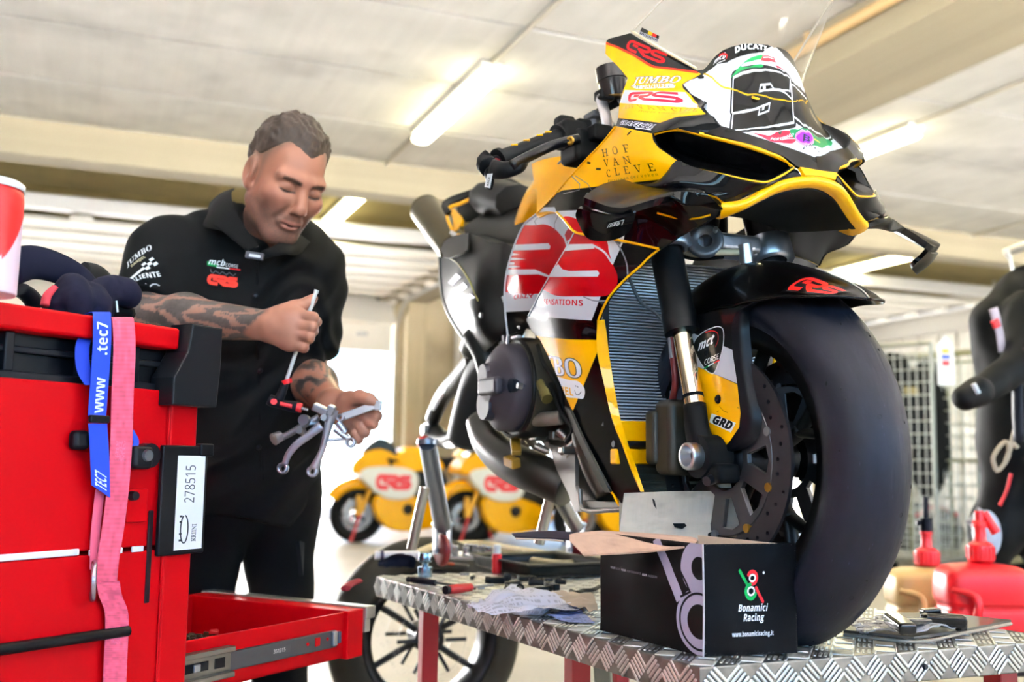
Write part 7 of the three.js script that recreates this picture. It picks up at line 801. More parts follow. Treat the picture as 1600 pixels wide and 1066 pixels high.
const lblT = canvasTex(256, 1024, (c) => { c.fillStyle = '#eceaf2'; c.fillRect(0, 0, 256, 1024); c.translate(128, 512); c.rotate(-Math.PI / 2); c.fillStyle = '#55555f'; c.font = '128px sans-serif'; c.fillText('278515', -10, 40, 470); c.strokeStyle = '#1c1c24'; c.lineWidth = 12; c.beginPath(); c.ellipse(-290, -40, 150, 34, 0, 0.1, 6); c.stroke(); c.fillStyle = '#1c1c24'; for (const x of [-420, -350, -220, -160]) c.fillRect(x, -86, 22, 24); c.font = 'bold 56px serif'; c.fillText('KRIINI', -430, 70, 300); });
{ const lh = part('label_holder', bx3(-0.05, 0.05, 0.735, 0.918, 0.006, 0.016, 0.003), mat('#111216', 0.4), TR); const g = new THREE.PlaneGeometry(0.062, 0.158).translate(0.012, 0.822, 0.0172); part('label', g, mat('#ffffff', 0.45, 0, { map: lblT }), lh); part('label_clip', bx3(0.03, 0.06, 0.9, 0.922, 0.004, 0.02), mat('#0c0c10', 0.4), lh); }
{ const st = []; part('stripe', bx3(-0.6, -0.193, 0.7465, 0.7565, 0.0, 0.0036, 0.002), mat('#eee8ea', 0.5), TR); for (const x of [-0.175, -0.135, -0.093]) part('stripe', bx3(x, x + 0.024, 0.744, 0.7535, 0.0, 0.0036, 0.002), mat('#eee8ea', 0.5), TR); }
part('rubber_bar', rod(V(-0.72, 0.63, 0.012), V(-0.1, 0.622, 0.012), 0.0085, 0.0085, 12), mat('#0d0d10', 0.5), TR); part('slot', bx3(-0.125, -0.119, 0.535, 0.572, 0.0, 0.004, 0.001), mat('#1c0608', 0.6), TR); part('post_slot', bx3(-0.062, -0.052, 0.66, 0.81, 0.0, 0.004, 0.002), mat('#221016', 0.5), TR);
{ const L = part('lock', [orient(cyl(0.02, 0.02, 0.018, 24), V(0, 0, 1), tz(230, 712, 0.012)), bx3(-0.115, -0.075, 0.878, 0.916, 0.002, 0.024, 0.008)], mat('#16161a', 0.3), TR); part('lock_barrel', orient(cyl(0.009, 0.01, 0.006, 20), V(0, 0, 1), tz(231, 712, 0.026)), BM.silver, L); const P2 = part('catch_plate', bx3(-0.11, -0.068, 0.792, 0.846, 0.001, 0.006, 0.004), RP, TR); part('catch_pin', orient(cyl(0.007, 0.008, 0.014, 16), V(0, 0, 1), tz(208, 775, 0.01)), BP, P2); }
for (const [x, z] of [[-0.62, -0.06], [-0.04, -0.06], [-0.62, -0.45], [-0.04, -0.45]]) part('caster', [orient(cyl(0.055, 0.055, 0.03, 24), V(0, 0, 1), V(x, 0.056, z)), bx3(x - 0.03, x + 0.03, 0.1, 0.135, z - 0.02, z + 0.02)], BM.rubber, TR);
for (let i = 0; i < 4; i++) part('drawer_front', bx3(0.02, 0.04, 0.16 + i * 0.08, 0.232 + i * 0.08, -0.47, -0.05), RPd, TR); part('drawer_front', bx3(0.02, 0.04, 0.6, 0.98, -0.47, -0.05), RPd, TR);
const DR = part('drawer', [bx3(0.02, 0.49, 0.489, 0.581, -0.03, -0.022, 0.002), bx3(0.02, 0.49, 0.489, 0.581, -0.47, -0.462, 0.002), bx3(0.02, 0.5, 0.489, 0.497, -0.47, -0.022, 0.002), bx3(0.487, 0.54, 0.486, 0.584, -0.48, -0.012, 0.003)], RP, TR);
part('handle_lip', [bx3(0.538, 0.572, 0.562, 0.588, -0.49, -0.004, 0.003), bx3(0.538, 0.556, 0.535, 0.565, -0.486, -0.006, 0.002)], ALU, DR);
part('slide_rail', bx3(0.15, 0.455, 0.516, 0.55, -0.022, -0.014, 0.002), RAIL, DR); part('slide_rail', [bx3(0.0, 0.155, 0.552, 0.562, -0.02, 0.0, 0.002), bx3(0.0, 0.155, 0.508, 0.518, -0.02, 0.0, 0.002), bx3(0.0, 0.155, 0.515, 0.556, -0.02, -0.012, 0.002)], mat('#7d7a72', 0.35, 0.8), DR); part('slide_slot', [bx3(0.03, 0.1, 0.527, 0.543, -0.013, -0.0105), bx3(0.115, 0.14, 0.526, 0.544, -0.013, -0.0105)], BP, DR); part('slide_ball_cage', bx3(0.062, 0.078, 0.528, 0.542, -0.011, -0.006, 0.003), BM.silver, DR); part('rail_hole', bx3(0.387, 0.402, 0.526, 0.543, -0.0145, -0.0125, 0.003), RP, DR); part('rail_dot', [orient(cyl(0.0035, 0.0035, 0.002, 12), V(0, 0, 1), V(0.365, 0.534, -0.0135)), orient(cyl(0.0035, 0.0035, 0.002, 12), V(0, 0, 1), V(0.425, 0.536, -0.0135))], RP, DR); part('rail_catch', bx3(0.438, 0.452, 0.52, 0.549, -0.016, -0.008, 0.002), BM.silver, DR); part('rail_latch', bx3(0.455, 0.466, 0.523, 0.547, -0.018, -0.01, 0.002), mat('#2a3550', 0.4), DR); 
{ const rt = canvasTex(128, 32, (c) => { c.fillStyle = '#5a5c62'; c.fillRect(0, 0, 128, 32); c.fillStyle = '#d5d5da'; c.font = 'bold 26px sans-serif'; c.fillText('351315', 6, 26); }); part('rail_stamp', new THREE.PlaneGeometry(0.05, 0.0125).translate(0.29, 0.534, -0.0132), mat('#ffffff', 0.4, 0.5, { map: rt }), DR); }
// chains coiled in the drawer
{ const t = placeT(thing('drive_chain', 'drive chains coiled on the floor of the pulled-out drawer', 'chain')); const L = []; for (let r = 0; r < 7; r++) { const R = 0.045 + r * 0.017; for (let i = 0; i < R * 420; i++) { const a = i / (R * 420) * 6.283, x = 0.21 + Math.cos(a) * R * 1.15, z = -0.24 + Math.sin(a) * R, g = rbox(0.012, 0.02, 0.005, 0.002, 0, 0, 0, 1).rotateY(-a + Math.PI / 2).translate(x, 0.509 + (r % 2) * 0.012 + 0.008 * hash(r, i), z); if (x > 0.03 && x < 0.48) L.push(g); } } part('links', L, mat('#5b523e', 0.4, 0.75), t).userData.kind = 'stuff'; const q = []; for (let i = 0; i < 10; i++) q.push(rbox(0.018, 0.006, 0.01, 0.002).rotateY(i).translate(0.1 + 0.03 * i, 0.535 + 0.006 * hash(i, 3), -0.24 + 0.16 * (hash(i, 8) - 0.5))); part('coloured_links', q, mat('#c02020', 0.4, 0.3), t).userData.kind = 'stuff'; part('drawer_mat', bx3(0.03, 0.485, 0.497, 0.5, -0.46, -0.03, 0.001), mat('#19181a', 0.8), DR); }
// ---- straps over the rim
function strap(o, name, pts, w, m, parent, th = 0.0012) { const L = pts.map((p) => tz(p[0] - w / 2, p[1] - (p[3] ?? 0), p[2])), R2 = pts.map((p) => tz(p[0] + w / 2, p[1] + (p[3] ?? 0), p[2])); return part(name, loft([R2, L], 60, 2, th), m, parent); }
{ const o = placeT(thing('blue_lanyard', 'blue lanyard with white lettering hanging over the trolley rim', 'lanyard')), tx = (str, n) => canvasTex(1024, 128, (c) => { c.fillStyle = '#0f3fd0'; c.fillRect(0, 0, 1024, 128); c.fillStyle = '#dfe8ff'; c.font = 'bold 112px sans-serif'; str.forEach(([s, x, k]) => c.fillText(s, x, 104, k)); });
  const up = strap(o, 'ribbon', [[146, 492, -0.03], [158, 489, 0.0], [159, 500, 0.02], [159, 530, 0.022], [157, 570, 0.022], [154, 610, 0.022], [151, 650, 0.022]], 28, mat('#ffffff', 0.7, 0, { map: tx([['www', 20, 420], ['.tec7', 455, 480]]) }), o); // uv runs down the ribbon
  up.geometry.attributes.uv.array.forEach((v, i, a) => { if (i % 2 === 0) a[i] = 1 - v; });
  const dn = strap(o, 'ribbon', [[152, 662, 0.026], [154, 690, 0.026], [156, 730, 0.024], [157, 768, 0.022, 10]], 29, mat('#ffffff', 0.7, 0, { map: tx([['TEC7', 40, 960]]) }), o); dn.geometry.attributes.uv.array.forEach((v, i, a) => { if (i % 2 === 0) a[i] = 1 - v; });
  strap(o, 'ribbon_back', [[136, 520, -0.01], [128, 545, 0.008], [131, 580, 0.012], [143, 602, 0.016]], 22, mat('#1038b8', 0.75), o); part('buckle', [orient(rbox(0.036, 0.012, 0.008, 0.003), UP, tz(155, 655, 0.028), V(1, 0, 0)), orient(rbox(0.03, 0.03, 0.02, 0.008), UP, tz(124, 688, 0.012), V(1, 0, 0))], BP, o); strap(o, 'ribbon_end', [[204, 672, 0.012], [212, 690, 0.012], [208, 706, 0.012]], 9, mat('#1c49d0', 0.7), o); }
{ const o = placeT(thing('pink_strap', 'faded pink woven tie-down strap hanging down the side of the trolley', 'strap')), tex = dataTex(64, 512, (u, v) => { const k = 0.9 + 0.035 * Math.sin(v * 512 * 0.8) + 0.2 * (noise2(u * 7, v * 40) - 0.5), s = u > 0.3 && u < 0.75 && v > 0.53 && v < 0.6 && noise2(u * 40, v * 260) > 0.5 ? 1.2 : 1; return [0.93 * k, 0.36 * k * s, 0.49 * k * s]; }); tex.repeat.set(1, 1); const m = mat('#ffffff', 0.85, 0, { map: tex });
  const fl2 = (g) => { const a = g.geometry.attributes.uv.array; for (let i = 0; i < a.length; i += 2) { const u = a[i]; a[i] = a[i + 1]; a[i + 1] = u; } };
  fl2(strap(o, 'webbing', [[178, 498, -0.03], [190, 497, 0.0], [192, 504, 0.02], [194, 540, 0.026], [191, 620, 0.026], [189, 690, 0.024], [184, 760, 0.02], [177, 820, 0.018], [169, 870, 0.018], [165, 908, 0.018]], 34, m, o)); fl2(strap(o, 'webbing', [[168, 908, 0.016], [172, 930, 0.014], [181, 955, 0.012], [182, 985, 0.012], [180, 1030, 0.012], [178, 1078, 0.012]], 36, m, o)); strap(o, 'webbing_back', [[156, 765, 0.008], [152, 800, 0.008], [148, 840, 0.008], [147, 890, 0.01]], 14, mat('#d85a78', 0.85), o);
  part('ring', new THREE.TorusGeometry(0.028, 0.0045, 10, 32).scale(0.9, 1, 1).rotateY(0.9).translate(...tz(146, 908, 0.02).toArray()), mat('#b9a3b0', 0.25, 0.85), o); }
// ---- things lying on top of the trolley
const tTop = 1.118;
{ const c = ty(-26, 462, tTop), o = placeT(thing('plastic_cup', 'red and white printed plastic drum at the left end of the trolley top', 'container')); const tx = canvasTex(512, 256, (q) => { q.fillStyle = '#e4c9dc'; q.fillRect(0, 0, 512, 256); q.fillStyle = '#d8101c'; q.beginPath(); for (let i = 0; i <= 64; i++) { const x = i * 8; q.lineTo(x, 146 + 14 * Math.sin(i * 0.2 + 2.2)); } q.lineTo(512, 20); q.lineTo(0, 20); q.fill(); }); part('drum', lathe([[0, 0], [0.05, 0], [0.052, 0.004], [0.054, 0.135], [0.052, 0.15], [0.045, 0.153], [0, 0.153]], 48).translate(c.x - 0.012, tTop, c.z), mat('#ffffff', 0.4, 0, { map: tx }), o); part('lid', lathe([[0, 0.152], [0.05, 0.152], [0.054, 0.148], [0.054, 0.157], [0.05, 0.16], [0, 0.16]], 48).translate(c.x - 0.012, tTop, c.z), mat('#f0ecf0', 0.4), o); }
{ const o = placeT(thing('knee_brace', 'dark padded black brace or strap arching over the trolley top', 'strap')), y = (px, py, z) => tz(px, py, z); part('pad', sweep([y(18, 418, -0.16), y(50, 410, -0.16), y(90, 419, -0.16), y(124, 438, -0.16), y(150, 470, -0.17)], (t) => [0.03 - 0.006 * t, 0.016], 24, 14), mat('#12142a', 0.9), o); part('pad_end', sweep([y(130, 428, -0.2), y(150, 432, -0.2), y(164, 450, -0.2), y(160, 480, -0.2)], () => [0.022, 0.016], 14, 12), mat('#0c0c10', 0.5), o); part('buckle', sweep([y(150, 424, -0.2), y(166, 430, -0.2), y(178, 445, -0.2)], () => 0.006, 10, 8), mat('#2a2618', 0.3), o); part('foot', sweep([y(30, 452, -0.15), y(45, 462, -0.15), y(58, 478, -0.15)], () => [0.012, 0.02], 8, 8), mat('#101018', 0.7), o); }
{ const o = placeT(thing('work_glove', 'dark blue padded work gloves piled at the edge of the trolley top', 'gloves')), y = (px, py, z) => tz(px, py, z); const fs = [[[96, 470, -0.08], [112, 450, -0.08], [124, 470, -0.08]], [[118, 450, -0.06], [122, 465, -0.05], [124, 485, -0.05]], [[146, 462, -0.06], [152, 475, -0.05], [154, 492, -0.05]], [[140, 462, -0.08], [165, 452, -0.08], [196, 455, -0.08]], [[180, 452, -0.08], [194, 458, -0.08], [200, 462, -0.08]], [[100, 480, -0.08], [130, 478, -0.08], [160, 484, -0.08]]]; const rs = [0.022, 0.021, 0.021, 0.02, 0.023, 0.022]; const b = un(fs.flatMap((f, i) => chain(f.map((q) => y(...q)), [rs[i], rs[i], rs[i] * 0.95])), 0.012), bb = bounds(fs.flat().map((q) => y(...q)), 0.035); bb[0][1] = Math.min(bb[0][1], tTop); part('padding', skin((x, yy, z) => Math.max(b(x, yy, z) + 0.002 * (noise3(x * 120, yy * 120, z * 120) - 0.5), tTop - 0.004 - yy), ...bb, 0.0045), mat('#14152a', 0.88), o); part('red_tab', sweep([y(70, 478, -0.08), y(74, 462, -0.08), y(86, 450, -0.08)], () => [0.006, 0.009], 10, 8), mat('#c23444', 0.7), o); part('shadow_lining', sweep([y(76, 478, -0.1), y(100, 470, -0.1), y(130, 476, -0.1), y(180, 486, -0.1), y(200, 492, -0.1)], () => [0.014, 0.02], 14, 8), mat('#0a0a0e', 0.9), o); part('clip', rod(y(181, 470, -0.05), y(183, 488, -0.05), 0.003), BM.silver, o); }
// ---------------------------------------------------------------- further back
// spare wheel leaning behind the table end
{ const c = at(665, 975, 3.45), R = 0.322; const o = thing('spare_wheel', 'spare motorcycle wheel with slick tyre and two discs standing behind the table end', 'wheel', V(c.x, 0, c.z)), yaw = HR.clone().multiplyScalar(0.34).addScaledVector(HF, -0.94), ax = yaw; const q = new THREE.Quaternion().setFromUnitVectors(V(0, 0, 1), ax); const up = (g) => g.applyQuaternion(q).translate(0, R + 0.004, 0);
  const prof = []; for (let i = 0; i <= 26; i++) { const a = lerp(-2.1, 2.1, i / 26), r = 0.078; prof.push(new THREE.Vector2(R - 0.078 + Math.cos(a) * r * (Math.cos(a) > 0 ? 1 : 0.55), Math.sin(a) * r)); } part('tyre', up(new THREE.LatheGeometry(prof, 96).rotateX(Math.PI / 2)), mat('#2b2822', 0.6, 0, { bumpMap: speck, bumpScale: 0.001 }), o);
  part('rim', up(new THREE.LatheGeometry([[0.19, -0.05], [0.212, -0.06], [0.222, -0.066], [0.2, 0], [0.222, 0.066], [0.212, 0.06], [0.19, 0.05], [0.186, 0], [0.19, -0.05]].map((p) => new THREE.Vector2(...p)), 64).rotateX(Math.PI / 2)), mat('#26262a', 0.35, 0.6), o);
  for (let i = 0; i < 6; i++) { const a = i / 6 * 6.283 + 0.45, p = (r, b) => V(Math.cos(a + b) * r, Math.sin(a + b) * r, 0); part('spoke', up(mergeGeometries([sweep([p(0.03, 0), p(0.11, 0.0), p(0.195, 0.02)], (t) => [0.011, 0.014], 10, 8).toNonIndexed()])), mat('#1a1a1d', 0.4, 0.3), o); }
  part('hub', up(orient(lathe([[0.014, -0.07], [0.045, -0.066], [0.05, -0.04], [0.04, 0], [0.05, 0.04], [0.045, 0.066], [0.014, 0.07]], 32), V(0, 0, 1), V())), mat('#1d1d22', 0.35, 0.5), o); part('bearing', up(orient(lathe([[0.011, 0.06], [0.011, 0.074], [0.024, 0.074], [0.024, 0.066], [0.034, 0.066], [0.034, 0.06]], 28), V(0, 0, 1), V())), mat('#9b9aa0', 0.3, 0.8), o);
  for (const s of [1, -1]) { const ring = new THREE.Shape(); ring.absarc(0, 0, 0.155, 0, 6.2832); const h = new THREE.Path(); h.absarc(0, 0, 0.112, 0, 6.2832, true); ring.holes.push(h); for (let i = 0; i < 24; i++) { const a = i / 24 * 6.283, hp = new THREE.Path(), r = i % 2 ? 0.128 : 0.142; hp.absarc(Math.cos(a) * r, Math.sin(a) * r, 0.0055, 0, 6.2832, true); ring.holes.push(hp); } const d = part('brake_disc', up(new THREE.ExtrudeGeometry(ring, { depth: 0.005, bevelEnabled: false, curveSegments: 60 }).translate(0, 0, s * 0.078)), mat('#6b6563', 0.5, 0.35), o); const c2 = []; for (let i = 0; i < 6; i++) { const a = i / 6 * 6.283; c2.push(bar(V(Math.cos(a) * 0.045, Math.sin(a) * 0.045, s * 0.076), V(Math.cos(a) * 0.115, Math.sin(a) * 0.115, s * 0.08), 0.012, 0.005, 0.001, V(0, 0, 1))); } for (const g of c2) part('disc_arm', up(g), BM.darkmetal, d); } }
// two race bikes parked before the far doors
function parkedBike(name, label, pos, fwd, k = 1) {
  const o = thing(name, label, 'motorcycle', pos), r = V().crossVectors(fwd, UP), S = (x, y, z) => fwd.clone().multiplyScalar(x * k).addScaledVector(UP, y * k).addScaledVector(r, z * k), m = new THREE.Matrix4().makeBasis(fwd, UP, r), tg = (g) => g.applyMatrix4(m).scale(k, k, k);
  for (const [x, R, w] of [[0, 0.3, 0.06], [-1.42, 0.32, 0.095]]) { const t = part('tyre', tg(new THREE.TorusGeometry(R - w * 0.9, w, 14, 40).translate(x, R, 0)), mat('#101012', 0.7), o); part('rim', tg(mergeGeometries([new THREE.TorusGeometry(R - w * 1.9, 0.014, 8, 36).toNonIndexed(), ...[0, 1, 2, 3, 4].map((i) => bar(V(), V(Math.cos(i * 1.257) * (R - w * 1.9), Math.sin(i * 1.257) * (R - w * 1.9), 0), 0.03, 0.02, 0.004, V(0, 0, 1))), cyl(0.05, 0.05, 0.14, 16).rotateX(Math.PI / 2).toNonIndexed()]).translate(x, R, 0)), mat('#1c1b1d', 0.4, 0.5), o); if (x === 0) for (const s of [-1, 1]) part('brake_disc', tg(lathe([[0.1, 0], [0.16, 0], [0.16, 0.005], [0.1, 0.005]], 32).rotateX(Math.PI / 2).translate(x, R, s * 0.065)), mat('#8b8583', 0.35, 0.8), o); }
  for (const s of [-1, 1]) part('fork', [rod(S(0.0, 0.3, s * 0.11), S(-0.2, 0.78, s * 0.11), 0.028 * k), rbox(0.06, 0.22, 0.03, 0.01).applyMatrix4(m).translate(...S(0.01, 0.4, s * 0.12).toArray())], mat('#d79a1c', 0.4, 0.2), o);
  part('mudguard', tg(new THREE.TorusGeometry(0.325, 0.07, 8, 20, 1.7).scale(1, 1, 1).rotateZ(0.55).translate(0, 0.3, 0)), gloss('#f2a900'), o);
  const prof = (pts) => { const s = new THREE.Shape(rounded(pts, 4).map((p) => new THREE.Vector2(...p))); return s; }, ext = (pts, w, z = -w / 2, b = 0.03) => tg(new THREE.ExtrudeGeometry(prof(pts), { depth: w - 2 * b, bevelEnabled: true, bevelSize: b * 0.8, bevelThickness: b, bevelSegments: 3 }).translate(0, 0, -w / 2 + b));
  part('front_fairing', ext([[0.1, 0.78], [0.02, 0.9], [-0.2, 0.98], [-0.42, 0.86], [-0.4, 0.8], [-0.1, 0.76]], 0.4), gloss('#f4ae00'), o); part('screen_cowl', ext([[-0.02, 0.92], [-0.2, 1.1], [-0.34, 1.04], [-0.4, 0.9]], 0.24), mat('#141416', 0.2), o);
  const side = part('side_fairing', ext([[0.0, 0.76], [-0.36, 0.8], [-0.6, 0.72], [-0.56, 0.52], [-0.28, 0.5], [-0.1, 0.62]], 0.42), gloss('#eceae6'), o); part('belly_fairing', ext([[-0.18, 0.48], [-0.5, 0.5], [-0.95, 0.3], [-0.86, 0.2], [-0.36, 0.16], [-0.2, 0.3]], 0.36), gloss('#f4b000'), o);
  const lt = canvasTex(256, 128, (c) => { c.fillStyle = '#ecebe7'; c.fillRect(0, 0, 256, 128); c.setTransform(74, 0, 0, -96, 16, 112); ringLogo(c, '#e21a22', '#e21a22'); }), L2 = (z) => { const g = loft([[S(-0.56, 0.55, z), S(-0.12, 0.55, z)], [S(-0.58, 0.74, z), S(-0.12, 0.76, z)]], 8, 4, 0); const f = part('fairing_logo', g, mat('#ffffff', 0.35, 0, { map: lt, side: THREE.DoubleSide }), side); if (z < 0) f.geometry.attributes.uv.array.forEach((v, i, a) => { if (i % 2 === 0) a[i] = 1 - v; }); }; L2(-0.2135); L2(0.2135);
  part('belly_port', tg(lathe([[0, 0], [0.055, 0], [0.06, 0.01], [0, 0.012]], 20).rotateX(-Math.PI / 2).translate(-0.52, 0.36, -0.178)), mat('#1a1712', 0.5), o);
  part('fuel_tank', ext([[-0.4, 0.84], [-0.5, 0.98], [-0.7, 0.97], [-0.9, 0.82], [-0.7, 0.76]], 0.3, 0, 0.06), gloss('#ffb900'), o); part('seat', ext([[-0.88, 0.82], [-1.2, 0.88], [-1.26, 0.94], [-1.0, 0.9], [-0.9, 0.9]], 0.22), mat('#15151a', 0.6), o); part('tail', ext([[-1.1, 0.88], [-1.62, 1.0], [-1.64, 1.06], [-1.26, 1.04]], 0.2), gloss('#f4b000'), o);
  part('engine', ext([[-0.5, 0.72], [-0.9, 0.76], [-1.0, 0.4], [-0.8, 0.3], [-0.48, 0.36]], 0.3), mat('#16161a', 0.5, 0.4), o); part('swingarm', [rod(S(-0.95, 0.42, 0.09), S(-1.42, 0.32, 0.1), 0.035 * k), rod(S(-0.95, 0.42, -0.09), S(-1.42, 0.32, -0.1), 0.035 * k)], mat('#1a1a1e', 0.4, 0.5), o); part('handlebar', [rod(S(-0.24, 0.9, 0.1), S(-0.34, 0.88, 0.34), 0.016 * k), rod(S(-0.24, 0.9, -0.1), S(-0.34, 0.88, -0.34), 0.016 * k)], BM.matte, o); for (const s of [-1, 1]) part('mirror_guard', rbox(0.02, 0.05, 0.1, 0.01).applyMatrix4(m).translate(...S(-0.26, 0.86, s * 0.38).toArray()), BM.matte, o); part('stand', [rod(S(-1.42, 0.32, 0.14), S(-1.5, 0.02, 0.2), 0.018 * k), rod(S(-1.42, 0.32, -0.14), S(-1.5, 0.02, -0.2), 0.018 * k), rod(S(0, 0.3, -0.14), S(0.1, 0.02, -0.16), 0.016 * k), rod(S(0, 0.3, 0.14), S(0.1, 0.02, 0.16), 0.016 * k)], mat('#b8141c', 0.4), o);
  return o;
}
const leftish = HR.clone().multiplyScalar(-0.92).addScaledVector(HF, -0.39).normalize();
parkedBike('parked_motorcycle', 'yellow race motorcycle in the bright doorway, nearest the mechanic', floorAt(556, 848).setY(0.001), leftish); parkedBike('parked_motorcycle', 'yellow race motorcycle parked behind the stand post, the right one of two', floorAt(724, 852).setY(0.001), leftish); parkedBike('parked_motorcycle', 'yellow race motorcycle mostly hidden behind the race bike and carton', floorAt(905, 856).setY(0.001), leftish);
// fire extinguisher on the pier
{ const o = thing('fire_extinguisher', 'red fire extinguisher hanging on the tan pier between the doors', 'extinguisher', V(4.62, 0.72, -14.72)); part('cylinder', lathe([[0, 0], [0.085, 0.0], [0.09, 0.02], [0.09, 0.44], [0.06, 0.5], [0.03, 0.52], [0, 0.52]], 28), mat('#c8121c', 0.35), o); part('label', cyl(0.0912, 0.0912, 0.16, 28, true).translate(0, 0.26, 0), mat('#e8dcd8', 0.5), o); part('valve', [rbox(0.06, 0.05, 0.05, 0.01, 0, 0.55, 0), rbox(0.14, 0.02, 0.03, 0.006, 0.03, 0.59, 0)], BM.matte, o); part('hose', tube([V(0.03, 0.55, 0.02), V(0.14, 0.5, 0.04), V(0.15, 0.3, 0.06), V(0.11, 0.12, 0.08)], 0.014, 20, 8), BM.rubber, o); part('bracket', rbox(0.12, 0.05, 0.04, 0.006, 0, 0.3, -0.1), BM.steel, o); }
// roller cages at the right wall
function cage(name, label, c, w, d, h, turn, meshCol, shelf) { const o = thing(name, label, 'roll cage', c, null, turn), st = mat(meshCol, 0.4, 0.6), T = (a, b, r) => rod(V(...a), V(...b), r, r, 8); for (const x of [-1, 1]) for (const z of [-1, 1]) part('post', T([x * w / 2, 0.16, z * d / 2], [x * w / 2, h, z * d / 2], 0.018), st, o);
  part('top_rail', [T([-w / 2, h, -d / 2], [w / 2, h, -d / 2], 0.016), T([-w / 2, h, -d / 2], [-w / 2, h, d / 2], 0.016), T([w / 2, h, -d / 2], [w / 2, h, d / 2], 0.016)], st, o); const wire = (a0, a1, b) => { const g = []; for (let i = 1; i < 13; i++) { const t = i / 13; g.push(T([lerp(a0[0], a1[0], t), 0.2, lerp(a0[1], a1[1], t)], [lerp(a0[0], a1[0], t), h, lerp(a0[1], a1[1], t)], 0.004)); } for (let y = 0.25; y < h; y += b) g.push(T([a0[0], y, a0[1]], [a1[0], y, a1[1]], 0.004)); return g; };
  const mk = (g) => part('mesh_panel', g, mat('#b9bcb8', 0.4, 0.6), o); mk(wire([-w / 2, -d / 2], [w / 2, -d / 2], 0.1)); mk(wire([-w / 2, -d / 2], [-w / 2, d / 2], 0.1)); mk(wire([w / 2, -d / 2], [w / 2, d / 2], 0.1)); part('base', rbox(w, 0.04, d, 0.01, 0, 0.18, 0), st, o); for (const x of [-1, 1]) for (const z of [-1, 1]) part('caster', cyl(0.06, 0.06, 0.03, 16).rotateZ(Math.PI / 2).translate(x * (w / 2 - 0.05), 0.06, z * (d / 2 - 0.05)), BM.rubber, o); if (shelf) part('shelf', rbox(w - 0.04, 0.03, d - 0.04, 0.01, 0, 0.95, 0), st, o); return o; }
const cg = floorAt(1425, 905).setY(0.0), cg2 = floorAt(1530, 905).setY(0);
cage('roll_cage', 'wire mesh roll cage hung with dark clothes, right behind the front tyre', V(cg.x, 0, cg.z), 0.75, 0.8, 1.85, 0.35, '#8a8c86', false); cage('roll_cage', 'olive framed roll cage between the mesh cage and the hanging leather suit', V(cg2.x, 0, cg2.z), 0.72, 0.75, 1.8, 0.35, '#77785a', true);
{ const f = (x, y, z) => cg.clone().add(V(x, y, z)); const o = thing('hanging_jacket', 'dark jackets hanging inside the wire mesh cage', 'jacket', V(cg.x, 0.3, cg.z)); part('cloth', skin((x, y, z) => Math.min(ellip(V(-0.12, 1.05, 0), [0.2, 0.48, 0.2])(x, y, z), ellip(V(0.18, 0.9, 0.02), [0.17, 0.6, 0.2])(x, y, z)) + 0.03 * (noise3(x * 9, y * 4, z * 9) - 0.5), [-0.4, 0.2, -0.3], [0.42, 1.6, 0.3], 0.025), mat('#151618', 0.9), o); part('hanger_rail', rod(V(-0.36, 1.5, 0), V(0.36, 1.5, 0), 0.012), BM.steel, o); part('collar_strip', rbox(0.14, 0.06, 0.02, 0.01, -0.14, 1.2, 0.2), mat('#8c7f55', 0.7), o); }
{ const c = at(1477, 564, 5.6), o = thing('sign_board', 'white pointed notice with coloured print tied to the cage post', 'sign', c), tx = canvasTex(128, 256, (q) => { q.fillStyle = '#e8e8ee'; q.fillRect(0, 0, 128, 256); q.fillStyle = '#e8b23a'; q.fillRect(34, 70, 56, 22); q.fillStyle = '#4a62c8'; q.fillRect(30, 100, 66, 22); q.fillStyle = '#d8404a'; q.fillRect(34, 130, 56, 26); q.fillStyle = '#9aa'; q.fillRect(24, 172, 80, 5); }); const s = new THREE.Shape([[-0.045, -0.13], [0.045, -0.13], [0.045, 0.08], [0, 0.135], [-0.045, 0.08]].map((p) => new THREE.Vector2(...p))); const g = new THREE.ExtrudeGeometry(s, { depth: 0.008, bevelEnabled: false }).rotateY(-0.3), u = g.attributes.uv; for (let i = 0; i < u.count; i++) u.setXY(i, (u.getX(i) + 0.045) / 0.09, (u.getY(i) + 0.13) / 0.265); part('board', g, mat('#ffffff', 0.5, 0, { map: tx }), o); }
// stacked boxes, bags and a broom by the right wall
{ const fl1 = floorAt(1470, 880); const bag = (px, py, s, col, label, nm, cat) => { const c = floorAt(px, py), o = thing(nm, label, cat, c.setY(0)); part('fabric', skin((x, y, z) => ellip(V(0, s * 0.75, 0), [s * 1.1, s * 0.8, s])(x, y, z) + 0.02 * (noise3(x * 14, y * 14, z * 14) - 0.5), [-s * 1.4, 0, -s * 1.3], [s * 1.4, s * 1.8, s * 1.3], 0.02), mat(col, 0.8), o); part('stripe', sweep([V(-s * 0.7, s * 1.25, s * 0.6), V(0, s * 1.45, s * 0.55), V(s * 0.7, s * 1.25, s * 0.6)], () => [0.02, 0.03], 10, 8), mat('#c01c2c', 0.6), o); }; bag(1440, 880, 0.36, '#1b1b1e', 'black and red kit bag on the floor before the mesh cage', 'kit_bag', 'bag'); bag(1590, 900, 0.3, '#17171a', 'dark kit bag at the right picture edge on the floor', 'kit_bag', 'bag'); }
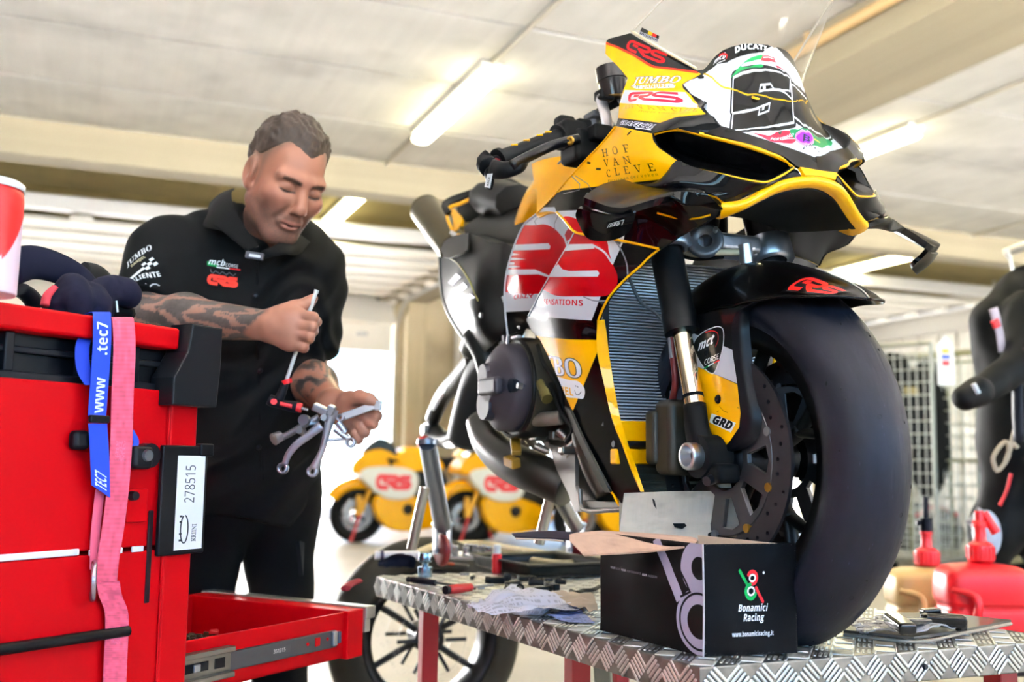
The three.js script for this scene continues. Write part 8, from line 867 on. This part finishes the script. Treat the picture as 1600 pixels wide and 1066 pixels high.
for (const [i, [x, z, y, w, h, col, lab]] of [[11.7, -13.6, 0, 0.5, 1.95, '#b59765', 'tall tan locker in the far right corner'], [11.75, -14.3, 0, 0.45, 1.9, '#d8cba8', 'pale cabinet beside the tan locker in the far corner']].entries()) { const o = thing('locker', lab, 'locker', V(x, y, z)); part('body', rbox(w, h, 0.5, 0.01, 0, h / 2, 0), mat(col, 0.6), o); part('door', rbox(w - 0.06, h - 0.1, 0.02, 0.006, 0, h / 2, 0.255), mat(col, 0.5), o); part('handle', rbox(0.02, 0.14, 0.02, 0.005, 0.12, h / 2, 0.27), BM.steel, o); }
// race leathers on a hanger
{ const c = at(1585, 700, 3.6), o = thing('leather_suit', 'black race leathers with grey marks hanging on a hook at the right picture edge', 'racing suit', V(c.x, 0, c.z)); const k = (px, py, d = 3.6) => at(px, py, d).sub(o.position); const D = 3.6; const caps = [[[1610, 470], [1600, 560], 0.12, 0.14], [[1600, 560], [1590, 690], 0.14, 0.13], [[1592, 700], [1556, 830], 0.1, 0.075], [[1620, 700], [1640, 860], 0.12, 0.09], [[1556, 830], [1545, 890], 0.075, 0.05], [[1548, 500], [1560, 545], 0.07, 0.06]].map(([a, b, r0, r1]) => capsule(k(...a), k(...b), r0, r1)); const arm = [capsule(k(1600, 490, 3.5), k(1596, 570, 3.4), 0.075, 0.06), capsule(k(1596, 570, 3.4), k(1530, 612, 3.3), 0.06, 0.045)]; const u = un(caps, 0.06), u2 = un(arm, 0.03); const pts = [k(1610, 470), k(1545, 890), k(1640, 860), k(1530, 612, 3.3), k(1548, 500)], bb = bounds(pts, 0.2); const f = (x, y, z) => Math.min(u(x, y, z), u2(x, y, z)) + 0.012 * (noise3(x * 20, y * 12, z * 20) - 0.5);
  part('suit', skin(f, ...bb, 0.014), mat('#060608', 0.68, 0, { specularIntensity: 0.5 }), o); part('cuff', skin(un([capsule(k(1528, 612, 3.28), k(1508, 622, 3.27), 0.048, 0.04)], 0.01), ...bounds([k(1528, 612, 3.28), k(1508, 622, 3.27)], 0.07), 0.008), mat('#0c0c0f', 0.6), o); part('cuff_mark', rod(k(1521, 600, 3.2), k(1529, 615, 3.2), 0.008, 0.008, 8), mat('#c9ccd2', 0.5), o);
  part('shoulder_flash', [sweep([k(1554, 492, 3.42), k(1562, 520, 3.42), k(1566, 550, 3.42)], () => [0.018, 0.006], 10, 8), sweep([k(1552, 482, 3.42), k(1556, 496, 3.42), k(1558, 508, 3.42)], () => [0.02, 0.008], 8, 8)], mat('#b8a8b4', 0.5), o); part('red_flash', sweep([k(1553, 500, 3.41), k(1556, 506, 3.41), k(1558, 512, 3.41)], () => [0.016, 0.008], 6, 8), mat('#d02028', 0.5), o); part('leg_flash', sweep([k(1540, 800, 3.5), k(1530, 815, 3.5), k(1520, 825, 3.5)], () => [0.03, 0.012], 8, 8), mat('#8d8d96', 0.5), o); part('knee_slider', skin(ellip(k(1542, 835, 3.48), [0.05, 0.08, 0.04]), ...bounds([k(1542, 835, 3.48)], 0.1), 0.008), mat('#a9b3c4', 0.4), o); part('red_piping', tube([k(1562, 790, 3.46), k(1572, 770, 3.46), k(1580, 740, 3.46)], 0.006, 10, 6), mat('#c81f28', 0.5), o);
  const num = (pts) => tube(pts.map((p) => k(p[0], p[1], 3.44)), 0.0075, 40, 6); part('leg_mark', [num([[1556, 735], [1552, 715], [1572, 690], [1576, 712], [1560, 735], [1556, 735]]), num([[1570, 725], [1580, 695], [1588, 662]]), num([[1588, 662], [1594, 672], [1582, 690], [1590, 700]])], mat('#a99a86', 0.5), o);
  part('hook', [tube([k(1578, 404, 3.6), k(1574, 392, 3.6), k(1590, 388, 3.6), k(1604, 380, 3.6)], 0.008, 16, 8), tube([k(1578, 404, 3.6), k(1582, 420, 3.6), k(1584, 448, 3.6), k(1588, 462, 3.6)], 0.006, 12, 8)], mat('#cfc8bf', 0.3, 0.7), o); part('neck', sweep([k(1588, 452, 3.6), k(1600, 470, 3.6), k(1620, 480, 3.6)], () => [0.05, 0.08], 8, 10), mat('#101012', 0.7), o); part('hip_panel', sweep([k(1606, 545, 3.35), k(1592, 580, 3.35), k(1590, 640, 3.35), k(1592, 690, 3.35)], () => [0.012, 0.02], 12, 8), mat('#1d1e28', 0.4), o); }
{ const c = at(1610, 440, 3.62), o = thing('clothes_rail', 'pale rail on which the race leathers hang', 'rail', V(c.x, 0, c.z)); const k = (px, py, d) => at(px, py, d).sub(o.position); part('bar', rod(k(1570, 396, 3.62), k(1720, 340, 3.4), 0.016), mat('#d6cdbd', 0.4, 0.3), o); const e = k(1720, 340, 3.4); part('post', rod(e, V(e.x, 0, e.z), 0.02), mat('#d6cdbd', 0.4, 0.3), o); part('foot', rbox(0.5, 0.03, 0.06, 0.008, e.x, 0.016, e.z), BM.darkmetal, o); }
// fuel jugs
function jug(name, label, px, py, d, col, capCol, h, tube2) { const c = at(px, py, d), o = thing(name, label, 'fuel can', c, 'quick-fill fuel jugs', -0.38); const m = mat(col, 0.38, 0, { transmission: col === '#d9b877' ? 0.25 : 0.0, thickness: 0 }); const w = 0.118, dp = 0.08; const ring = (y, s, r) => { const p = []; for (let i = 0; i <= 40; i++) { const a = i / 40 * 6.2832, ca = Math.cos(a), sa = Math.sin(a), e = 0.45; p.push(V(Math.sign(ca) * Math.pow(Math.abs(ca), e) * w * s, y, Math.sign(sa) * Math.pow(Math.abs(sa), e) * dp * s)); } return p; };
  part('tank', loft([ring(0, 0.85), ring(0.012, 0.97), ring(h * 0.42, 1), ring(h * 0.44, 0.96), ring(h * 0.5, 0.96), ring(h * 0.54, 1.02), ring(h * 0.86, 1), ring(h * 0.95, 0.85), ring(h, 0.35), ring(h + 0.002, 0.02)].reverse(), 60, 36, 0.002), m, o); part('handle', sweep([V(-w * 0.9, h * 0.7, dp * 0.75), V(-w * 0.5, h * 0.62, dp * 1.25), V(-w * 0.55, h * 0.35, dp * 1.25), V(-w * 0.85, h * 0.22, dp * 0.75)], () => [0.011, 0.014], 16, 10), m, o); part('neck', lathe([[0.03, h - 0.02], [0.03, h + 0.01], [0, h + 0.01]], 24), m, o);
  part('cap', lathe([[0, h + 0.004], [0.035, h + 0.004], [0.037, h + 0.01], [0.037, h + 0.048], [0.031, h + 0.054], [0.017, h + 0.062], [0.015, h + 0.098], [0.019, h + 0.1], [0.019, h + 0.118], [0, h + 0.118]], 28), mat(capCol, 0.35), o); const ribs = []; for (let i = 0; i < 20; i++) { const a = i / 20 * 6.2832; ribs.push(rbox(0.004, 0.034, 0.004, 0.0015).translate(Math.cos(a) * 0.037, h + 0.029, Math.sin(a) * 0.037)); } part('cap_ribs', ribs, mat(capCol, 0.35), o).userData.kind = 'stuff'; if (tube2) part('spout', [rod(V(0, h + 0.11, 0), V(0, h + 0.15, 0), 0.02), rod(V(0, h + 0.14, 0), V(0.002, h + 0.215, 0), 0.0085), rod(V(-0.03, h + 0.135, 0), V(-0.012, h + 0.135, 0), 0.008)], mat('#11121c', 0.4), o); else part('spout', [rod(V(0, h + 0.11, 0), V(0, h + 0.145, 0), 0.015, 0.012), rod(V(0.012, h + 0.14, 0.0), V(0.042, h + 0.085, 0.01), 0.013)], [mat(capCol, 0.35)][0], o); return o; }
{ const a = thing('cabinet', 'low dark bench behind the work table that carries the fuel jugs', 'bench', V(at(1540, 1000, 3.1).x, 0, at(1540, 1000, 3.1).z), null, -0.38); const topY = at(1455, 1000, 3.2).y; part('top', rbox(1.1, 0.03, 0.6, 0.006, 0, topY - 0.015, 0), mat('#3a2c28', 0.5), a); for (const [x, z] of [[-0.5, -0.25], [0.5, -0.25], [-0.5, 0.25], [0.5, 0.25]]) part('leg', rbox(0.04, topY - 0.03, 0.04, 0.004, x, (topY - 0.03) / 2, z), BM.darkmetal, a);
  jug('fuel_jug', 'yellowish translucent fuel jug with a red cap and black spout', 1452, 1000, 3.25, '#d9b877', '#d8202a', 0.22, true); jug('fuel_jug', 'red fuel jug with red cap and white tag, right of the yellowish one', 1537, 1008, 2.95, '#d8121e', '#e0181f', 0.225, false); }
// outside: white team truck with a red line, and a fence of light
{ const o = thing('team_truck', 'white truck body with a thin red line, blown out beyond the left door', 'truck', V(0.5, 0, -24)); part('box_body', rbox(14, 3.2, 2.5, 0.05, -2.5, 2.35, 0), mat('#f0efec', 0.5), o); part('stripe', rbox(14.02, 0.07, 2.52, 0.01, -2.5, 3.35, 0), mat('#d04038', 0.5), o); for (const x of [-8, -6.5, 2.5]) part('tyre', cyl(0.5, 0.5, 2.4, 24).rotateX(Math.PI / 2).translate(x, 0.5, 0), BM.rubber, o); }
renderer.render(scene, camera);
